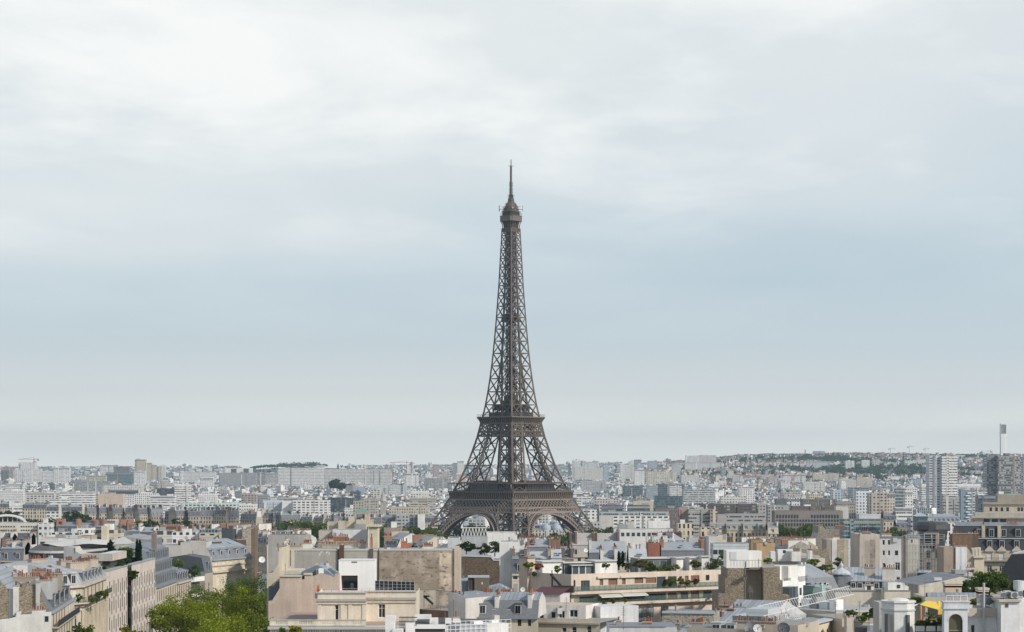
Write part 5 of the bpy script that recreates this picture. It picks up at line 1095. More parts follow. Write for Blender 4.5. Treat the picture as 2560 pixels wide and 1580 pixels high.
# cream classical house with projecting bay
f = FP(792, 402, 1041, 402); fy = FP(794, 397.5, 914, 397.5); B = NB('cream classical stone house with projecting bay, cornice and balustraded terrace', 'stone_mansion', f); zb = B['_o'][2]; zt = ZT(f, 'A3', 2000, 880); zk = ZT(f, 'A3', 2000, 985)
CL = (.69, .62, .51)
m = MB(); openwall(m, B, f, fy.L*1.01, f.L, zb, zt, [OP(f, 'A3', 1928, 2036, 1072, 1288)+('white',)], 'plaster', CL, rec=.3)
for i, (a, b_) in enumerate(((f.xy(0, 12), fy.xy(0, 0)), (fy.xy(fy.L, 0), f.xy(fy.L*1.01, 0)), (f.xy(f.L, 0), f.xy(f.L, 14)))): m.wall(a, b_, zb, zt, 'plaster', CL)
openwall(m, B, fy, 0, fy.L, zb, zt, [OP(fy, 'A3', 1243, 1300, 1085, 1325)+('white',)], 'plaster', CL, rec=.35)
m.build('facade', B)
m = MB()
for u in (fy.L*.0, fy.L*.48, fy.L*.64, fy.L*.93): m.fbox(fy, u, u+.7, -.16, -.003, zb, zk-.3, 'plaster', CL)
for ff, a, b_ in ((f, fy.L, f.L), (fy, -.25, fy.L+.25)):
    m.fbox(ff, a, b_, -.55, -.004, zk-.25, zk+.2, 'plain', (.38, .36, .33)); m.fbox(ff, a, b_, -.3, -.005, zk-.75, zk-.25, 'plaster', CL); m.fbox(ff, a, b_, -.25, .3, zt, zt+.18, 'plain', (.42, .42, .41))
o = OP(f, 'A3', 1905, 2050, 1050, 1060); m.fbox(f, o[0], o[1], -.12, -.003, o[2], o[3], 'plaster', CL); m.build('cornice', B)
m = MB(); m.face([(*f.xy(0, 0), zt-.5), (*fy.xy(0, 0), zt-.5), (*fy.xy(fy.L, 0), zt-.5), (*f.xy(fy.L, 0), zt-.5)], 'plain', (.60, .54, .48)); m.face([f(0, 0, zt-.5), f(f.L, 0, zt-.5), f(f.L, 14, zt-.5), f(0, 14, zt-.5)], 'plain', (.62, .56, .50)); m.build('roof', B)
ft = FP(674, 391, 1041, 391); z0, z1 = ZT(ft, 'A3', 800, 1425), ZT(ft, 'A3', 800, 1320)
m = MB(); m.fbox(ft, 0, ft.L, .25, 40, zb, z0+.15, 'plaster', CL, 'plaster', (.40, .30, .26)); m.fbox(ft, -.3, ft.L+.2, -.7, .25, z0-.5, z0, 'plain', (.45, .46, .46))
for i in range(60): u = .2+i*ft.L/60; m.fbox(ft, u, u+.22, -.45, .24, z0-.85, z0-.5, 'plaster', CL)
m.build('terrace', B)
m = MB(); u1 = UT(ft, 'A3', 1725); pr = [(UT(ft, 'A3', a), UT(ft, 'A3', b_)) for a, b_ in ((320, 495), (685, 900), (1042, 1255), (1525, 1660))]
prev = 0
for a, b_ in pr+[(u1, u1)]:
    m.fbox(ft, prev, a, 0, .24, z0+.15, z1-.16, 'plaster', CL)
    if b_ > a:
        m.fbox(ft, a, b_, .02, .22, z0+.15, z0+.5, 'plaster', CL); k = int((b_-a)/.3)
        for i in range(k): u = a+(b_-a)*(i+.5)/k; m.ring([(.07, 0), (.12, .25), (.07, .55), (.09, z1-z0-.66)], ft(u, .12, z0+.5), 'plaster', CL, 6)
    prev = b_
m.fbox(ft, -.1, u1+.1, -.08, .32, z1-.15, z1+.05, 'plaster', (.52, .47, .38)); V_ = m; m.V, m.F = m.V, m.F; m.build('balustrade', B)
# white roof box with a square cut-out
f = YF('A3', 1302, 1866, 432); B = NB('white rooftop box with a square opening cut in its lower left', 'roof_pavilion', f, 'rooftop box'); zb2 = ZT(f, 'A3', 1500, 850)-1
m = MB(); o = OP(f, 'A3', 1340, 1602, 622, 800); openwall(m, B, f, 0, f.L, zb2, ZT(f, 'A3', 1500, 388), [(o[0], o[1], zb2+.6, o[3], 'void')], 'plain', (.80, .80, .79), rec=2.2)
for a, b_ in (((0, 7), (0, 0)), ((f.L, 0), (f.L, 7)), ((f.L, 7), (0, 7))): m.wall(f.xy(*a), f.xy(*b_), zb2, ZT(f, 'A3', 1500, 388), 'plain', (.80, .80, .79))
m.build('shell', B); m = MB(); zt2 = ZT(f, 'A3', 1500, 388); m.fbox(f, -.08, f.L+.08, -.08, 7.08, zt2, zt2+.12, 'plain', (.7, .7, .69)); fb(m, f, 'A3', 1505, 1592, 402, 422, -.05, -.003, 'plain', (.16, .13, .11)); m.build('coping', B)
f = FP(938, 424, 1036.5, 420); B = NB('black gridded screen panel on the roof of the cream mansion', 'screen_panel', f, 'screen'); o = OP(f, 'A4', 0, 475, 715, 860); m = MB(); m.fbox(f, 0, f.L, 0, .1, o[2]-1, o[3], 'plain', (.035, .04, .045)); m.build('panel', B)
m = MB()
for i in range(10): u = f.L*i/9; m.fbox(f, u-.03, u+.03, -.06, 0, o[2]-1, o[3]+.1, 'plain', (.6, .62, .63))
for k in range(4): z = lerp(o[2], o[3], k/3); m.fbox(f, 0, f.L, -.05, -.01, z-.025, z+.025, 'plain', (.6, .62, .63))
m.build('grid_frame', B)
f = YF('A3', 950, 2142, 399.5); B = NB('red and white temporary guard rails on the mansion roof', 'guard_rail', f, 'railing'); z = zt-.4; m = MB()
for i in range(11): u = f.L*i/10; m.fbox(f, u-.03, u+.03, .5, .56, z, z+1.15, 'plain', (.50, .09, .07))
for h in (.5, 1.1): m.fbox(f, 0, f.L, .51, .55, z+h, z+h+.04, 'plain', (.6, .5, .46))
m.build('rail', B); m = MB()
for i in range(5): m.beam(f(.1, .6+i*1.0, z), f(.1, .6+i*1.0, z+1.7), .06, 'plain', (.45, .07, .06)); m.beam(f(.1, .6+i, z+1.5), f(.1, 1.6+i, z+.3), .05, 'plain', (.45, .07, .06))
m.build('end_frame', B)
# rubble wall house and zinc roofs right of it
f = YF('A4', 1185, 2130, 562); B = NB('long dark brown rubble stone wall behind the grey zinc roofs', 'stone_wall_building', f); zb = B['_o'][2]
m = MB(); extr(m, f, 'A4', [(1100, 2200), (1100, 322), (1680, 326), (1720, 380), (2130, 402), (2130, 2200)], 12, 'rubble', (.145, .105, .075), 'zinc', ZINCL, down=zb); m.build('wall', B); m = MB(); extr(m, f, 'A4', [(1300, 322), (1300, 308), (1690, 322), (1735, 372), (2130, 392), (2130, 405), (1722, 388), (1680, 334)], .6, 'plain', (.50, .55, .60), d=-.2); m.build('coping', B); stack(B, f, 'A4', 1945, 2080, 318, 385, 1, 3, 'brick', BROWN, 4)
f = YF('A4', 1100, 2060, 505); B = NB('low grey zinc roofs with a brown metal plant box', 'zinc_roofed_building', f); zb = B['_o'][2]; ze = ZT(f, 'A4', 1300, 960)
m = MB(); m.fbox(f, 0, f.L, 0, 18, zb, ze, 'facade_ribbon', (.10, .11, .12)); m.build('wall', B)
m = MB(); extr(m, f, 'A4', [(1100, 880), (1100, 720), (1190, 715), (1310, 710), (1430, 880)], 16, 'zinc', (.33, .37, .42), 'zinc', (.36, .40, .46), d=.5); extr(m, f, 'A4', [(1435, 890), (1480, 860), (1820, 775), (2050, 890)], 10, 'zinc', (.33, .37, .42), 'zinc', (.36, .40, .46), d=.4); m.build('roof', B)
m = MB(); fb(m, f, 'A4', 1425, 1650, 655, 860, -1, 4, 'plain', (.16, .135, .105)); fb(m, f, 'A4', 1322, 1424, 655, 860, -.6, 3.6, 'facade_slit', (.09, .07, .055)); fb(m, f, 'A4', 1318, 1655, 635, 658, -1.1, 4.1, 'plain', (.42, .47, .53)); m.build('plant_box', B)
m = MB(); fb(m, f, 'A4', 1535, 1556, 728, 762, -1.05, -1.01, 'plain', (.7, .68, .6)); m.build('sign_plate', B)
# grey mansard with white stacks, bottom centre
f = FP(1152, 386, 1345, 384); B = NB('grey mansard house with white chimney walls and orange pots at bottom centre', 'mansard_house', f); zb = B['_o'][2]; ze = ZT(f, 'A4', 1500, 1275)
m = MB(); openwall(m, B, f, 0, f.L, zb, ze, [OP(f, 'A5', a, b_, 1308, 1420)+('brown',) for a, b_ in ((92, 148), (250, 302))]+[OP(f, 'A4', 2105, 2140, 1300, 1420)+('brown',)], 'plaster', CREAM); m.fbox(f, 0, f.L, -.5, -.003, ze-.3, ze+.03, 'plain', ZINC); m.build('facade', B)
m = MB(); roofprof(m, f, 0, f.L, 12, ze, 3.0, 1.2, 1.7, 'slate', (.17, .175, .185), 'zinc', ZINCL, 'plaster', OFFW); m.build('roof', B)
for x, t_ in ((1550, 'A4'), (2105, 'A4'), (90, 'A5')): m = MB(); dormer(m, f, UT(f, t_, x), 1.35, ze+.5, 1.8, .3, 2.4, (.24, .25, .27), WHITE, roof=(.22, .23, .25)); m.build('dormer', B)
for u in (1.0, 2.1, 5.6, 8.4): skylight(B, f, u, .75, ze+1.3, .55, .5, 1.7)
for t_, x0, x1, y0, n in (('A4', 1610, 1815, 945, 5), ('A5', 60, 320, 918, 8)):
    o = OP(f, t_, x0, x1, y0, y0+60, 1.5); chimney(B, f, o[1]-.75, o[1], .9, 7.5, ze+.4, o[3], 'plaster', (.66, .64, .62), n, rn)
stack(B, f, 'A4', 1520, 1800, 905, 960, 5.5, 6.3, 'plaster', (.40, .37, .32), 12); stack(B, f, 'A4', 1850, 2040, 895, 950, 7.5, 8.3, 'plaster', (.40, .37, .32), 8)
f = FP(1120.5, 384, 1164, 382); B = NB('white rendered end house with a short orange-potted stack, left of the grey mansard', 'town_house', f); zb = B['_o'][2]
m = MB(); extr(m, f, 'A4', [(1012, 2200), (1012, 895), (1100, 905), (1245, 965), (1283, 985), (1283, 2200)], 9, 'plaster', (.60, .56, .52), 'plain', ZINC, down=zb); m.build('wall', B); stack(B, f, 'A4', 1100, 1250, 938, 985, 1, 1.7, 'plaster', OFFW, 5); m = MB(); fb(m, f, 'A4', 1088, 1102, 1000, 1400, -.2, -.05, 'plain', (.3, .25, .22)); m.build('drain_pipe', B)
# white flat roofs at the very bottom
f = FP(1034, 325, 1112, 325); B = NB('white flat-roofed house with black roofing and white vent cubes at the bottom edge', 'flat_roofed_house', f); zb = B['_o'][2]; zt = ZT(f, 'A4', 700, 1405)
m = MB(); m.fbox(f, 0, f.L, .4, 17, zb, zt, 'facade_glass', (.1, .1, .1), 'plain', (.065, .065, .065)); m.fbox(f, -.1, f.L+.1, 0, .4, zt-.55, zt+.1, 'plain', WHITE); m.fbox(f, f.L, f.L+9, 2, 17, zb, zt-.2, 'plaster', WHITE, 'plain', (.07, .07, .07)); m.build('wall', B)
for t_, x0, x1, y0, y1, d in (('A4', 720, 850, 1292, 1398, 2), ('A4', 965, 1060, 1298, 1382, 5), ('A4', 1080, 1200, 1312, 1375, 8)): m = MB(); fb(m, f, t_, x0, x1, y0, y1, d, d+1.3, 'plain', WHITE); m.build('vent_cube', B)
stack(B, f, 'A4', 1090, 1180, 1290, 1315, 9, 10, 'plaster', WHITE, 4)
f = FP(963, 318, 1014, 318); B = NB('white roof terrace wall with black spiral stair frame at the bottom edge', 'roof_terrace', f, 'rooftop terrace'); zb = ground(0, 318)-1
m = MB(); fb(m, f, 'A4', 20, 168, 1272, 2300, 0, 4, 'plaster', WHITE); fb(m, f, 'A4', 130, 290, 1480, 2300, -3, 0, 'plaster', WHITE); fb(m, f, 'A4', 340, 470, 1370, 2300, 1, 5, 'plaster', WHITE); fb(m, f, 'A4', 490, 740, 1245, 1310, 12, 14, 'plaster', WHITE); m.build('wall', B)
m = MB()
for i in range(12): x = 240+i*20; u = UT(f, 'A4', x); m.fbox(f, u-.03, u+.03, 2, 2.06, zb, ZT(f, 'A4', x, 1275), 'plain', DARK)
for y in (1280, 1340, 1400): fb(m, f, 'A4', 235, 520, y, y+9, 1.98, 2.5, 'plain', DARK)
m.build('stair_frame', B)
f = FP(1140, 318, 1280, 322); B = NB('grey rooftop plant enclosure with white railings at the bottom edge', 'plant_enclosure', f, 'rooftop plant'); zb = ground(0, 318)-1
m = MB(); fb(m, f, 'A4', 1185, 1620, 1405, 2300, 1, 5, 'plain', (.40, .42, .45)); fb(m, f, 'A4', 1625, 1960, 1380, 2300, 3, 7, 'plaster', WHITE); m.build('wall', B); m = MB(); u0, u1 = UT(f, 'A4', 960), UT(f, 'A4', 1990)
for h in (0, .6, 1.2): m.fbox(f, u0, u1, -.2, -.14, 51.2+h, 51.26+h, 'plain', WHITE)
for i in range(14): u = lerp(u0, u1, i/13); m.fbox(f, u-.03, u+.03, -.2, -.14, 48, 52.5, 'plain', WHITE)
m.build('railing', B)
for x0, x1, y0, y1, d in ((1740, 1820, 1250, 1400, 6), (1420, 1560, 1345, 1400, 3), (1700, 1800, 1330, 1390, 5)): m = MB(); fb(m, f, 'A4', x0, x1, y0, y1, d, d+1.2, 'plain', (.5, .46, .42) if d > 5 else WHITE); m.build('duct_box', B)
# fire stair and terrace fence beside the mansion
f = FP(1037, 418, 1121, 412); B = NB('roof terrace with black bar fence and iron stair beside the mansion', 'roof_terrace', f, 'rooftop terrace'); z0 = ZT(f, 'A4', 700, 1160); zb = ground(0, 415)-1
m = MB(); m.fbox(f, 0, f.L, .1, 12, zb, z0, 'brick', (.16, .10, .075), 'plain', (.3, .27, .24)); m.build('wall', B)
m = MB(); rail(m, f, 0, f.L, 6, z0, 3.3, .3, w=.06); m.build('fence', B)
m = MB(); a, b_ = OP(f, 'A4', 630, 640, 945, 1070, 4), OP(f, 'A4', 770, 780, 945, 1070, 4); m.beam(f(a[0], 4, a[3]), f(b_[0], 4, b_[2]), .35, 'plain', DARK); m.beam(f(0, 4, a[3]), f(a[0], 4, a[3]), .3, 'plain', DARK); m.beam(f(a[0], 4, a[3]+1), f(b_[0], 4, b_[2]+1), .06, 'plain', DARK); m.beam(f(0, 4, a[3]+1), f(a[0], 4, a[3]+1), .06, 'plain', DARK); m.beam(f(a[0], 4, z0), f(a[0], 4, a[3]+1), .1, 'plain', DARK); m.build('stair', B)
for i, u in enumerate((1.6, 2.6, 3.7)): m = MB(); m.fbox(f, u, u+.7, 2, 2.7, z0+.7, z0+.76, 'plain', (.3, .15, .1)); [m.fbox(f, u+a, u+a+.05, 2+c, 2.05+c, z0, z0+.7, 'plain', DARK) for a in (0, .65) for c in (0, .6)]; tag(m.build('terrace_table', loc=(0, 0, 0)), 'small brown table on the fenced roof terrace beside the mansion', 'table', 'tables on the fenced roof terrace')
# white attic storey over cream terrace front
f = FP(1346, 396, 1500, 392); B = NB('cream terrace-fronted house with white attic rooms left of the big balconied block', 'terraced_house', f); zb = B['_o'][2]; z0 = ZT(f, 'A5', 900, 1305)
m = MB(); openwall(m, B, f, 0, f.L, zb, z0, [OP(f, 'A5', a, b_, y, 1640)+('white',) for a, b_, y in ((785, 858, 1440), (940, 1018, 1428), (1178, 1252, 1412))], 'plaster', (.63, .55, .42)); o = OP(f, 'A5', 800, 900, 1360, 1385); m.fbox(f, 0, f.L, -.35, -.003, o[2], o[3], 'plain', (.40, .37, .32)); m.build('facade', B)
fw = FP(1341, 402, 1463, 399); zw = ZT(fw, 'A5', 700, 1085); m = MB(); m.fbox(f, 0, f.L, .1, 14, z0-.6, z0-.4, 'plain', (.3, .29, .27))
openwall(m, B, fw, 0, fw.L, z0-.5, zw, [OP(fw, 'A5', a, b_, y0, y1)+('white',) for a, b_, y0, y1 in ((425, 500, 1205, 1300), (612, 690, 1190, 1298), (735, 832, 1178, 1295), (905, 1036, 1162, 1280))], 'plaster', (.72, .68, .64)); m.fbox(fw, 0, fw.L, .3, 9, z0-.5, zw-.05, 'plaster', (.72, .68, .64), 'plain', (.55, .44, .34)); m.build('attic', B)
f9 = FP(1463, 408, 1501, 402); m = MB(); m.fbox(f9, 0, f9.L, 0, 8, zb, ZT(f9, 'A5', 1300, 1100), 'plaster', (.66, .66, .67)); m.build('side_wing', B)
f = FP(1331, 426, 1400, 424); fz = ZT(f, 'A5', 500, 915); B = NB('pinkish white penthouse with a maroon roof', 'roof_pavilion', f, 'penthouse'); m = MB(); m.fbox(f, 0, f.L, 0, 6, ground(0, 425), fz, 'plaster', (.66, .60, .58)); m.build('wall', B); m = MB(); m.face([f(-.3, -.3, fz+.02), f(f.L+.3, -.3, fz+.02), f(f.L+.3, 6.3, fz+1.1), f(-.3, 6.3, fz+1.1)], 'plain', (.10, .035, .035)); m.fbox(f, f.L*.4, f.L+.8, 6, 6.6, fz, fz+1.4, 'plain', (.05, .04, .04)); m.build('roof', B)
# big balconied apartment block
f = FP(1428, 440, 1819, 462); fs = FP(1318, 449, 1428, 440); B = NB('big beige apartment block with long balconies and brown roller shutters', 'apartment_block', f); zb = B['_o'][2]; zt = ZT(f, 'A5', 940, 602); BG = (.62, .52, .43)
def W(t_, rows): return [OP(f, t_, a, b_, y0, y1)+(k,) for a, b_, y0, y1, k in rows]
ops = W('A5', [(970, 1000, 695, 800, 'dark'), (1085, 1225, 700, 862, 'teal'), (1380, 1437, 682, 775, 'shut'), (1517, 1660, 672, 772, 'shut'), (1732, 1790, 664, 762, 'shut'), (1930, 2066, 655, 745, 'shut'), (2105, 2275, 652, 742, 'shut')])+W('A6', [(265, 405, 640, 800, 'teal'), (440, 577, 635, 800, 'teal'), (706, 766, 625, 720, 'shut'), (800, 936, 620, 740, 'shut'), (1035, 1095, 612, 700, 'dark'), (1222, 1345, 602, 772, 'cur')])
ops2 = W('A5', [(1060, 1300, 950, 1085, 'teal'), (1400, 1640, 950, 1080, 'teal'), (1730, 1900, 945, 1060, 'teal'), (1990, 2130, 940, 1050, 'teal')])+W('A6', [(60, 410, 905, 1030, 'teal'), (440, 580, 890, 1020, 'shut'), (640, 760, 880, 1010, 'teal'), (800, 935, 870, 1000, 'shut'), (1000, 1130, 860, 990, 'teal')])
ops3 = W('A5', [(1465, 1610, 1180, 1345, 'shut'), (1690, 1885, 1145, 1310, 'teal'), (1925, 2080, 1130, 1292, 'cur')])+W('A6', [(105, 215, 1122, 1290, 'cur'), (330, 450, 1110, 1270, 'teal')])
m = MB(); openwall(m, B, f, 0, f.L, zb, zt, ops+ops2+ops3, 'plaster', BG, rec=.3); m.wall(fs.a, f.a, zb, zt, 'plaster', BG); m.wall(f.xy(f.L, 0), f.xy(f.L, 14), zb, zt, 'plaster', BG); m.build('facade', B)
zr = zt-.9; m = MB(); m.face([(*fs.a, zr), (*f.a, zr), (*f.xy(f.L), zr), (*f.xy(f.L, 16), zr), (*f.xy(-6, 16), zr)], 'plain', (.34, .31, .28)); m.build('roof', B)
for ya, yb, x0, x1, t0 in ((882, 925, 940, 1345, .0), (1068, 1112, 980, 1240, .4), (1322, 1360, 1390, 200, .6)):
    a = OP(f, 'A5', x0, x0+10, ya, yb, -1.2); m = MB(); u1 = UT(f, 'A6', x1, -1.2); m.fbox(f, a[0], u1, -1.3, -.004, a[2], a[3], 'plaster', BG); m.build('balcony', B)
    m = MB(); n = int((u1-a[0])/1.35)
    for i in range(n):
        u = lerp(a[0], u1, i/n); m.fbox(f, u+.05, lerp(a[0], u1, (i+1)/n)-.02, -1.24, -1.21, a[3]+.1, a[3]+1.0, 'sheer', (.14, .20, .19)); m.fbox(f, u-.02, u+.03, -1.25, -1.2, a[3], a[3]+1.08, 'plain', DARK)
    m.fbox(f, a[0], u1, -1.25, -1.2, a[3]+1.03, a[3]+1.08, 'plain', DARK); m.build('glass_railing', B)
m = MB()
for t_, x0, x1, y in (('A5', 1350, 1700, 640), ('A5', 1715, 2135, 630)): o = OP(f, t_, x0, x1, y-6, y+22, -.4); m.fbox(f, o[0], o[1], -.5, -.01, o[2], o[3], 'plain', (.62, .57, .49))
m.build('awning_box', B)
for x0, x1, y in ((1400, 1740, 922), (1745, 2140, 900)): o = OP(f, 'A5', x0, x1, y, y+30, -2); m = MB(); m.face([f(o[0], -2.2, o[2]), f(o[1], -2.2, o[2]), f(o[1], -.02, o[3]+.5), f(o[0], -.02, o[3]+.5)], 'plain', (.50, .48, .44)); m.fbox(f, o[0], o[1], -2.25, -2.2, o[2]-.2, o[2], 'plain', (.66, .63, .58)); m.build('awning', B)
fd = fs; m = MB(); a, b_ = OP(fs, 'A5', 610, 660, 600, 620, -.1), OP(fs, 'A5', 920, 930, 950, 960, -.1); m.beam(fs(a[0], -.15, a[3]), fs(b_[0], -.15, b_[2]), .32, 'plain', (.04, .038, .036)); m.beam(fs(a[0]+.4, -.15, a[3]+.8), fs(a[0]+.4, -.15, a[3]-3), .2, 'plain', (.04, .038, .036)); m.build('drain_pipe', B)
m = MB(); fb(m, fs, 'A5', 112, 242, 345, 900, -.8, 1.5, 'plaster', (.58, .48, .39)); fb(m, fs, 'A5', 105, 250, 325, 348, -.9, 1.6, 'plain', (.25, .22, .2)); m.build('flue_stack', B)
fk = FP(1340, 452, 1819, 466); zk = zr
def pent(x0, x1, y0, d0, d1, t_='A5', mat='plaster', c=WHITE, rc=(.5, .5, .49), name='penthouse'):
    m = MB(); o = OP(fk, t_, x0, x1, y0, y0+50, d0); m.fbox(fk, o[0], o[1], d0, d1, zk-.5, o[3], mat, c, 'plain', rc); m.fbox(fk, o[0]-.3, o[1]+.3, d0-.5, d1, o[3], o[3]+.15, 'plain', (.56, .55, .52)); return m.build(name, B)
pent(480, 800, 405, 3, 9); pent(820, 1290, 425, 2.5, 6, mat='facade_glass', c=(.3, .3, .3), rc=(.62, .62, .6), name='conservatory'); pent(950, 1245, 465, 1, 2.4, mat='facade_glass', c=(.68, .70, .70), name='conservatory'); pent(1310, 1465, 400, 1.5, 8); pent(1470, 1660, 395, 4, 9)
pent(10, 620, 355, 4, 10, 'A6', mat='facade_glass', c=(.25, .25, .24), name='conservatory'); pent(575, 680, 350, 1, 6, 'A6'); pent(780, 990, 345, 3, 9, 'A6'); pent(970, 1082, 325, 1, 3, 'A6', c=(.68, .68, .67)); pent(0, 2, 340, 3, 4, 'A6')
# rubble twin walls with white terraced house
f = FP(1797, 430, 1974, 430); B = NB('pair of grey-brown rubble walls flanking a dark smooth recess', 'stone_wall_building', f); zb = B['_o'][2]; RB = (.275, .225, .165)
m = MB(); extr(m, f, 'A6', [(1236, 2400), (1236, 905), (1340, 900), (1340, 662), (1380, 655), (1380, 512), (1636, 512), (1636, 2400)], 14, 'rubble', RB, 'plain', (.2, .19, .18), down=zb); extr(m, f, 'A7', [(-71, 2400), (-71, 500), (186, 492), (186, 700), (232, 700), (232, 935), (336, 935), (336, 2400)], 14, 'rubble', RB, 'plain', (.3, .28, .25), down=zb); m.build('wall', B)
m = MB(); fb(m, f, 'A6', 1630, 1960, 515, 2300, 4.5, 14, 'plaster', (.40, .34, .275)); fb(m, f, 'A6', 1636, 1950, 500, 530, 3, 14, 'plain', (.17, .15, .13)); fb(m, f, 'A6', 1695, 1755, 1050, 1100, 4.35, 4.48, 'plain', DARK); m.build('recess', B)
m = MB(); u = UT(f, 'A6', 1648); m.fbox(f, u, u+.25, -.1, .1, zb, ZT(f, 'A6', 1648, 400), 'plain', (.16, .15, .14)); m.build('drain_pipe', B)
m = MB(); fb(m, f, 'A6', 1362, 1720, 228, 520, 3, 9, 'plain', (.76, .75, .73)); fb(m, f, 'A6', 1700, 1918, 240, 520, 5, 10, 'plain', (.74, .73, .70)); fb(m, f, 'A6', 1420, 1520, 250, 375, 2.9, 2.98, 'plain', (.6, .6, .6)); m.build('roof_cabin', B)
m = MB(); rail(m, f, UT(f, 'A6', 1440), UT(f, 'A6', 1920), 1, ZT(f, 'A6', 1600, 490), 1.3, .6, w=.05); m.build('roof_railing', B)
f = FP(1949, 437, 2024, 450); B = NB('white stepped modern house with glazed winter garden beside the rubble wall', 'modern_house', f); zb = B['_o'][2]
m = MB()
for x0, x1, y0, d0, c in ((188, 318, 465, 1.5, WHITE), (318, 470, 468, 0, (.70, .68, .64)), (470, 588, 480, 3, WHITE), (232, 480, 700, -.6, WHITE), (480, 552, 690, 0.5, WHITE)): o = OP(f, 'A7', x0, x1, y0, y0+30, d0); m.fbox(f, o[0], o[1], d0, d0+9, zb, o[3], 'plaster', c)
m.build('wall', B)
for x0, x1, y0, y1, k in ((376, 438, 1072, 1175, 'teal'), (500, 528, 815, 930, 'dark'), (502, 528, 1050, 1110, 'dark'), (262, 330, 830, 925, 'dark')): window(B, f, *OP(f, 'A7', x0, x1, y0, y1, -.65), k, -.66)
m = MB(); o = OP(f, 'A7', 340, 472, 800, 995, -3); m.fbox(f, o[0], o[1], -3, -.62, o[2], o[3], 'facade_glass', (.12, .13, .13), 'plain', (.3, .3, .3)); m.build('winter_garden', B)
m = MB(); o = OP(f, 'A7', 480, 680, 690, 720, -.5); rail(m, f, o[0], o[1], .4, o[2], 1.0, .2); o = OP(f, 'A7', 250, 360, 690, 740, -.5); rail(m, f, o[0], o[1], -.5, o[2], .9, .2); m.build('balcony_railing', B)
f = FP(2007.5, 438, 2052, 436); B = NB('small teal glazed pavilion wrapped in pale green sheeting', 'glass_pavilion', f, 'pavilion'); zb = ground(0, 437)
m = MB(); fb(m, f, 'A7', 550, 832, 965, 2200, 0, 7, 'plaster', (.36, .36, .37)); m.build('base', B); m = MB(); fb(m, f, 'A7', 552, 735, 780, 963, .1, 6, 'glass', (.20, .32, .30)); fb(m, f, 'A7', 735, 825, 800, 963, .1, 6, 'glass', (.34, .44, .42)); fb(m, f, 'A7', 548, 735, 900, 908, -.02, .1, 'plain', (.15, .2, .2)); m.build('glazing', B)
m = MB(); extr(m, f, 'A7', [(552, 776), (640, 765), (790, 762), (830, 800), (720, 815), (700, 895), (735, 900), (828, 890), (835, 960), (865, 990), (850, 760), (800, 755)], .3, 'plain', (.50, .62, .58), d=-.1); m.build('sheeting', B)
# roofs along the bottom right
f = FP(1524, 318, 1666, 318); B = NB('pale grey parapet house at the bottom edge below the balconied block', 'flat_roofed_house', f); m = MB(); fb(m, f, 'A5', 1535, 2600, 1432, 2400, 0, 10, 'plaster', (.55, .55, .54), rmat='plain', rcol=ZINC); m.build('wall', B); m = MB(); m.fbox(f, 0, f.L, -.15, .3, ZT(f, 'A5', 1700, 1432), ZT(f, 'A5', 1700, 1418), 'plain', ZINC); m.build('coping', B)
stack(B, f, 'A5', 1640, 1720, 1345, 1440, 4, 5, 'plaster', (.3, .27, .24), 3); stack(B, f, 'A5', 2060, 2200, 1365, 1440, 5, 6, 'brick', (.3, .14, .09), 6)
f = FP(1648, 348, 1800, 346); B = NB('grey stone gable house with a striped zinc roof before it at bottom right of centre', 'gabled_house', f); zb = B['_o'][2]
m = MB(); extr(m, f, 'A6', [(298, 2200), (298, 1388), (352, 1335), (352, 1200), (700, 1206), (1170, 1222), (1170, 1395), (1235, 1512), (1260, 2200)], 8, 'rubble', (.40, .36, .30), 'zinc', ZINC, down=zb); m.build('wall', B); m = MB(); fb(m, f, 'A6', 345, 1175, 1190, 1222, -.25, .6, 'plain', (.42, .45, .48)); m.build('coping', B)
m = MB(); a = [f(UT(f, 'A6', x, d), d, ZT(f, 'A6', x, y, d)) for x, y, d in ((400, 1560, -14), (1250, 1600, -14), (990, 1400, -1), (760, 1395, -1))]; m.face(a, 'zinc', (.35, .37, .39)); b2 = [f(UT(f, 'A6', x, d), d, ZT(f, 'A6', x, y, d)) for x, y, d in ((400, 1560, -14), (760, 1395, -1), (540, 1420, -1), (410, 1450, -8))]; m.face(b2, 'zinc', SLATEM); m.build('roof', B)
stack(B, f, 'A6', 808, 995, 1375, 1490, -6, -4.8, 'plaster', (.36, .33, .28), 8); stack(B, f, 'A6', 555, 625, 1385, 1490, -8, -7, 'plaster', (.2, .18, .16), 2)
f = FP(1786, 362, 1912, 358); B = NB('striped zinc roofed house with brick-faced stacks right of the grey stone gable', 'zinc_roofed_house', f); zb = B['_o'][2]; ze = ZT(f, 'A6', 1500, 1400)
m = MB(); m.fbox(f, 0, f.L, 0, 14, zb, ze, 'plaster', STONE); m.build('wall', B); m = MB(); roofprof(m, f, 0, f.L, 22, ze, .6, 3.0, .3, 'zinc', (.37, .39, .41), 'zinc', (.37, .39, .41), 'plaster', (.6, .6, .6)); m.build('roof', B)
for x0, x1, y0, y1, d in ((1160, 1285, 1192, 1360, 2), (1365, 1475, 1155, 1320, 5), (1480, 1665, 1128, 1290, 7), (1250, 1640, 1105, 1130, 10)): stack(B, f, 'A6', x0, x1, y0, y1, d, d+1.2, 'brick', (.17, .12, .09), 3)
skylight(B, f, f.L*.86, 6, ze+2.2, 1.1, 1.4)
f = FP(1450/6.3+1600, 322, 1995, 318); B = NB('cream parapet roof with a long line of clay pots and satellite dishes', 'flat_roofed_house', f); zb = B['_o'][2]
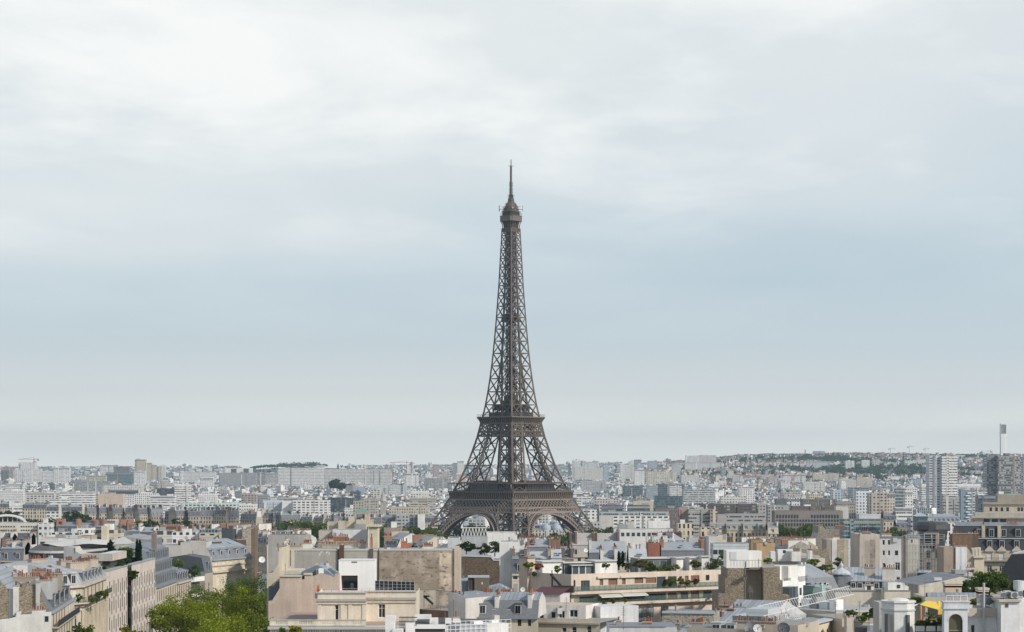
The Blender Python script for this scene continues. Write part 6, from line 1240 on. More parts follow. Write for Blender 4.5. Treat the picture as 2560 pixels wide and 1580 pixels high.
m = MB(); zp = ZT(f, 'A6', 1700, 1385); m.fbox(f, 0, f.L, 0, 12, zb, zp, 'plaster', (.50, .44, .35), 'plain', (.3, .28, .26)); m.build('wall', B); stack(B, f, 'A6', 1455, 2142, 1355, 1385, .2, .9, 'plaster', (.3, .27, .23), 16)
for i in range(2): m = MB(); p = f(-2.0+i*2.4, 2, zp-1.6); dormer(m, f, -2.4+i*2.3, 1.5, zp-2.3, 2.3, -.3, 2.4, (.40, .42, .44), WHITE, roof=(.45, .47, .49)); m.build('dormer', B)
f = FP(1988, 326, 2096, 350); B = NB('cream house with blue-grey gutter and white conservatory frames on its roof', 'terraced_house', f); zb = B['_o'][2]; ze = ZT(f, 'A7', 440, 1462)
m = MB(); openwall(m, B, f, 0, f.L, zb, ze, [(1.6+i*3.4, 2.7+i*3.4, ze-3.6, ze-1.3, 'brown') for i in range(int(f.L/3.4))], 'plaster', (.64, .55, .42)); m.build('facade', B); m = MB(); m.fbox(f, -.2, f.L+.2, -.5, 1.5, ze, ze+.22, 'plain', (.46, .49, .53)); m.fbox(f, 0, f.L, 1.5, 14, ze-2, ze, 'plaster', STONE, 'plain', (.3, .3, .3)); m.fbox(f, -10, -.3, 3, 14, zb, ze+.4, 'plaster', STONE, 'plain', (.22, .21, .2)); m.build('roof', B)
stack(B, f, 'A7', 0, 340, 1270, 1330, 9, 9.8, 'plaster', (.25, .22, .2), 9); stack(B, f, 'A7', -60, 240, 1375, 1420, 2.5, 3.2, 'plaster', (.45, .4, .34), 7)
m = MB()
def hoop(m, u, d0, d1, z, h): 
    pr = None
    for i in range(6): a = math.pi/2*i/5; q = f(u, lerp(d0, d1, 1-math.cos(a)), z+h*math.sin(a)); m.beam(pr, q, .07, 'plain', WHITE) if pr else None; pr = q
for i in range(15): u = -3.5+i*.95; hoop(m, u, 1.6, 4, ze+.2, 1.9); m.beam(f(u, 4, ze+2.1), f(u+.95, 4, ze+2.1), .08, 'plain', WHITE); m.beam(f(u, 1.9, ze+1), f(u+.95, 1.9, ze+1), .06, 'plain', WHITE)
m.build('conservatory_frame', B); m = MB(); m.fbox(f, -3, 4, 4.4, 9, ze, ze+2.0, 'glass', (.15, .18, .18), 'glass', (.3, .34, .34)); m.fbox(f, 4.2, 11, 5.5, 9, ze, ze+2.6, 'plain', (.5, .52, .53)); m.build('conservatory', B)
f2_ = FP(1905, 345, 2135, 372); m = MB(); zq = ZT(f2_, 'A7', 330, 1180)
for i in range(40): u = f2_.L*i/40; m.beam(f2_(u, 0, zq-.2+u*.055), f2_(u, .8, zq+1.2+u*.055), .06, 'plain', WHITE); m.beam(f2_(u, 0, zq-.2+u*.055), f2_(u+f2_.L/40, 0, zq-.2+(u+f2_.L/40)*.055), .07, 'plain', WHITE); m.beam(f2_(u, .8, zq+1.2+u*.055), f2_(u+f2_.L/40, .8, zq+1.2+(u+f2_.L/40)*.055), .07, 'plain', WHITE)
tag(m.build('roof_walkway', loc=(0, 0, 0)), 'long white ladder-like railing running across the roofs at lower right', 'railing')
f = FP(1963, 382, 2090, 372); B = NB('low roof jumble with white sheeting behind the white conservatory frames', 'flat_roofed_house', f); m = MB(); m.fbox(f, 0, f.L, 0, 14, B['_o'][2], ZT(f, 'A7', 700, 1165), 'plaster', (.5, .46, .4), 'plain', (.4, .4, .4)); m.build('wall', B)
for u, w, h, c in ((1, 2, 1.6, WHITE), (3.6, 1.2, 2, (.3, .3, .3)), (5.4, 2, 1.3, (.6, .65, .64)), (8, 1.4, 1.8, WHITE)): m = MB(); m.fbox(f, u, u+w, 3, 5, ZT(f, 'A7', 700, 1165), ZT(f, 'A7', 700, 1165)+h, 'plain', c); m.build('roof_cabin', B)
# slate pavilion dome with striped zinc roof
f = FP(2108, 472, 2236, 470); B = NB('zinc striped roof house with arched dormers and a slate pavilion dome', 'pavilion_house', f); zb = B['_o'][2]; ze = ZT(f, 'A7', 1500, 868); zm = ZT(f, 'A7', 1500, 715)
m = MB(); m.fbox(f, 0, f.L, .3, 16, zb, ze, 'plaster', CREAM); m.build('wall', B); m = MB(); roofprof(m, f, 0, f.L, 24, ze, zm-ze, 2.6, .8, 'slate', SLATEM, 'zinc', (.40, .42, .43), 'plaster', OFFW); m.build('roof', B)
for x in (1345, 1450, 1570, 1710, 1840): m = MB(); dormer(m, f, UT(f, 'A7', x), 1.3, ze+.1, zm-ze-.2, -.1, 1.6, (.11, .12, .14), WHITE, roof=ZINC); m.build('dormer', B)
m = MB(); c = f(-.5, 3, ze); h = ZT(f, 'A7', 1060, 620)-ze; m.ring([(3.6, 0), (3.5, h*.3), (3.1, h*.6), (2.4, h*.85), (1.6, h)], c, 'slate', (.125, .13, .145), 8, math.pi/8); m.ring([(2.1, h), (2.2, h+.3), (1.5, h+.9), (.7, h+1.3), (.35, h+1.6), (.5, h+2.1), (.2, h+2.6), (0, h+3.2)], c, 'plain', (.46, .49, .54), 12); m.build('dome', B)
stack(B, f, 'A7', 1517, 1690, 505, 640, 5, 6.5, 'plaster', (.46, .42, .36), 5); stack(B, f, 'A7', 1800, 2000, 515, 720, 2, 4, 'plaster', (.66, .62, .55), 6)
f = FP(2026, 462, 2106, 470); B = NB('grey slate house with four jutting dormers and a row of clay pots', 'mansard_house', f); zb = B['_o'][2]; ze = ZT(f, 'A7', 900, 965)
m = MB(); openwall(m, B, f, 0, f.L, zb, ze, [(f.L*.35, f.L*.45, ze-3.2, ze-1.6, 'brown'), (f.L*.6, f.L*.7, ze-3.2, ze-1.6, 'brown')], 'plaster', CREAM); m.fbox(f, 0, f.L, -.5, -.003, ze-.3, ze, 'plaster', CREAM); m.build('facade', B); m = MB(); roofprof(m, f, 0, f.L, 18, ze, 4.2, 2.6, 2.4, 'slate', (.19, .195, .21), 'zinc', (.36, .38, .40), 'plaster', OFFW); m.build('roof', B)
for i in range(4): m = MB(); dormer(m, f, 1.2+i*1.75, 1.0, ze+.9, 2.2, .4, 3.2, (.07, .075, .085), WHITE, roof=(.40, .42, .44)); m.build('dormer', B)
stack(B, f, 'A7', 735, 890, 628, 700, 6, 6.8, 'plaster', (.40, .37, .32), 8); stack(B, f, 'A7', 890, 1045, 630, 680, 7, 7.7, 'plaster', (.40, .37, .32), 6)
# blank cream wall, lower right
f = FP(2088, 402, 2212, 402); B = NB('long blank cream wall with a dark coping and white sheds on its roof', 'blank_wall_building', f); zb = B['_o'][2]; zt = ZT(f, 'A7', 1400, 870)
m = MB(); m.fbox(f, 0, f.L, 0, 12, zb, zt, 'plaster', (.58, .53, .45), 'plain', (.4, .39, .37)); m.build('wall', B); m = MB(); m.fbox(f, -.1, f.L+.1, -.15, .4, zt, zt+.22, 'plain', (.22, .21, .19)); m.build('coping', B)
for x0, x1, y0, d, c in ((1530, 1665, 780, 2, WHITE), (1845, 2010, 735, 4, WHITE)): m = MB(); o = OP(f, 'A7', x0, x1, y0, 870, d); m.fbox(f, o[0], o[1], d, d+2, zt, o[3], 'plaster', c, 'plain', (.4, .3, .22)); m.fbox(f, o[0]-.15, o[1]+.15, d-.2, d+2.2, o[3], o[3]+.15, 'plain', (.40, .30, .22)); m.fbox(f, o[0]+.35, o[0]+1.1, d-.04, d-.005, zt+.1, zt+1, 'plain', DARK); m.build('roof_cabin', B)
f = FP(2211, 398, 2276, 398); B = NB('cream block with a brown roofed white shed, continuing the blank wall', 'blank_wall_building', f); zb = B['_o'][2]; zt = ZT(f, 'A8', 200, 868); m = MB(); m.fbox(f, 0, f.L, 0, 10, zb, zt, 'plaster', (.62, .56, .46), 'plain', (.4, .39, .37)); m.fbox(f, -.1, f.L, -.1, .3, zt, zt+.18, 'plain', (.22, .21, .19)); m.build('wall', B); m = MB(); extr(m, f, 'A8', [(0, 870), (0, 730), (120, 730), (200, 735), (325, 800), (325, 870)], 4, 'plaster', WHITE, 'plain', (.40, .30, .22), d=2); fb(m, f, 'A8', 145, 192, 768, 820, 1.9, 1.98, 'plain', DARK); m.build('roof_cabin', B)
# tall white house with blank end, and stone piers
f = FP(2199, 521, 2262, 520); B = NB('tall white house with scattered windows next to a blank beige end wall', 'town_house', f); zb = B['_o'][2]; zt = ZT(f, 'A7', 1900, 22)
m = MB(); openwall(m, B, f, 0, f.L, zb, zt, [OP(f, 'A7', a, b_, y0, y1)+(k,) for a, b_, y0, y1, k in ((1800, 1840, 62, 140, 'white'), (1885, 1922, 62, 140, 'white'), (1803, 1842, 228, 305, 'white'), (1888, 1924, 228, 305, 'white'), (1998, 2050, 228, 305, 'dark'), (2000, 2080, 415, 540, 'white'), (2020, 2080, 645, 740, 'white'), (1805, 1850, 425, 500, 'white'))], 'plaster', (.68, .68, .68)); m.wall(f.xy(f.L), f.xy(f.L, 12), zb, zt, 'plaster', OFFW); m.fbox(f, 0, f.L, .3, 12, zb, zt-.2, 'plaster', OFFW, 'zinc', ZINC); m.fbox(f, -.1, f.L+.1, -.25, .3, zt, zt+.25, 'plain', ZINC); m.build('wall', B)
stack(B, f, 'A8', -100, 55, -30, 20, 3, 3.8, 'plaster', OFFW, 9); m = MB(); fb(m, f, 'A8', 246, 276, 0, 700, -.3, .3, 'brick', (.2, .12, .08)); m.build('brick_flue', B)
f = FP(2149, 517, 2199, 517); B = NB('blank beige end wall with grey patches, windowless and tall', 'blank_wall_building', f); zb = B['_o'][2]; zt = ZT(f, 'B7', 1800, 690); m = MB(); m.fbox(f, 0, f.L, 0, 14, zb, zt, 'plaster', (.50, .44, .37)); m.build('wall', B); m = MB(); fb(m, f, 'A7', 1610, 1690, 60, 500, -.04, -.003, 'stained', (.40, .36, .32)); fb(m, f, 'A7', 1530, 1608, 70, 500, -.03, -.003, 'plaster', (.42, .36, .30)); m.build('grey_patch', B); stack(B, f, 'B7', 1700, 1850, 655, 690, 1, 1.8, 'brick', BROWN, 4)
f = FP(2102, 700, 2160, 700); B = NB('short stepped party walls of beige and white before the rough curved gable', 'party_wall_building', f); m = MB()
for x0, x1, c, mt in ((1055, 1140, (.36, .31, .26), 'plaster'), (1150, 1240, (.64, .62, .59), 'plaster'), (1242, 1362, (.42, .36, .29), 'rubble'), (1364, 1440, (.46, .39, .30), 'plaster'), (1445, 1560, (.58, .60, .63), 'facade_tall')): fb(m, f, 'B7', x0, x1, 785, 2000, 0, 10, mt, c)
m.build('wall', B); stack(B, f, 'B7', 1170, 1290, 745, 785, 2, 3, 'plaster', OFFW, 6)
f = FP(2038, 830, 2102, 830); B = NB('rough grey rubble gable with a concave shoulder by the green trees', 'gabled_house', f); m = MB(); extr(m, f, 'B7', [(850, 1100), (870, 780), (905, 660), (910, 540), (985, 540), (1030, 590), (1090, 608), (1205, 612), (1205, 670), (1285, 675), (1285, 1100)], 16, 'rubble', (.30, .265, .22), 'zinc', ZINC); m.build('wall', B); stack(B, f, 'B7', 915, 985, 525, 545, 1, 2, 'brick', BROWN, 2); stack(B, f, 'B7', 1210, 1390, 535, 600, 4, 5, 'brick', BROWN, 7)
f = FP(1975, 560, 2110, 560); B = NB('white rooftop cabins and a planted terrace before a broken rubble wall', 'roof_terrace', f, 'rooftop terrace'); m = MB()
for x0, x1, y0, d in ((160, 400, 215, 0), (375, 520, 248, -3), (45, 118, 245, -2), (640, 700, 232, -2)): fb(m, f, 'A7', x0, x1, y0, 400, d, d+4, 'plaster', WHITE)
fb(m, f, 'A7', 0, 900, 350, 2000, 1, 10, 'plaster', (.60, .56, .50), rmat='plain', rcol=(.45, .45, .44)); m.build('wall', B); m = MB(); fb(m, f, 'A7', 235, 280, 222, 270, -.05, -.003, 'plain', DARK); fb(m, f, 'A7', 598, 662, 418, 480, .9, .98, 'plain', (.28, .1, .06)); m.build('door', B); m = MB(); extr(m, f, 'A7', [(540, 205), (950, 205), (960, 330), (1020, 470), (900, 470), (860, 320), (540, 260)], 1, 'rubble', (.26, .22, .17), d=6); m.build('rubble_wall', B)
stack(B, f, 'A7', 405, 500, 195, 245, -2, -1, 'brick', BROWN, 2); stack(B, f, 'A7', 645, 695, 205, 235, -1, 0, 'brick', BROWN, 1)
# dark slate mansard house at the right edge
f = FP(2444, 602, 2590, 600); B = NB('large house with black two-tier slate mansard and pedimented stone windows', 'mansard_house', f); zb = B['_o'][2]; ze = ZT(f, 'B8', 2000, 985); zt = ZT(f, 'B8', 2000, 545)
m = MB(); openwall(m, B, f, 0, f.L, zb, ze, [OP(f, 'A8', a, a+78, 248, 380)+('blind',) for a in (1557, 1752, 1985)]+[OP(f, 'A8', a, a+80, 458, 560)+('white',) for a in (1557, 1750)], 'plaster', (.52, .46, .37))
for a in (1557, 1752, 1985):
    u0, u1 = UT(f, 'A8', a-38), UT(f, 'A8', a+116); z = ZT(f, 'A8', a, 228); m.face([f(u0, -.4, z), f(u1, -.4, z), f((u0+u1)/2, -.4, z+1.4)], 'plaster', (.56, .49, .38)); m.face([f(u0, -.4, z), f((u0+u1)/2, -.4, z+1.4), f((u0+u1)/2, 1, z+1.4), f(u0, 1, z)], 'plain', STONE); m.face([f((u0+u1)/2, -.4, z+1.4), f(u1, -.4, z), f(u1, 1, z), f((u0+u1)/2, 1, z+1.4)], 'plain', STONE); m.fbox(f, u0, u1, -.42, -.01, z-.3, z, 'plaster', STONE)
m.build('facade', B); m = MB(); u0 = UT(f, 'A8', 1500); rail(m, f, u0, f.L, -.8, ZT(f, 'A8', 1700, 405), 1.1, .25); m.fbox(f, u0, f.L, -.85, -.01, ZT(f, 'A8', 1700, 415), ZT(f, 'A8', 1700, 405), 'plain', DARK); m.build('balcony_railing', B)
zz = ZT(f, 'B8', 2000, 775); m = MB(); fsl = UT(f, 'B8', 1250)
for a, b_, z0, z1, d0, d1 in ((fsl, f.L, ze, zz, 0, 1.2), (fsl, f.L, zz+.25, zt, 1.25, 3)): m.face([f(a, d0, z0), f(b_, d0, z0), f(b_, d1, z1), f(a, d1, z1)], 'slate', (.035, .038, .044)); m.face([f(a, 14, z0), f(a, d0, z0), f(a, d1, z1), f(a, 14, z1)], 'slate', (.035, .038, .044))
m.fbox(f, fsl, f.L, .9, 1.6, zz, zz+.26, 'plain', (.40, .44, .48)); m.face([f(fsl, 3, zt), f(f.L, 3, zt), f(f.L, 14, zt+.8), f(fsl, 14, zt+.8)], 'zinc', ZINC); m.fbox(f, fsl, f.L, 2.8, 3.1, zt, zt+.2, 'plain', ZINCL); m.build('roof', B)
for x, y in ((1865, 620), (2085, 625), (2345, 630), (1645, 635)): m = MB(); dormer(m, f, UT(f, 'B8', x, 1.4), 1.6, zz+.5, 2.4, 1.3, 3.2, (.05, .055, .06), (.6, .62, .63), roof=(.1, .11, .12)); m.build('dormer', B)
for x in (1830, 2055, 2320): m = MB(); dormer(m, f, UT(f, 'B8', x), 1.6, ze+.5, 2.5, .1, 2.0, (.05, .055, .06), (.6, .62, .63), roof=(.1, .11, .12)); m.build('dormer', B)
for x0, x1 in ((1690, 1750), (1975, 2035)): m = MB(); fb(m, f, 'B8', x0, x1, 540, 750, 1.0, 9, 'plaster', (.54, .45, .33)); m.build('chimney_wall', B)
stack(B, f, 'B8', 2120, 2340, 515, 545, 6, 7, 'plaster', STONE, 9); stack(B, f, 'B8', 1690, 1760, 520, 545, 3, 5, 'plaster', STONE, 3)
f = FP(2381, 566, 2447, 566); B = NB('massive brown brick chimney block with red pots before the black mansard', 'chimney_block', f); m = MB(); fb(m, f, 'B8', 1162, 1520, 690, 1500, 0, 4, 'brick', (.20, .125, .08)); fb(m, f, 'B8', 1520, 1628, 690, 1500, 1, 9, 'brick', (.14, .09, .06)); m.build('wall', B); stack(B, f, 'B8', 1165, 1525, 682, 692, 0, .9, 'brick', (.2, .12, .08), 13); stack(B, f, 'B8', 1525, 1625, 680, 692, 1, 2, 'brick', (.14, .09, .06), 5)
f = FP(2359, 545, 2417.5, 545); B = NB('taupe and white party wall with ornate dormers at its right side', 'party_wall_building', f); m = MB(); fb(m, f, 'A8', 878, 1065, 178, 1500, 0, 9, 'plaster', (.36, .29, .23)); fb(m, f, 'A8', 1066, 1243, 178, 1500, -.3, 9, 'plaster', (.70, .71, .73)); fb(m, f, 'A8', 1138, 1170, 180, 560, -.34, -.302, 'plain', (.55, .56, .58)); fb(m, f, 'A8', 1030, 1060, 180, 560, -.06, -.003, 'brick', (.2, .13, .1)); m.build('wall', B)
m = MB(); extr(m, f, 'A8', [(1243, 540), (1243, 178), (1290, 240), (1350, 340), (1355, 540)], 6, 'plaster', (.42, .36, .29), 'slate', SLATEM, d=.5); m.build('side_gable', B); f2_ = FP(2433, 547, 2462, 556)
for i in range(3): m = MB(); fb(m, f, 'A8', 1320+i*50, 1362+i*50, 190-i*5, 330, 1+i, 3+i, 'plaster', (.62, .57, .50)); fb(m, f, 'A8', 1332+i*50, 1350+i*50, 215-i*5, 320, .9+i, .98+i, 'plain', (.45, .43, .40)); m.build('dormer', B)
m = MB(); fb(m, f, 'A8', 1352, 1530, 318, 345, -.5, 5, 'plaster', (.60, .53, .42)); fb(m, f, 'A8', 1360, 1515, 345, 1500, 0, 5, 'plaster', (.58, .51, .40)); m.build('stone_bay', B); stack(B, f, 'A8', 1245, 1365, 500, 525, -3, -2.4, 'plaster', OFFW, 5); stack(B, f, 'A8', 1020, 1245, 165, 178, 2, 2.7, 'plaster', BROWN, 9)
# scaffolded slate tower
f = FP(2300, 585, 2375, 585); B = NB('dark slate tower house with a domed top standing inside scaffolding', 'tower_house', f); zb = B['_o'][2]; m = MB(); fb(m, f, 'B8', 650, 1010, 950, 2200, 0, 12, 'facade_tall', (.30, .27, .23)); m.build('wall', B)
m = MB(); extr(m, f, 'B8', [(655, 960), (680, 640), (760, 600), (1010, 600), (1080, 640), (1005, 960)], 10, 'slate', (.045, .048, .055), 'slate', (.05, .055, .06), d=.2); u = UT(f, 'B8', 865); m.ring([(4.6, 0), (5, .4), (4.8, 1.6), (4, 2.4), (0, 2.6)], f(u, 5, ZT(f, 'B8', 865, 625, 5)), 'slate', (.05, .055, .06), 16); m.build('roof', B)
m = MB(); dormer(m, f, UT(f, 'B8', 780), 4.2, ZT(f, 'B8', 780, 870), 3.2, -.3, 2, (.05, .055, .06), (.6, .63, .66), roof=(.12, .13, .14)); m.build('dormer', B); m = MB(); fb(m, f, 'B8', 860, 910, 690, 950, -.8, 2, 'brick', (.36, .24, .15)); m.build('chimney_wall', B); stack(B, f, 'B8', 820, 920, 530, 560, 4, 5.5, 'brick', BROWN, 5)
f = FP(2268, 580, 2303, 580); B = NB('pale stepped house half hidden behind scaffold decks, right of the tall white house', 'town_house', f); m = MB(); fb(m, f, 'B8', 360, 570, 745, 2200, 0, 9, 'plaster', (.56, .53, .45)); m.build('wall', B); m = MB(); extr(m, f, 'B8', [(345, 760), (365, 735), (480, 700), (600, 740), (620, 760)], 9, 'zinc', ZINC, d=-.2); m.build('roof', B); window(B, f, *OP(f, 'B8', 405, 452, 775, 850), 'white', -.02)
f = FP(2265, 572, 2360, 572); B = NB('steel tube scaffolding with plank decks around the slate tower', 'scaffolding', f, 'scaffolding'); m = MB(); z0, z1 = ZT(f, 'A8', 500, 640), ZT(f, 'B8', 700, 700)
for i in range(13):
    u = f.L*i/12
    for d in (-1.2, -.1): m.fbox(f, u-.05, u+.05, d, d+.1, z0, z1-(2.5 if i % 4 else 0), 'plain', (.42, .43, .44))
m.build('standard', B)
for k in range(6): z = lerp(z0, z1, (k+.5)/6); m = MB(); m.fbox(f, 0, f.L, -1.2, 0, z, z+.1, 'plain', (.40, .39, .38)); m.fbox(f, 0, f.L, -1.22, -1.17, z+.55, z+.61, 'plain', (.5, .5, .5)); m.fbox(f, 0, f.L, -1.22, -1.17, z+1.05, z+1.11, 'plain', (.5, .5, .5)); m.build('deck', B)
# stone museum-like palace, upper right edge
f = FP(2437, 905, 2600, 900); B = NB('beige stone palace with flat attic and dark loggia openings at the right edge', 'stone_palace', f); zb = B['_o'][2]; PB = (.46, .41, .34)
m = MB(); z1 = ZT(f, 'B8', 1800, 375); o = [OP(f, 'B8', a, b_, 410, 600)+('void',) for a, b_ in ((1725, 1832), (1870, 1980), (2020, 2130))]; openwall(m, B, f, 0, f.L, zb, z1, o, 'plaster', PB, rec=1.5); m.fbox(f, -.4, f.L, -1, -.01, z1-.6, z1, 'plaster', PB); m.fbox(f, 0, f.L, -.3, 20, z1, ZT(f, 'B8', 1800, 305), 'plaster', (.47, .43, .37)); m.build('facade', B)
m = MB(); fA = FP(2220+1725/7.206, 915, 2600, 912); z2, z3 = ZT(f, 'B8', 1800, 305), ZT(fA, 'B8', 1900, 150); openwall(m, B, fA, 0, fA.L, z2-1, z3, [OP(fA, 'B8', a, a+48, 205, 275)+('dark',) for a in (1828, 1930, 2028, 2130, 2330, 2390)], 'plaster', PB); m.fbox(fA, -.3, fA.L, -.8, 12, z3, z3+.9, 'plaster', (.34, .30, .25)); m.fbox(fA, 6, fA.L, 2, 12, z3+.9, z3+4, 'plaster', (.34, .30, .25)); m.build('attic', B)
# domed black roof at the right edge
f = FP(2502, 436, 2600, 434); B = NB('big rounded black roof with a pale top edge at the right margin', 'domed_hall', f); m = MB(); extr(m, f, 'A8', [(1800, 2000), (1788, 545), (1850, 430), (1940, 292), (2142, 284), (2700, 284), (2700, 2000)], 16, 'slate', (.028, .03, .036), 'slate', (.028, .03, .036)); m.build('shell', B); m = MB(); extr(m, f, 'A8', [(1930, 300), (1945, 285), (2070, 262), (2142, 245), (2700, 245), (2700, 300)], 9, 'plain', (.55, .57, .58), d=3); m.build('crown_skylight', B)
# low roofs between
f = FP(2284, 500, 2362, 498); B = NB('low white and black roof box below the scaffolding', 'flat_roofed_house', f); m = MB(); fb(m, f, 'A8', 555, 890, 608, 1500, 0, 8, 'plaster', (.62, .62, .62)); fb(m, f, 'A8', 455, 554, 570, 1500, -.4, 8, 'slate', (.05, .055, .065)); m.build('wall', B); m = MB(); fb(m, f, 'A8', 450, 640, 565, 580, -.6, 7, 'plain', (.36, .42, .48)); m.build('roof', B)
f = FP(2296, 470, 2428, 472); B = NB('broad low gabled hall with a dark grey roof and cream gable', 'hall', f); m = MB(); extr(m, f, 'A8', [(490, 1200), (490, 775), (900, 700), (1150, 640), (1320, 690), (1320, 1200)], 1, 'plaster', (.60, .55, .46), 'plain', ZINC); m.build('gable', B); m = MB(); extr(m, f, 'A8', [(480, 770), (900, 692), (1150, 628), (1330, 640), (1330, 760), (900, 740)], 18, 'zinc', (.17, .18, .20), 'zinc', (.20, .21, .23), d=1.1); m.build('roof', B); m = MB(); fb(m, f, 'A8', 730, 850, 655, 700, .5, 2, 'plain', SILVER); m.build('vent_box', B)
f = FP(2360, 520, 2450, 520); B = NB('cream gable and white shed roof behind the low grey hall', 'flat_roofed_house', f); m = MB(); extr(m, f, 'A8', [(890, 1200), (890, 600), (1050, 590), (1140, 600), (1280, 565), (1420, 600), (1420, 1200)], 8, 'plaster', (.60, .56, .48), 'zinc', ZINC); fb(m, f, 'A8', 1060, 1230, 540, 600, -1, 4, 'plain', (.34, .36, .38)); m.build('wall', B)
# stone chimneys and roofs just behind the white towers
for t_, x0, x1, y0, y1, Y, l in (('A8', 905, 1160, 755, 1000, 360, 'broad tan stone chimney with a deep moulded cap'), ('A8', 1430, 1580, 850, 1000, 335, 'stone pier with a flared cap before the terrace tree')):
    f = YF(t_, x0, x1, Y); B = NB(l, 'stone_chimney', f, 'chimney'); m = MB(); fb(m, f, t_, x0, x1, y0, y1, 0, 2, 'plaster', (.52, .43, .33)); m.build('shaft', B); m = MB()
    for i in range(3): o = OP(f, t_, x0-8*i, x1+8*i, y0, y1); m.fbox(f, o[0]-.0, o[1], -.12*i, 2+.12*i, o[3]-.6+.3*i, o[3]-.3+.3*i, 'plaster', (.56, .49, .40))
    m.build('cap', B)
f = FP(2312, 352, 2450, 352); B = NB('grey zinc barrel roof running behind the yellow awning', 'zinc_roofed_house', f); m = MB(); zz = ZT(f, 'A8', 1000, 960); m.fbox(f, 0, f.L, 0, 10, ground(0, 350), zz, 'plaster', (.5, .45, .38)); m.build('wall', B); m = MB(); n = 8
for i in range(n): a, b_ = math.pi*i/n, math.pi*(i+1)/n; m.face([f(.4, .7-.7*math.cos(a), zz+.7*math.sin(a)), f(f.L, .7-.7*math.cos(a), zz+.7*math.sin(a)), f(f.L, .7-.7*math.cos(b_), zz+.7*math.sin(b_)), f(.4, .7-.7*math.cos(b_), zz+.7*math.sin(b_))], 'zinc', (.26, .29, .33))
m.build('roof', B)
# white towers with the yellow awning between
def octo(cx, cy, r, n=8): return [(cx+r*math.cos(2*math.pi*(i+.5)/n-math.pi/2-math.pi/n*0), cy+r*math.sin(2*math.pi*(i+.5)/n-math.pi/2)) for i in range(n)]
WT = (.68, .675, .65)
x, _ = PX(2245, 303); B = thing('white_turret', 'white faceted turret with slit windows left of the yellow awning', 'building', (x, 303, ground(0, 300))); q = octo(x, 303, 2.35); zt = ZP(1340+1055/6.3, 301); m = MB(); m.prism(q, ground(0, 300), zt, 'plaster', WT)
m.prism(octo(x, 303, 2.5), zt-1.15, zt-.9, 'plain', (.5, .52, .5)); m.prism(octo(x, 303, 2.55), zt, zt+.25, 'plaster', WT); m.build('wall', B); m = MB(); m.ring([(1.5, 0), (1.4, .14), (.7, .34), (0, .4)], (x+.1, 303, zt+.26), 'plain', (.66, .66, .64), 16); m.build('cap', B)
for px0, px1, ya, yb in ((2215.5, 2223.5, 1225, 1600), (2259.5, 2272, 1240, 1600)): fw = FP(px0, 301.5, px1, 300.6); m = MB(); m.fbox(fw, 0, fw.L, -.25, .2, ground(0, 300)+20, ZP(1340+ya/6.3, 301), 'plain', (.11, .11, .115)); m.build('window', B)
f = FP(2198, 309, 2225, 309); m = MB(); fb(m, f, 'A8', -140, 30, 1050, 2200, 0, 5, 'plaster', (.46, .44, .42)); m.build('side_wing', B)
f = FP(2280, 307, 2362, 305); B = NB('roof terrace with an orange wall and white planter boxes under the yellow awning', 'roof_terrace', f, 'rooftop terrace'); zf = ZT(f, 'A8', 600, 1400); zb = ground(0, 305)
m = MB(); m.fbox(f, 0, f.L, 0, 14, zb, zf, 'plaster', (.12, .11, .10), 'plain', (.40, .33, .25)); m.build('floor_slab', B); m = MB(); fo = FP(2285.5, 308, 2311, 317); m.fbox(fo, 0, fo.L, 0, .4, zf, ZT(fo, 'A8', 450, 1090), 'plaster', (.55, .26, .09)); fb(m, f, 'A8', 370, 420, 1090, 1400, -.3, 3, 'plaster', WT); fb(m, f, 'A8', 553, 580, 1105, 1400, 2.5, 2.8, 'plain', (.7, .66, .6)); m.build('wall', B)
for i, u in enumerate((1.6, 2.6, 3.4)): m = MB(); m.fbox(fo, fo.L*(.15+.3*i), fo.L*(.3+.3*i), -.05, -.003, zf+.1, zf+2.1, 'plain', (.13, .05, .03)); m.build('door', B)
m = MB(); m.fbox(f, 0, f.L, 9, 9.3, zf, zf+2.2, 'slate', (.10, .105, .12)); m.build('back_roof', B)
def awn(px0, px1, y0, y1, ya, yb, Ya, Yb, label, n=14):
    p = [(*PX(px0, Ya), ZP(1340+y0/6.3, Ya)), (*PX(px1, Ya), ZP(1340+y1/6.3, Ya)), (*PX(px1, Yb), ZP(1340+yb/6.3, Yb)), (*PX(px0, Yb), ZP(1340+ya/6.3, Yb))]
    Bq = thing('awning', label, 'awning', p[0]); m = MB(); L = lambda a, b_, t_: tuple(lerp(a[i], b_[i], t_) for i in range(3))
    for i in range(n): m.face([L(p[0], p[1], i/n), L(p[0], p[1], (i+1)/n), L(p[3], p[2], (i+1)/n), L(p[3], p[2], i/n)], 'plain', (.80, .52, .02) if i % 2 else (.80, .58, .10))
    m.build('canopy', Bq); m = MB()
    for i in range(n):
        a, b_ = L(p[0], p[1], i/n), L(p[0], p[1], (i+1)/n); m.face([a, b_, (b_[0], b_[1], b_[2]-.45-.08*(i % 2)), (a[0], a[1], a[2]-.45-.08*(i % 2))], 'plain', (.80, .50, .015))
    m.build('valance', Bq); m = MB()
    for t_ in (.05, .5, .95): m.beam(L(p[0], p[1], t_), L(p[3], p[2], t_), .06, 'plain', (.5, .45, .3))
    m.build('arm', Bq)
awn(2345, 2361, 1185, 1175, 1020, 1040, 301, 309, 'yellow striped awning, broad front panel over the terrace'); 
p = [(*PX(2297, 303), ZP(1340+1085/6.3, 303)), (*PX(2345, 301), ZP(1340+1185/6.3-3, 301)), (*PX(2362, 309), ZP(1340+1045/6.3, 309)), (*PX(2313, 309), ZP(1340+1018/6.3, 309))]
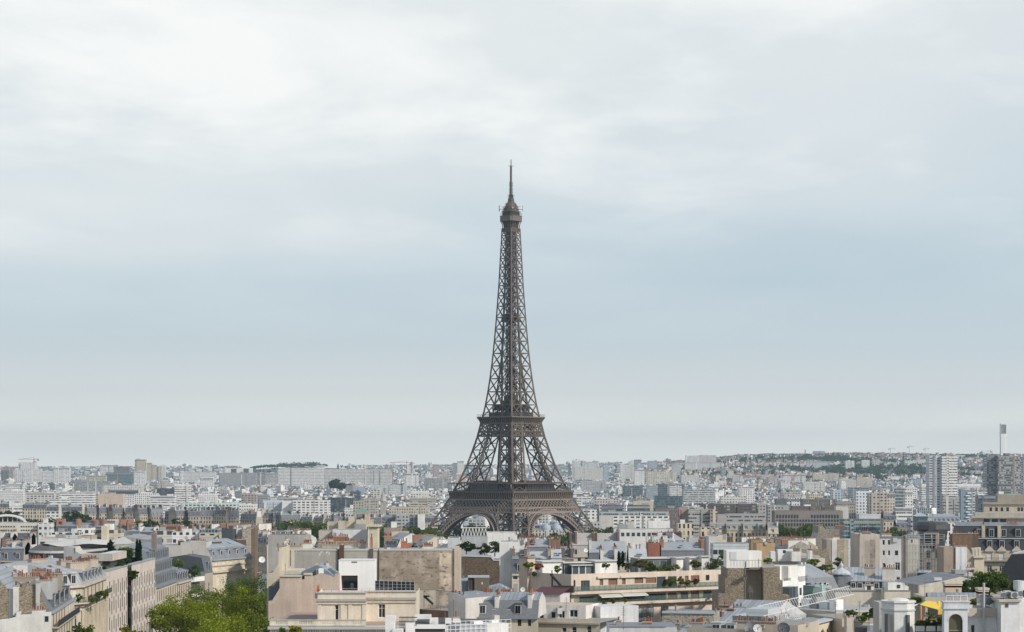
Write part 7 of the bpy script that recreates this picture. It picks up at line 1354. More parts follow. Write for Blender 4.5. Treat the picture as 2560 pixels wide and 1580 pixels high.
Bq = thing('awning', 'yellow striped awning, long left panel with a scalloped edge', 'awning', p[0]); L = lambda a, b_, t_: tuple(lerp(a[i], b_[i], t_) for i in range(3)); m = MB()
for i in range(20): m.face([L(p[0], p[1], i/20), L(p[0], p[1], (i+1)/20), L(p[3], p[2], (i+1)/20), L(p[3], p[2], i/20)], 'plain', (.80, .52, .02) if i % 2 else (.80, .58, .10))
m.build('canopy', Bq); m = MB(); m.beam(p[0], p[1], .1, 'plain', (.05, .13, .10)); m.beam(p[0], p[3], .2, 'plain', (.05, .13, .10)); m.build('front_bar', Bq)
f = FP(2360.5, 296, 2423, 296); B = NB('white rooftop tower with a tall arched window and railed flat top', 'arched_tower', f); zb = B['_o'][2]; zt = ZT(f, 'A8', 1000, 1045); m = MB(); zi = ZT(f, 'A8', 1000, 1150); WB = (.64, .66, .70)
uc = UT(f, 'A8', 1066); ra = (UT(f, 'A8', 1175)-UT(f, 'A8', 958))/2; zs = ZT(f, 'A8', 1066, 1228)-ra; poly = [(0, zb), (uc-ra, zb)]+[(uc-ra*math.cos(math.pi*i/14), zs+ra*math.sin(math.pi*i/14)) for i in range(15)]+[(uc+ra, zb), (f.L*.94, zb), (f.L*.94, zi), (0, zi)]
m.face([f(u, 0, z) for u, z in poly], 'plaster', WB, poly); m.wall(f.xy(f.L*.94), f.xy(f.L*.94, 1.5), zb, zi, 'plaster', WB); m.wall(f.xy(0, 1.5), f.xy(0, 0), zb, zi, 'plaster', WB); m.fbox(f, .2, f.L, .8, 1.5, zi-.1, zt, 'plaster', WB)
m.fbox(f, -.15, f.L+.05, -.2, 1.5, zi, zi+.25, 'plaster', WB); m.fbox(f, -.05, f.L, -.08, 1.5, zi+.25, zt, 'plaster', WB); m.fbox(f, -.2, f.L+.1, -.2, 1.6, zt, zt+.15, 'plaster', WB)
for i in range(14): a, b_ = math.pi*i/14, math.pi*(i+1)/14; c0_, c1_ = (uc-ra*math.cos(a), zs+ra*math.sin(a)), (uc-ra*math.cos(b_), zs+ra*math.sin(b_)); m.face([f(c0_[0], 0, c0_[1]), f(c1_[0], 0, c1_[1]), f(c1_[0], .5, c1_[1]), f(c0_[0], .5, c0_[1])], 'plaster', WB)
for k in (1.0, 1.12):
    pass
m.build('wall', B); m = MB()
for i in range(14):
    a, b_ = math.pi*i/14, math.pi*(i+1)/14; P = lambda r, q, d: f(uc-r*math.cos(q), d, zs+r*math.sin(q)); m.face([P(ra, a, -.06), P(ra, b_, -.06), P(ra*1.16, b_, -.06), P(ra*1.16, a, -.06)], 'plaster', (.62, .58, .50))
m.build('arch_moulding', B); m = MB(); m.face([f(uc-ra, .5, zb)]+[f(uc-ra*math.cos(math.pi*i/14), .5, zs+ra*math.sin(math.pi*i/14)) for i in range(15)]+[f(uc+ra, .5, zb)], 'glass', (.10, .095, .055)); m.fbox(f, uc-ra, uc+ra, .4, .49, zs-1.4, zs-1.3, 'plain', (.3, .28, .2)); m.build('arched_window', B)
m = MB(); rail(m, f, .3, f.L-.2, .1, zt+.15, .75, .95, WHITE, .06); m.build('roof_railing', B)
f = FP(2420, 302, 2503, 302); B = NB('white painted brick house with a cream cornice and tall metal flue', 'flat_roofed_house', f); zb = B['_o'][2]; zt = ZT(f, 'A8', 1500, 1135); m = MB(); openwall(m, B, f, 0, f.L, zb, zt, [OP(f, 'A8', 1310, 1362, 1405, 1560)+('dark',)], 'plaster', (.70, .70, .71)); m.fbox(f, 0, f.L, .3, 8, zb, zt-.1, 'plaster', (.7, .7, .7), 'plain', (.25, .24, .22)); m.wall(f.xy(0, 8), f.xy(0, 0), zb, zt, 'plaster', (.3, .28, .27)); m.build('wall', B)
m = MB(); m.fbox(f, -.1, f.L, -.35, .4, zt-.9, zt, 'plaster', (.52, .46, .38)); m.fbox(f, -.1, f.L, -.5, .4, zt-1.15, zt-.9, 'plaster', (.5, .44, .36)); m.build('cornice', B); m = MB(); u = UT(f, 'A8', 1490); m.ring([(.17, 0), (.17, 14.5), (.1, 14.6)], f(u, -.8, zt-11), 'plain', (.42, .42, .41), 10); m.fbox(f, u-.3, u+.3, -1.1, -.5, zt-5.5, zt-5.1, 'plain', (.15, .12, .1)); m.build('flue_pipe', B)
f = FP(2503, 299, 2620, 299); B = NB('white house block at the lower right corner carrying silver air units', 'flat_roofed_house', f); zb = B['_o'][2]; zt = ZT(f, 'A8', 1900, 1035); u1 = UT(f, 'A8', 2078); m = MB(); m.fbox(f, 0, u1, 0, 10, zb, zt, 'plaster', (.68, .68, .69), 'plain', (.2, .2, .2)); m.fbox(f, u1, f.L, .4, 10, zb, zt, 'plaster', (.74, .74, .73)); m.fbox(f, -.4, u1+.1, -.4, 10, zt, zt+.3, 'plaster', (.52, .46, .38)); m.build('wall', B); m = MB(); fb(m, f, 'A8', 1845, 1898, 1065, 1125, -.05, -.003, 'plain', (.10, .07, .055)); m.build('vent', B); m = MB(); fb(m, f, 'A8', 1782, 1792, 1140, 2000, -.15, -.02, 'plain', WHITE); m.build('drain_pipe', B)
for i, (x0, x1, y0, d, c) in enumerate(((1795, 1845, 885, 1.0, WHITE), (1850, 1940, 865, 2.0, SILVER), (1945, 2050, 885, 1.2, SILVER), (2055, 2125, 850, 2.2, SILVER))):
    ac = thing('air_unit', ('small white air unit at the left of the rooftop row', 'silver air unit with rounded housing, second in the rooftop row', 'boxy silver air unit, third in the rooftop row', 'tallest silver air unit at the right of the rooftop row')[i], 'air unit', f(UT(f, 'A8', x0, d), d, zt+.3)); m = MB(); o = OP(f, 'A8', x0, x1, y0, 1000, d); m.fbox(f, o[0], o[1], d, d+1.4, zt+.45, o[3], 'plain', c); m.build('casing', ac)
    m = MB(); fu = f; m.ring([(.0, 0), (.42, 0)], f((o[0]+o[1])/2, d-.02, 0), 'plain', DARK, 12); m = MB(); um = (o[0]+o[1])/2; zm_ = (zt+.45+o[3])/2; pts = [f(um+.4*math.cos(a*.5236), d-.02, zm_+.4*math.sin(a*.5236)) for a in range(12)]; m.face(pts, 'plain', (.12, .13, .14)); m.build('fan_grille', ac); m = MB(); [m.fbox(f, a, a+.1, d+.1, d+1.2, zt+.3, zt+.45, 'plain', DARK) for a in (o[0]+.05, o[1]-.15)]; m.build('foot', ac)
m = MB(); o = OP(f, 'A8', 2005, 2120, 780, 850, 4); m.ring([(.0, 0), (.75, .0), (.8, .3), (.8, 1.3), (0, 1.4)], f((o[0]+o[1])/2, 4, o[2]), 'plain', SILVER, 16); dr = thing('water_tank', 'grey drum tank above the rooftop air units', 'tank', f((o[0]+o[1])/2, 4, o[2])); m.build('drum', dr); m = MB(); m.fbox(f, o[0]+.3, o[1]-.3, 3.6, 4.4, zt+.3, o[2], 'plain', DARK); m.build('stand', dr)
# remaining named middle roofs right behind the long wall
K('B3', 215, 905, 745, 640, 'p', (.40, .38, .36), 'plain grey side wall with a glass room on top', cab=0)
B, f, zb, z1, D = K('B3', 285, 560, 690, 655, 'g', (.55, .62, .60), 'glass rooftop room with white posts above the plain grey wall', cab=0); 
K('B3', 1285, 1480, 505, 790, 'p', CREAM, 'cream stepped rooftop block, small left piece', cab=1); K('B3', 1481, 1800, 490, 785, 'p', CREAM, 'cream stepped rooftop block, middle piece with a slit', cab=2); K('B3', 1800, 2090, 470, 780, 'p', (.60, .52, .40), 'cream stepped rooftop block, tall right piece', cab=1)
K('B3', 1380, 2005, 650, 700, 'p', (.66, .66, .67), 'white low block with dark top vents under the cream stepped blocks', cab=1); K('B3', 1130, 1382, 665, 705, 'p', (.50, .46, .41), 'taupe terrace block left of the white low block', cab=0)
B, f, zb, z1, D = K('B3', 2030, 2190, 600, 690, 'p', (.64, .57, .42), 'cream chimney-like tower with a flared flat cap', cab=0); m = MB(); m.fbox(f, -.8, f.L+.8, -.8, D+.8, z1+.8, z1+1.3, 'plaster', (.64, .57, .42)); m.build('cap', B)
K('B4', 0, 300, 605, 880, 'p', (.34, .27, .23), 'brown and white house left of the riverside trees', cab=1)
K('B4', 1150, 1360, 805, 600, 'p', (.56, .58, .60), 'low zinc shed before the iron tower foot', cab=0)
B, f, zb, z1, D = K('B4', 1395, 1860, 775, 610, 'p', (.40, .42, .43), 'white roof with a zigzag lattice parapet below the iron tower', cab=0)
m = MB(); n = 8
for i in range(n): u0, u1 = f.L*i/n, f.L*(i+1)/n; um = (u0+u1)/2; m.beam(f(u0, 0, z1+.8), f(um, 0, z1+3.2), .15, 'plain', WHITE); m.beam(f(um, 0, z1+3.2), f(u1, 0, z1+.8), .15, 'plain', WHITE)
m.beam(f(0, 0, z1+3.2), f(f.L, 0, z1+3.2), .2, 'plain', WHITE); m.build('lattice_parapet', B)
K('B4', 1855, 2400, 705, 640, 'p', WHITE, 'white flat roofed block with a planted deck at the foot of the iron tower', cab=0)
K('B4', 2080, 2440, 880, 520, 'p', (.70, .69, .66), 'white block with a pale metal door beside the rubble wall', cab=0)
K('B5', 95, 225, 870, 560, 'p', (.68, .68, .64), 'white block with grey satellite dish left of the zinc roofs', cab=0)
H('B5', 275, 715, 800, 620, 'zinc house with three small brick stacks', chim=3, chc=(.34, .17, .11), slate=SLATEM, top=ZINCL)
K('B5', 715, 870, 835, 600, 'k', (.26, .16, .11), 'brown brick wall block with a long row of pots', cab=0)
H('B5', 1040, 1500, 680, 720, 'pinkish zinc roof house with tall brown stacks and skylights, western', slate=(.36, .33, .31), top=(.42, .39, .37), chc=(.16, .11, .085), ht=4, chim=3); H('B5', 1501, 1930, 685, 725, 'pinkish zinc roof house with tall brown stacks and skylights, next one', slate=(.36, .33, .31), top=(.42, .39, .37), chc=(.16, .11, .085), ht=4, chim=2)
B, f, zb, z1, D = H('B5', 1390, 2060, 835, 600, 'long zinc roof with a dark hip edge and three skylights', slate=(.10, .115, .13), top=(.35, .37, .39), chim=1, dorm=False, ht=3, hs=2.4, ins=.9)
for i in range(3): skylight(B, f, f.L*(.3+.22*i), 3.5, z1+3.6, 1.6, 1.3, .5)
H('B5', 1600, 1905, 1000, 508, 'pale zinc roof behind the terrace cypresses', slate=ZINC, top=(.38, .40, .41), chim=2, dorm=False, hs=.8, ht=2.6); H('B5', 2110, 2450, 975, 512, 'grey seamed zinc roof with a round vent', slate=ZINC, top=(.46, .48, .51), chim=1, dorm=False, hs=.8, ht=2.6)
H('B5', 700, 900, 985, 520, 'steep zinc lantern roof with a white side wall', slate=(.40, .46, .52), top=(.48, .53, .58), chim=1, dorm=False); H('B5', 905, 1110, 990, 525, 'brown potted stack house beside the steep zinc lantern', slate=BROWN, top=ZINC, chim=2, chc=BROWN)
H('B5', 0, 270, 990, 515, 'dark potted roof left of the terrace greenery', slate=SLATE, top=ZINC, chim=2, chc=(.2, .15, .12)); H('B5', 270, 700, 1020, 530, 'long low pale zinc roof behind the terrace', slate=ZINCL, top=(.44, .44, .43), chim=2, dorm=False, hs=.8, ht=2)
K('B6', 225, 500, 775, 640, 'p', (.66, .65, .62), 'white cabin block with a slim white stack', cab=1)
H('B6', 395, 1165, 850, 560, 'long slate roof with four white framed dormers', slate=(.15, .165, .185), top=(.33, .36, .38), chim=2, chc=(.36, .16, .10), hs=5)
K('B6', 150, 360, 905, 545, 'k', (.33, .14, .09), 'red brick stack block left of the long slate roof', cab=0)
K('B6', 1320, 1960, 905, 620, 'r', (.52, .55, .57), 'low hall with a ribbed metal front', cab=0); K('B6', 2000, 2220, 830, 680, 'p', (.34, .235, .15), 'brown box house with one square window', cab=0); K('B6', 2100, 2430, 895, 640, 'p', (.50, .34, .19), 'orange-tan box house at the centre right', cab=0)
K('B6', 880, 1240, 790, 700, 'p', (.54, .50, .47), 'grey pink blank gable block', cab=0); K('B6', 1240, 1420, 770, 690, 'p', (.64, .63, .60), 'white blank block beside the stepped cream house', cab=0)
# filler houses of the dense quarter, seen only as roofs between the others
rf = random.Random(77)
for Y, step, px0, px1 in ((700, 150, 0, 420), (690, 120, 1150, 1420), (760, 120, 640, 1250), (690, 130, 1940, 2160), (610, 110, 640, 700), (1080, 95, 540, 1200), (1180, 90, 1240, 2000), (640, 100, 2270, 2420), (760, 110, 1540, 2050), (950, 110, 1850, 2420), (860, 110, 2180, 2430)):
    px = px0
    while px < px1:
        w = step*rf.uniform(.7, 1.2); zr_ = ground(0, Y)+rf.uniform(19.5, 23.5); py = HY+(CZ-zr_)/Y*F
        house(px, px+w, py, Y*rf.uniform(.98, 1.02), LZ, group=GZ, col=jit(rf.choice((STONE, CREAM, OFFW)), rf), slate=jit(rf.choice((SLATEM, ZINC, SLATE)), rf, .2), top=jit(rf.choice((ZINC, ZINCL)), rf), ht=2.8, hs=2.4, chim=3, dorm=Y < 900); px += w+2
# closer blocks of the mass between here and the river
rm2 = random.Random(9); m = MB()
for Y in (1120, 1210, 1300, 1390, 1470, 1560, 1830, 1990, 2070):
    px = -120
    while px < 2700:
        x, y = PX(px, Y+rm2.uniform(-15, 15)); w = rm2.uniform(12, 26)
        if not (abs(x-TX) < 95 and 1540 < Y) and not (1500 < Y < 1600 and rm2.random() < .6) and not (Y < 1530 and 400 < px < 1180 and Y > 1330):
            blockmass(rm2, x, y, w, 12, rm2.uniform(13, 17) if Y > 1150 else 16, rm2.uniform(-.5, .5), 'facade_tall', jit(rm2.choice((CREAM, STONE, OFFW)), rm2, .14), jit(rm2.choice((ZINC, ZINCL, SLATEM)), rm2), jit(rm2.choice((SLATE, SLATEM, ZINC)), rm2), True)
        px += (w+rm2.choice((0, 0, 2, 6)))/Y*F
tag(m.build('riverside_blocks', loc=(0, 0, 0)), kind='stuff')
# ---------------------------------------------------------------- trees, plants, people, dishes, cranes
rg = random.Random(101)
def tree(name, label, px, py_top, Y, rx, h, col, group=None, leaf=.5, dens=1.0, zg=None, rz=None, cat='tree', shape='round', sprays=None, pyb=None):
    x, y = PX(px, Y); zt = ZP(py_top, Y); zg = (zt-h) if zg is None else zg; B = thing(name, label, cat, (x, y, zg), group); rz = rz or ((zt-zg)*.5 if cat in ('plant', 'bush') else min(rx*1.05, (zt-zg)*.45))
    zc = zt-rz; m = MB(); n = sprays or int(26*dens)
    lob = []
    if shape == 'round':
        for i in range(n):
            th = rg.uniform(0, 2*math.pi); ph = math.acos(rg.uniform(-1 if cat in ('plant', 'bush') else -.8, 1)); k = rg.uniform(.55, 1.0)
            lob.append((x+rx*k*math.sin(ph)*math.cos(th), y+rx*k*math.sin(ph)*math.sin(th), zc+rz*k*.86*math.cos(ph)))
        for c in lob: clump(m, c, rx*.34, rz*.26, int(34*dens), leaf, vary(col, .22, rg), rg)
    else:                                                              # cypress, cone or pine
        for i in range(n):
            t_ = (i+.5)/n; r = rx*((1-t_)**(.7 if shape == 'cone' else .45))*(1 if shape == 'cone' else min(1, t_*6+.4)); z = lerp(zg+(zt-zg)*.08, zt, t_)
            for k in range(3): a = rg.uniform(0, 6.28); clump(m, (x+r*.55*math.cos(a), y+r*.55*math.sin(a), z), r*.6+.05, (zt-zg)/n*1.2, int(22*dens), leaf, vary(col, .2, rg), rg)
    m.build('crown', B)
    m = MB(); tr = max(.08, rx*.06); m.beam((x, y, zg-.3), (x, y, zc), tr*2, 'bark', (.1, .08, .06))
    for c in lob[:7]: m.beam((x, y, lerp(zg, zc, .75)), c, tr*.7, 'bark', (.1, .08, .06))
    m.build('trunk', B); return B
GA = 'plane trees lining the avenue'
for px, py, Y, rx, c, l in ((412, 1496, 442, 3.4, (.20, .245, .03), 'olive plane tree at the left end of the avenue trees, against the ribbed office'), (456, 1481, 458, 4.2, (.20, .245, .03), 'yellow-green plane tree in front of the blue-grey mansard'), (500, 1457, 530, 4.6, (.14, .18, .03), 'green plane tree below the white balcony house'), (556, 1470, 452, 5.4, (.20, .245, .03), 'broad bright yellow-green plane tree in the middle of the avenue'), (607, 1466, 474, 4.6, (.20, .245, .03), 'yellow-green plane tree right of the broad one'), (572, 1445, 560, 5.0, (.085, .13, .03), 'dark green plane tree under the five-window house'), (631, 1428, 585, 5.4, (.085, .13, .03), 'tallest dark green plane tree, reaching the cream house windows'), (505, 1502, 425, 5.0, (.20, .245, .03), 'golden green plane tree in the front row of the avenue'), (640, 1478, 470, 4.0, (.14, .18, .03), 'green plane tree squeezed against the pink gable wall'), (590, 1520, 392, 5.0, (.20, .245, .03), 'yellow plane tree crown at the bottom edge, right one'), (452, 1526, 398, 4.2, (.085, .105, .016), 'olive plane tree crown at the bottom edge, left one'), (640, 1530, 395, 4.4, (.14, .18, .03), 'dark plane tree crown at the bottom edge beside the mansion terrace'), (520, 1545, 378, 4.6, (.20, .245, .03), 'low golden plane tree crown at the very bottom edge')):
    tree('plane_tree', l, px, py, Y, rx, 24, c, GA, leaf=.21, dens=2.2, rz=rx*1.1, zg=ground(0, Y))
tree('street_tree', 'bright lime tree top before the ribbed office at the bottom edge', 325, 1561, 402, 3.2, 18, (.15, .15, .012), leaf=.4, zg=ground(0, 400)); tree('street_tree', 'small dark tree top before the curved cream house at the bottom edge', 203, 1557, 388, 2.6, 16, LEAF, leaf=.38, zg=ground(0, 390))
GR = 'riverside trees left of the tower'; LR = 'green tree in the riverside belt left of the iron tower'
for px, py, Y, rx in ((652, 1316, 1560, 9), (682, 1319, 1540, 9), (715, 1298, 1700, 13), (748, 1295, 1720, 14), (772, 1310, 1560, 9), (792, 1304, 1680, 12), (820, 1303, 1700, 11), (845, 1308, 1650, 10), (942, 1312, 1620, 11), (968, 1311, 1600, 11), (1000, 1316, 1560, 11), (1028, 1318, 1500, 10), (1053, 1313, 1450, 12), (1080, 1318, 1440, 10), (1112, 1332, 1380, 9), (1132, 1338, 1350, 8)):
    tree('riverside_tree', LR, px, py, Y, rx, 27, vary(LEAF, .2, rg), GR, leaf=1.15, dens=1.5)
GU = 'trees under the left arch of the tower'; LU = 'dark green tree under the left arch of the iron tower'
for px, py, Y, rx in ((1128, 1322, 1800, 11), (1150, 1314, 1790, 12), (1170, 1318, 1810, 12), (1190, 1306, 1830, 13), (1212, 1315, 1810, 12), (1236, 1319, 1820, 12), (1255, 1325, 1830, 11)): tree('park_tree', LU, px, py, Y, rx, 26, LEAFD, GU, leaf=1.2, dens=1.3)
GV = 'trees under the right arch of the tower'; LV_ = 'green tree under the right arch of the iron tower'
for px, py, Y, rx in ((1290, 1332, 1560, 7), (1330, 1336, 1560, 8), (1362, 1338, 1550, 8), (1395, 1330, 1560, 8), (1418, 1330, 1540, 7), (1480, 1322, 1640, 6)): tree('park_tree', LV_, px, py, Y, rx, 22, vary(LEAF, .2, rg), GV, leaf=1.1, dens=1.2)
GQ = 'trees before the grey concrete office'; LQ = 'round green tree before the grey-brown concrete office'
for px, py, Y, rx in ((1952, 1312, 1450, 8), (1968, 1318, 1400, 9), (1990, 1322, 1380, 9), (2012, 1322, 1400, 8), (2022, 1309, 1480, 8), (2045, 1308, 1470, 9), (2032, 1326, 1380, 6)): tree('park_tree', LQ, px, py, Y, rx, 24, vary(LEAF, .2, rg), GQ, leaf=1.05, dens=1.4)
GL = 'scattered dark trees among the houses on the left'; LL = 'dark green tree among the roofs left of the riverside belt'
for px, py, Y, rx in ((78, 1296, 1500, 8), (132, 1297, 1480, 9), (150, 1303, 1450, 8), (176, 1273, 1850, 10), (204, 1278, 1840, 10), (190, 1294, 1500, 8), (246, 1297, 1480, 9), (266, 1300, 1470, 8), (338, 1299, 1500, 8), (368, 1300, 1480, 8), (383, 1304, 1480, 7), (424, 1301, 1480, 8), (450, 1297, 1490, 10), (484, 1305, 1480, 8), (508, 1307, 1480, 8), (4, 1277, 1700, 9), (28, 1276, 1720, 8), (632, 1320, 1400, 8), (130, 1317, 1250, 6)): tree('city_tree', LL, px, py, Y, rx, 22, vary(LEAFD, .2, rg), GL, leaf=1.1, dens=1.2)
for px, py, Y, rx, l in ((1515, 1310, 1650, 7, 'loose green tree above the white roof terraces right of the tower'), (1560, 1308, 1660, 7, 'second loose green tree further from the tower'), (2240, 1313, 1350, 9, 'green tree above the tall white house')): tree('city_tree', l, px, py, Y, rx, 24, LEAF, leaf=1.2 if Y < 3000 else 3, dens=.75)
tree('park_tree', 'taller of two dark park trees below the long white slab', 838, 1198, 4300, 13, 26, LEAFD, leaf=2.4, dens=1.4); tree('park_tree', 'wide low dark park trees below the long white slab', 862, 1207, 4290, 22, 16, LEAFD, leaf=2.4, dens=1.4, rz=8)
tree('conifer', 'dark conical conifer on the roof garden of the ribbed office', 276, 1352, 530, 2.0, 5.2, (.022, .045, .022), leaf=.3, shape='cone', sprays=14)
tree('roof_bush', 'rounded green bush beside the rooftop conifer', 312, 1366, 535, 2.2, 3.2, LEAF, leaf=.3, cat='bush'); tree('roof_bush', 'low dark bush on the roof garden behind the pavilion', 300, 1376, 538, 2.2, 2.6, LEAFD, leaf=.3, cat='bush'); tree('roof_bush', 'pale green bush at the front edge of the roof garden', 298, 1402, 500, 1.2, 1.6, (.07, .10, .04), leaf=.25, cat='bush'); tree('roof_bush', 'dark shrub mass under the two cypresses', 328, 1385, 530, 2.0, 3.2, LEAFD, leaf=.3, cat='bush'); tree('roof_bush', 'small bush at the corner of the roof garden', 254, 1411, 482, .9, 1.3, LEAF, leaf=.25, cat='bush'); tree('roof_bush', 'green shrub in the gap of the ribbed office', 332, 1424, 510, 1.3, 2.2, (.07, .11, .02), leaf=.25, cat='bush')
for px, l in ((343, 'left one of two slim cypresses on the roof garden'), (349.5, 'right one of two slim cypresses on the roof garden')): tree('cypress', l, px, 1351, 528, .62, 5.6, (.018, .04, .016), leaf=.22, shape='col', sprays=14)
for px, py, l in ((1547.5, 1381, 'left one of two dark cypresses on the apartment roof terrace'), (1557, 1380, 'right one of two dark cypresses on the apartment roof terrace')): tree('cypress', l, px, py, 452, .42, 3.2, (.018, .035, .014), leaf=.18, shape='col', sprays=12)
tree('pine', 'flat-topped dark pine on the terrace behind the cream pier', 1166, 1352, 600, 2.4, 3.9, (.035, .06, .025), leaf=.28, rz=1.8); tree('pine', 'loose pine with reddish branches on the terrace', 1211, 1356, 605, 1.9, 3.8, (.075, .075, .04), leaf=.28, dens=.8, rz=1.8); tree('pine', 'spreading dark green pine right of the loose one', 1237, 1350, 600, 2.7, 4.3, (.04, .07, .03), leaf=.28, rz=2.1)
tree('terrace_tree', 'large feathery green tree on the terrace before the black dome', 2472, 1424, 372, 3.3, 5.0, (.075, .115, .03), leaf=.22, dens=2.2, rz=2.3); tree('terrace_tree', 'lower left branch mass of green shrubs beside the feathery tree', 2430, 1450, 368, 2.2, 3.4, (.06, .095, .03), leaf=.22, dens=1.5)
tree('hedge_bush', 'dark clipped hedge at the right margin under the black dome', 2545, 1452, 380, 3.0, 3.4, (.03, .05, .014), leaf=.28, rz=1.3, cat='bush')
PL = [(1228, 1329, 642, 1.3, 1.4, LEAF, 'left green bush on the planted deck at the foot of the tower'), (1256, 1330, 642, 1.5, 1.3, LEAFD, 'wide green bush on the planted deck at the foot of the tower'), (1284, 1331, 642, 1.1, 1.2, LEAF, 'right green bush on the planted deck at the foot of the tower'), (1321, 1399, 447, .8, 2.0, (.11, .14, .02), 'yellow-green shrub at the left corner of the apartment roof'), (1345, 1406, 447, .95, 1.8, (.16, .055, .035), 'red-leaved maple shrub on the apartment roof'), (1336, 1428, 446, .4, 1.2, LEAFD, 'trailing dark green plant hanging over the beige wall'), (1394, 1411, 446, .65, 1.7, LEAF, 'green shrub beside the glass roof room'), (1515, 1407, 455, .65, 1.2, LEAF, 'round bush before the white penthouse'), (1575, 1405, 458, .95, 1.6, (.06, .08, .035), 'greyish olive bush on the roof terrace'), (1604, 1398, 458, 1.3, 2.2, (.08, .085, .025), 'tall olive shrub in the middle of the roof terrace'), (1625, 1406, 458, 1.2, 2.0, (.045, .07, .015), 'dense green shrub at the roof terrace edge'), (1645, 1413, 458, .9, 2.6, LEAF, 'green plant spilling over the roof edge'), (1690, 1409, 460, .8, 1.4, (.15, .15, .02), 'yellow shrub near the right end of the roof terrace'), (1672, 1413, 460, .8, 1.2, LEAF, 'low green shrub next to the yellow one'), (1738, 1400, 462, 1.1, 1.9, (.09, .085, .02), 'brownish green shrub by the white stack'), (1785, 1390, 466, 1.8, 3.2, (.06, .085, .03), 'airy climbing plant against the pale wall'), (1806, 1383, 468, .7, 1.2, LEAF, 'small leafy clump on top of the pale wall'), (1680, 1443, 452, .7, 1.7, LEAF, 'potted shrub on the upper balcony, left'), (1702, 1438, 453, .7, 2.0, (.08, .09, .03), 'leggy potted tree on the upper balcony'), (1718, 1447, 454, .6, 1.5, LEAF, 'round potted shrub on the upper balcony'), (1738, 1444, 455, .7, 1.5, (.10, .07, .04), 'brownish potted bush on the upper balcony'), (1665, 1446, 451, .6, 1.3, (.06, .09, .03), 'olive potted bush on the upper balcony'), (1532, 1494, 442, .5, 1.2, LEAF, 'yellowish potted plant on the lower balcony'), (1508, 1500, 441, .4, 1.0, LEAF, 'small potted plant on the lower balcony'), (1562, 1495, 443, .5, .9, (.13, .14, .02), 'lime potted plant beside the table on the lower balcony'), (1790, 1480, 456, .7, 1.4, LEAF, 'green bush at the right end of the lower balcony'),
      (196, 1485, 424, .65, 1.5, LEAF, 'round potted bush on the left of the curved stone balcony'), (229, 1487, 432, .65, 1.7, LEAF, 'dark potted shrub on the curved stone balcony'), (242, 1493, 434, .5, 1.0, LEAF, 'low potted shrub on the curved stone balcony'), (249, 1473, 436, .7, 2.2, (.06, .085, .03), 'tall olive shrub on the curved stone balcony'), (263, 1469, 438, .6, 2.4, LEAF, 'tallest potted shrub at the right of the curved balcony'), (447, 1396, 590, 1.4, 2.6, LEAF, 'potted tree on a brown chimney beside the blue-grey mansard'), (487, 1411, 602, 1.7, 3.4, (.04, .075, .02), 'weeping green tree on the white balcony house'),
      (737, 1562, 380, 1.3, 2.2, (.17, .165, .012), 'yellow bush below the stone balustrade'), (706, 1568, 380, .6, 1.2, LEAF, 'small round topiary left of the yellow bush'), (733, 1571, 379, .7, 1.2, LEAFD, 'thin green shrub between the topiary and yellow bush'), (2036, 1396, 545, 1.4, 1.8, (.10, .13, .02), 'umbrella shaped bush on the planted terrace'), (2031, 1413, 540, 1.2, 1.5, LEAFD, 'dark shrub on the planted terrace, left'), (2048, 1414, 540, 1.2, 1.4, (.10, .085, .03), 'flowering shrub on the planted terrace, middle'), (2068, 1411, 540, 1.3, 1.6, LEAF, 'green shrub on the planted terrace, right'), (1918, 1394, 426, .8, 1.0, (.10, .15, .02), 'round bonsai bush in a box above the rubble wall'), (2095, 1392, 580, 1.1, 2.8, LEAFD, 'dark ivy clump on the broken rubble wall'),
      (2122, 1525, 335, .5, .9, (.08, .09, .025), 'left potted bush on the stone pillar'), (2134, 1524, 335, .55, .9, (.10, .10, .03), 'right potted bush on the stone pillar'), (2155, 1537, 340, .7, 1.1, (.08, .13, .015), 'bright green bush on the lower right terrace'), (2172, 1528, 342, .8, 1.2, LEAFD, 'dark green bush on the lower right terrace'), (2192, 1512, 340, 1.0, 2.2, LEAFD, 'tall dark shrub against the white turret'), (2184, 1518, 338, .5, 1.4, (.08, .12, .02), 'light green shrub left of the white turret'), (2290, 1492, 355, 1.0, 1.2, (.07, .10, .02), 'green bush behind the yellow awning'),
      (2302, 1547, 300, .75, 1.3, (.10, .115, .015), 'yellow-topped bush in the left planter under the awning'), (2316, 1553, 300, .7, 1.1, (.03, .05, .014), 'dark bush in the left planter under the awning'), (2330, 1556, 299.5, .6, 1.1, (.03, .05, .014), 'dark bush in the middle planter under the awning'), (2346, 1550, 299.5, .8, 1.3, (.06, .08, .016), 'olive bush in the right planter under the awning'), (2356, 1540, 306, .7, 1.2, LEAF, 'bush beside the arched tower under the awning'), (2322, 1528, 310, .6, 1.5, LEAF, 'terrace plant behind the diners'), (2440, 1494, 318, .8, 1.4, (.09, .10, .03), 'bush with orange tips beside the grey dishes'), (2490, 1492, 322, 1.2, 1.2, (.06, .07, .03), 'brownish shrub behind the grey dishes')]
for px, py, Y, rx, h, c, l in PL: tree('potted_shrub', l, px, py, Y, rx*1.15, h, tuple(v*1.45 for v in c), leaf=.16 if rx < 1 else .22, dens=.8, cat='plant')
f = FP(2280, 298.6, 2362, 298.6)
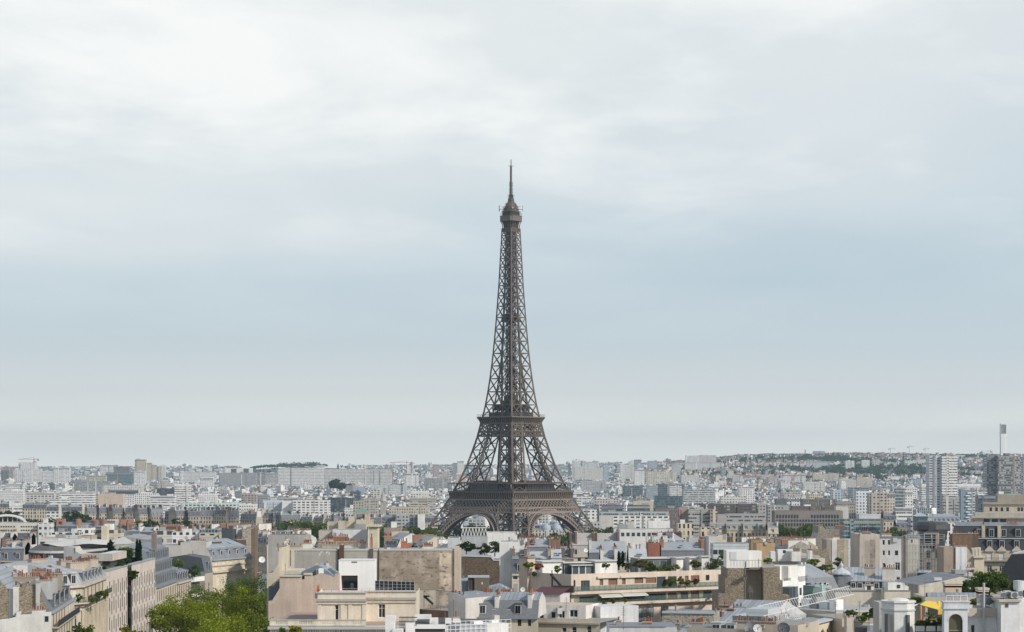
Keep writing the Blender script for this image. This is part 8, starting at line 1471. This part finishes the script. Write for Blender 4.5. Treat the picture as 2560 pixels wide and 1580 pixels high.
for i in range(3):
    u = .5+i*1.5; B = thing('planter_box', ('white slatted planter box at the left of the terrace edge', 'white slatted planter box in the middle of the terrace edge', 'white slatted planter box next to the arched tower')[i], 'planter', f(u, 0, ZT(f, 'A8', 600, 1500))); z0, z1 = ZT(f, 'A8', 600, 1500), ZT(f, 'A8', 600, 1420); m = MB(); m.fbox(f, u, u+1.25, .05, .5, z0, z1, 'plain', (.10, .09, .07)); m.build('box', B); m = MB()
    for k in range(9): a = u+.02+k*.14; m.fbox(f, a, a+.09, 0, .05, z0, z1+.03, 'plain', WHITE)
    m.build('slat_front', B)
# satellite dishes
def dish(label, px, py, Y, r, col, az=0.0, mesh=False):
    x, y = PX(px, Y); z = ZP(py, Y); B = thing('satellite_dish', label, 'satellite dish', (x, y, z-r*1.3)); m = MB(); n = 18; fw = Vector((math.sin(az), -math.cos(az), .45)).normalized(); rt_ = fw.cross(Vector((0, 0, 1))).normalized(); up = rt_.cross(fw); P = lambda rr, a, dd: tuple(Vector((x, y, z))+rt_*rr*math.cos(a)+up*rr*math.sin(a)-fw*dd)
    for k in range(3):
        r0, r1 = r*k/3, r*(k+1)/3; d0, d1 = r*.28*(1-(k/3)**2), r*.28*(1-((k+1)/3)**2)
        for i in range(n): a, b_ = 2*math.pi*i/n, 2*math.pi*(i+1)/n; m.face([P(r0, a, d0), P(r1, a, d1), P(r1, b_, d1), P(r0, b_, d0)] if k else [P(0, 0, d0), P(r1, a, d1), P(r1, b_, d1)], 'plain', col)
    m.build('reflector', B); m = MB(); m.beam((x, y+.1, z-r*1.3), (x, y+.1, z), max(.06, r*.09), 'plain', (.2, .2, .2)); m.build('mast', B); m = MB(); q = P(0, 0, -r*.7)
    for a in (0.5, 2.6, 4.7): m.beam(P(r*.9, a, 0), q, .04, 'plain', (.2, .2, .2))
    m.build('feed_arm', B)
for d_ in (('white dish on the left end of the long party wall', 720, 1355, 476, .85, (.66, .62, .55), -.3), ('black mesh dish on the long party wall', 1049, 1361, 474, .85, (.14, .14, .14), .5), ('small white dish before the riverside trees', 1114, 1354, 520, .55, WHITE, .3), ('white dish beside pots, left of the iron tower foot', 655, 1399, 560, .85, WHITE, .2), ('grey dish on a white cabin', 1305, 1350, 565, .55, (.6, .6, .58), .1), ('white dish above the brown pots', 1465, 1376, 540, .55, WHITE, .2), ('grey dish facing sideways on the white cabin', 1684, 1348, 640, .75, (.5, .5, .49), 1.0), ('white round dish at the foot of the flue stack', 1307, 1474, 430, .5, (.68, .66, .62), 0), ('dark mesh dish on the cream parapet roof', 1876, 1568, 318, .95, (.26, .26, .25), -.5), ('pale solid dish right of the dark mesh one', 1894, 1571, 317, .65, (.58, .58, .56), .1), ('large black mesh dish at the bottom edge', 1959, 1571, 316, .95, (.07, .075, .085), 0), ('grey dish turned sideways behind the conservatory frames', 1967, 1541, 330, .5, (.42, .44, .47), .9), ('gold brown dish on the roofs beside the stone palace', 2431, 1302, 640, .75, (.24, .19, .10), -.4), ('black dish on top of the blank beige end wall', 2188, 1329, 519, .5, (.04, .04, .045), .2), ('leftmost of three grey ribbed dishes by the metal flue', 2455, 1499, 303, .8, (.20, .21, .23), -.6), ('middle of three grey ribbed dishes by the metal flue', 2464, 1499, 303.5, .8, (.17, .18, .20), -.6), ('rightmost of three grey ribbed dishes by the metal flue', 2473, 1500, 304, .75, (.20, .21, .23), -.6), ('grey dish on the white house before the rubble stone wall', 465, 1345, 720, .7, (.34, .34, .33), .4), ('white dish above the pinkish zinc roofs', 1503, 1375, 545, .5, (.5, .52, .54), .8)): dish(*d_)
# tower cranes far away
def crane(label, px, py, Y, h, jib, col, back=-.25):
    x, y = PX(px, Y); z = ZP(py, Y); B = thing('tower_crane', label, 'crane', (x, y, z-h)); m = MB(); m.beam((x, y, z-h), (x, y, z+4), 1.3, 'plain', col); m.build('mast', B); m = MB(); m.beam((x+jib*back, y, z), (x+jib, y, z), 1.0, 'plain', col); m.beam((x, y, z+5), (x+jib*.7, y, z+.5), .5, 'plain', col); m.build('jib', B); m = MB(); m.box(x+jib*back-2, x+jib*back+2, y-2, y+2, z-4, z+1, 'plain', (.3, .3, .3)); m.build('counterweight', B)
RC = (.36, .15, .12); GCn = (.30, .31, .33)
for c_ in (('red crane on top of the white cube tower', 85, 1148, 5300, 10, -40, RC), ('orange crane standing in the roofs left of the stepped white tower', 293, 1201, 3600, 26, 6, (.45, .18, .10)), ('red and white crane right of the long white slab', 1017, 1156, 5500, 40, -45, RC), ('second red crane on the white tower by the long slab', 1030, 1158, 5600, 30, 8, RC), ('grey crane on the hill crest, tallest of the trio', 2273, 1117, 8900, 34, 22, GCn), ('grey crane on the hill crest, left of the trio', 2226, 1122, 8900, 28, 22, GCn), ('grey crane on the hill crest, nearest the white tower', 2313, 1122, 8900, 28, 20, GCn), ('grey crane beside the white chimney', 2476, 1128, 7000, 26, -16, GCn), ('red crane leaning over the white block on the slope', 1980, 1188, 4700, 40, -22, RC), ('tan crane before the round ended white block', 1909, 1212, 3200, 30, 8, (.45, .22, .13)), ('red and white flat crane above the low roofs', 1812, 1213, 3600, 22, 26, RC), ('red crane mast at the end of the long white slab', 981, 1175, 4600, 34, 5, RC), ('orange crane on the slope behind the mauve office', 1890, 1163, 5300, 34, 10, (.5, .25, .17)), ('tan crane in front of the mauve office', 1985, 1195, 3400, 24, 8, (.45, .22, .13))): crane(*c_)
# spires, chimney, arch
def spire(label, px, py, pyb, Y, w, col, name='church_spire'):
    x, y = PX(px, Y); z1, z0 = ZP(py, Y), ZP(pyb, Y); B = thing(name, label, 'church', (x, y, z0)); m = MB(); m.prism([(x-w, y-w), (x+w, y-w), (x+w, y+w), (x-w, y+w)], ground(x, y), lerp(z0, z1, .35), 'plaster', col); m.build('belfry', B); m = MB(); zb = lerp(z0, z1, .35); m.ring([(w*1.35, 0), (0, z1-zb)], (x, y, zb), 'plaster', col, 8); m.build('spire', B)
spire('slender pale stone church spire among the white roofs', 958, 1226, 1268, 2400, 3.2, (.42, .39, .34)); spire('thin dark church spire on the wooded skyline', 845, 1158, 1172, 7500, 3.5, (.12, .15, .18)); spire('small dark church spire right of the iron tower on the skyline', 1423.5, 1155, 1170, 6500, 4, (.16, .19, .22)); spire('small grey church spire in the far roofs', 820, 1208, 1230, 3700, 2.6, (.25, .27, .29))
x, y = PX(904, 2300); B = thing('domed_hall', 'low hall with a verdigris green pyramid roof', 'building', (x, y, 0)); m = MB(); m.box(x-8, x+8, y-8, y+8, -1, ZP(1281, 2300), 'plaster', STONE); m.build('wall', B); m = MB(); z = ZP(1281, 2300); m.ring([(11, 0), (6, 2.6), (1.4, 4.6), (0, 5)], (x, y, z), 'plain', (.17, .27, .23), 4, math.pi/4); m.build('roof', B)
x, y = PX(2508, 3200); B = thing('chimney_tower', 'tall white square chimney with dark slotted top', 'chimney', (x, y, 0)); z1 = ZP(1059, 3200); w = 4.2; m = MB(); m.box(x-w, x+w*.55, y-w, y+w, -1, z1, 'plain', (.74, .75, .76)); m.box(x+w*.55+.01, x+w, y-w*.8, y+w, -1, z1-.5, 'plain', WHITE); m.build('shaft', B); m = MB()
for i in range(4): a = x-w+.7+i*1.85; m.box(a, a+1.2, y-w-.15, y-w-.01, z1-15, z1-1.5, 'plain', (.08, .085, .09))
m.build('slot', B)
x, y = PX(2013, 9000); B = thing('chimney_stack', 'slim dark chimney on the hill crest', 'chimney', (x, y, 120)); m = MB(); m.ring([(2.6, 0), (2, ZP(1124, 9000)-115), (0, ZP(1124, 9000)-115)], (x, y, 115), 'plain', (.24, .26, .29), 8); m.build('shaft', B)
f = FP(-30, 1215, 66, 1215); B = thing('arched_hall', 'white bow-shaped roof arch above the long cream office', 'building', f(0, 0, 0)); m = MB(); pr = None
for i in range(25):
    a = math.pi*i/24; u = f.L/2-f.L/2*math.cos(a); z = ZP(1312, 1215)+(ZP(1288, 1215)-ZP(1312, 1215))*math.sin(a); q = f(u, 0, z)
    if pr: m.beam(pr, q, 1.0, 'plain', WHITE, 1.2)
    pr = q
m.build('arch', B); m = MB()
for i in range(1, 12): a = math.pi*i/12; u = f.L/2-f.L/2*math.cos(a); z = ZP(1312, 1215)+(ZP(1288, 1215)-ZP(1312, 1215))*math.sin(a); m.fbox(f, u-.2, u+.2, 1, 1.4, 0, z, 'plain', (.6, .6, .58))
m.fbox(f, 2, f.L-2, 2, 16, 0, ZP(1306, 1215), 'facade_ribbon', GREYC); m.build('hall', B)
# people on the two roof terraces
def person(label, px, Y, zf, pose, shirt, legs, skin=(.42, .25, .17), hair=(.03, .022, .018), yaw=0.0):
    x, y = PX(px, Y); B = thing('person', label, 'person', (x, y, zf)); sit = pose == 'sit'; hz_ = .48 if sit else .92; j = {}
    def P(a, b_, c): return (a*math.cos(yaw)-b_*math.sin(yaw), a*math.sin(yaw)+b_*math.cos(yaw), c)
    V = [P(0, 0, hz_)]; E = []; Rr = [.15]
    def add(par, p, r): V.append(P(*p)); Rr.append(r); E.append((par, len(V)-1)); return len(V)-1
    sp = add(0, (0, 0, hz_+.25), .14); ch = add(sp, (0, 0, hz_+.47), .165); nk = add(ch, (0, 0, hz_+.6), .06); hd = add(nk, (0, -.02, hz_+.7), .095); add(hd, (0, -.02, hz_+.8), .09)
    for s in (-1, 1):
        sh = add(ch, (s*.19, 0, hz_+.52), .065); el_ = add(sh, (s*.25, -.05, hz_+.25), .045); wr = add(el_, (s*.2, -.25, hz_+.2), .035); hn = add(wr, (s*.18, -.32, hz_+.2), .035)
        hp = add(0, (s*.1, 0, hz_-.05), .1)
        if sit: kn = add(hp, (s*.12, -.42, hz_-.02), .07); an = add(kn, (s*.12, -.42, .09), .045); add(an, (s*.12, -.55, .05), .04)
        else: kn = add(hp, (s*.11, -.03 if s < 0 else .08, .5), .07); an = add(kn, (s*.11, .02 if s < 0 else .14, .09), .045); add(an, (s*.12, -.12 if s < 0 else .0, .05), .04)
    me = bpy.data.meshes.new('body'); me.from_pydata(V, E, []); ob = bpy.data.objects.new('body', me); C.objects.link(ob); ob.parent = B
    sk = ob.modifiers.new('skin', 'SKIN'); sv_ = me.skin_vertices[0].data
    for i, r in enumerate(Rr): sv_[i].radius = (r, r*.85)
    sv_[0].use_root = True; sb = ob.modifiers.new('sub', 'SUBSURF'); sb.levels = 1; sb.render_levels = 1
    dg = bpy.context.evaluated_depsgraph_get(); dg.update(); em = bpy.data.meshes.new_from_object(ob.evaluated_get(dg)); ob.modifiers.clear(); ob.data = em
    ca = em.attributes.new('tint', 'FLOAT_COLOR', 'CORNER'); cols = []
    for p in em.polygons:
        z = p.center.z; r = math.hypot(p.center.x, p.center.y); c = skin if z > hz_+.58 or (r > .27 and z > hz_-.02 and hz_+.32 > z and not (sit and z < hz_+.08)) else (shirt if z > hz_-.02 and not (sit and r > .22) else legs)
        cols += [*c, 1.0]*p.loop_total
    ca.data.foreach_set('color', cols); em.materials.clear(); em.materials.append(MATS['plain']); em.uv_layers.new(name='UVMap')
    m = MB(); m.ring([(.11, 0), (.12, .06), (.09, .13), (0, .16)], (x, y, zf+hz_+.72), 'plain', hair, 10); m.build('hair', B); return B
zf = 75-(HY*0+1340+1400/6.3-HY)/F*306; zf = ZP(1340+1400/6.3, 306.5)
person('man in a white shirt and dark trousers standing under the yellow awning', 2316, 307, zf, 'stand', (.72, .72, .74), (.03, .035, .05), yaw=2.6)
person('seated diner in a black top at the table under the awning', 2335, 309, zf, 'sit', (.03, .03, .035), (.05, .05, .06)); person('seated diner in a red-brown top under the awning', 2349, 308, zf, 'sit', (.3, .06, .05), (.05, .05, .07), yaw=1.2); person('seated diner in a pale blue top near the arched tower', 2357, 308.5, zf, 'sit', (.45, .52, .6), (.1, .1, .14), yaw=-1)
f = FP(2325, 307.4, 2352, 307.4); B = thing('dining_table', 'long table with an orange cloth under the yellow awning', 'table', f(0, 0, zf)); m = MB(); m.fbox(f, 0, f.L, 0, .8, zf+.71, zf+.75, 'plain', (.5, .28, .08)); m.build('top', B)
for u in (.1, f.L-.15):
    for d in (.05, .7): m = MB(); m.fbox(f, u, u+.05, d, d+.05, zf, zf+.71, 'plain', DARK); m.build('leg', B)
f = FP(2105, 342, 2205, 344); B = NB('cream stone terrace house with iron railings and pillar left of the white turret', 'terraced_house', f); zt = ZT(f, 'A7', 1500, 1300); m = MB(); m.fbox(f, 0, f.L, 0, 12, B['_o'][2], zt, 'plaster', (.46, .41, .34), 'plain', (.35, .3, .25)); m.build('wall', B); m = MB(); fb(m, f, 'A7', 1240, 1350, 1262, 2000, -4, -3, 'plaster', (.50, .45, .39)); fb(m, f, 'A7', 1225, 1362, 1248, 1268, -4.1, -2.9, 'plaster', (.42, .38, .32)); m.build('pillar', B); m = MB(); rail(m, f, f.L*.35, f.L, -.1, zt, .95, .2); m.build('railing', B)
f = FP(2135, 318, 2210, 316); B = NB('dark iron stair landing with white wall left of the white turret base', 'roof_terrace', f, 'rooftop terrace'); m = MB(); fb(m, f, 'A7', 1560, 1840, 1408, 2200, 0, 6, 'plaster', (.62, .63, .66)); fb(m, f, 'A7', 1370, 1600, 1440, 2200, 2, 6, 'plain', (.07, .07, .075)); m.build('wall', B); m = MB(); rail(m, f, 0, f.L*.55, -.5, ZT(f, 'A7', 1500, 1490), 1.2, .16); rail(m, f, f.L*.3, f.L, 3, ZT(f, 'A7', 1500, 1400), 1.0, .16); m.build('railing', B)
person('person in a white shirt sitting on the lower right terrace', 2141, 346, zt, 'sit', (.74, .74, .75), (.12, .12, .15), yaw=2.8)
# aerials, pipes and vents along the near ridges, each a part of its house
m = MB(); m.beam((0, 0, -.3), (0, 0, 2.6), .06, 'plain', (.16, .16, .16))
for i in range(5): m.beam((-.55+.06*i, 0, 1.5+.26*i), (.55-.06*i, 0, 1.5+.26*i), .04, 'plain', (.22, .22, .22))
o_ = m.build('antenna'); am = o_.data; bpy.data.objects.remove(o_)
m = MB(); m.ring([(.14, -.4), (.14, .7), (.24, .72), (.2, .95), (0, 1)], (0, 0, 0), 'plain', (.20, .20, .205), 8); o_ = m.build('vent_pipe'); vm = o_.data; bpy.data.objects.remove(o_)
m = MB(); m.box(-.5, .5, -.4, .4, -.5, .5, 'plain', (.45, .44, .42), 'plain', (.2, .2, .2)); o_ = m.build('vent_box'); bm_ = o_.data; bpy.data.objects.remove(o_)
rv = random.Random(55)
for B in [o for o in bpy.data.objects if o.parent is None and o.get('category') == 'building' and 300 < o.location.y < 1050]:
    for c in [c for c in B.children if c.type == 'MESH' and c.name.split('.')[0] in ('roof', 'wall', 'attic', 'terrace')][:2]:
        zs = [v.co.z for v in c.data.vertices]
        if not zs: continue
        zm = max(zs); vs = [v.co for v in c.data.vertices if v.co.z > zm-1.4]; n = rv.choice((1, 2, 3, 3)) if B.location.y < 600 else rv.choice((0, 1, 2))
        for _ in range(n):
            a, b_ = rv.choice(vs), rv.choice(vs); p = a.lerp(b_, rv.uniform(.15, .85)); k = rv.random()
            q = link('antenna' if k < .4 else ('vent_pipe' if k < .8 else 'vent_box'), am if k < .4 else (vm if k < .8 else bm_), B); q.location = (p.x, p.y, min(a.z, b_.z)); q.rotation_euler = (0, 0, rv.uniform(0, 3)); q.scale = [rv.uniform(.7, 1.2)]*3
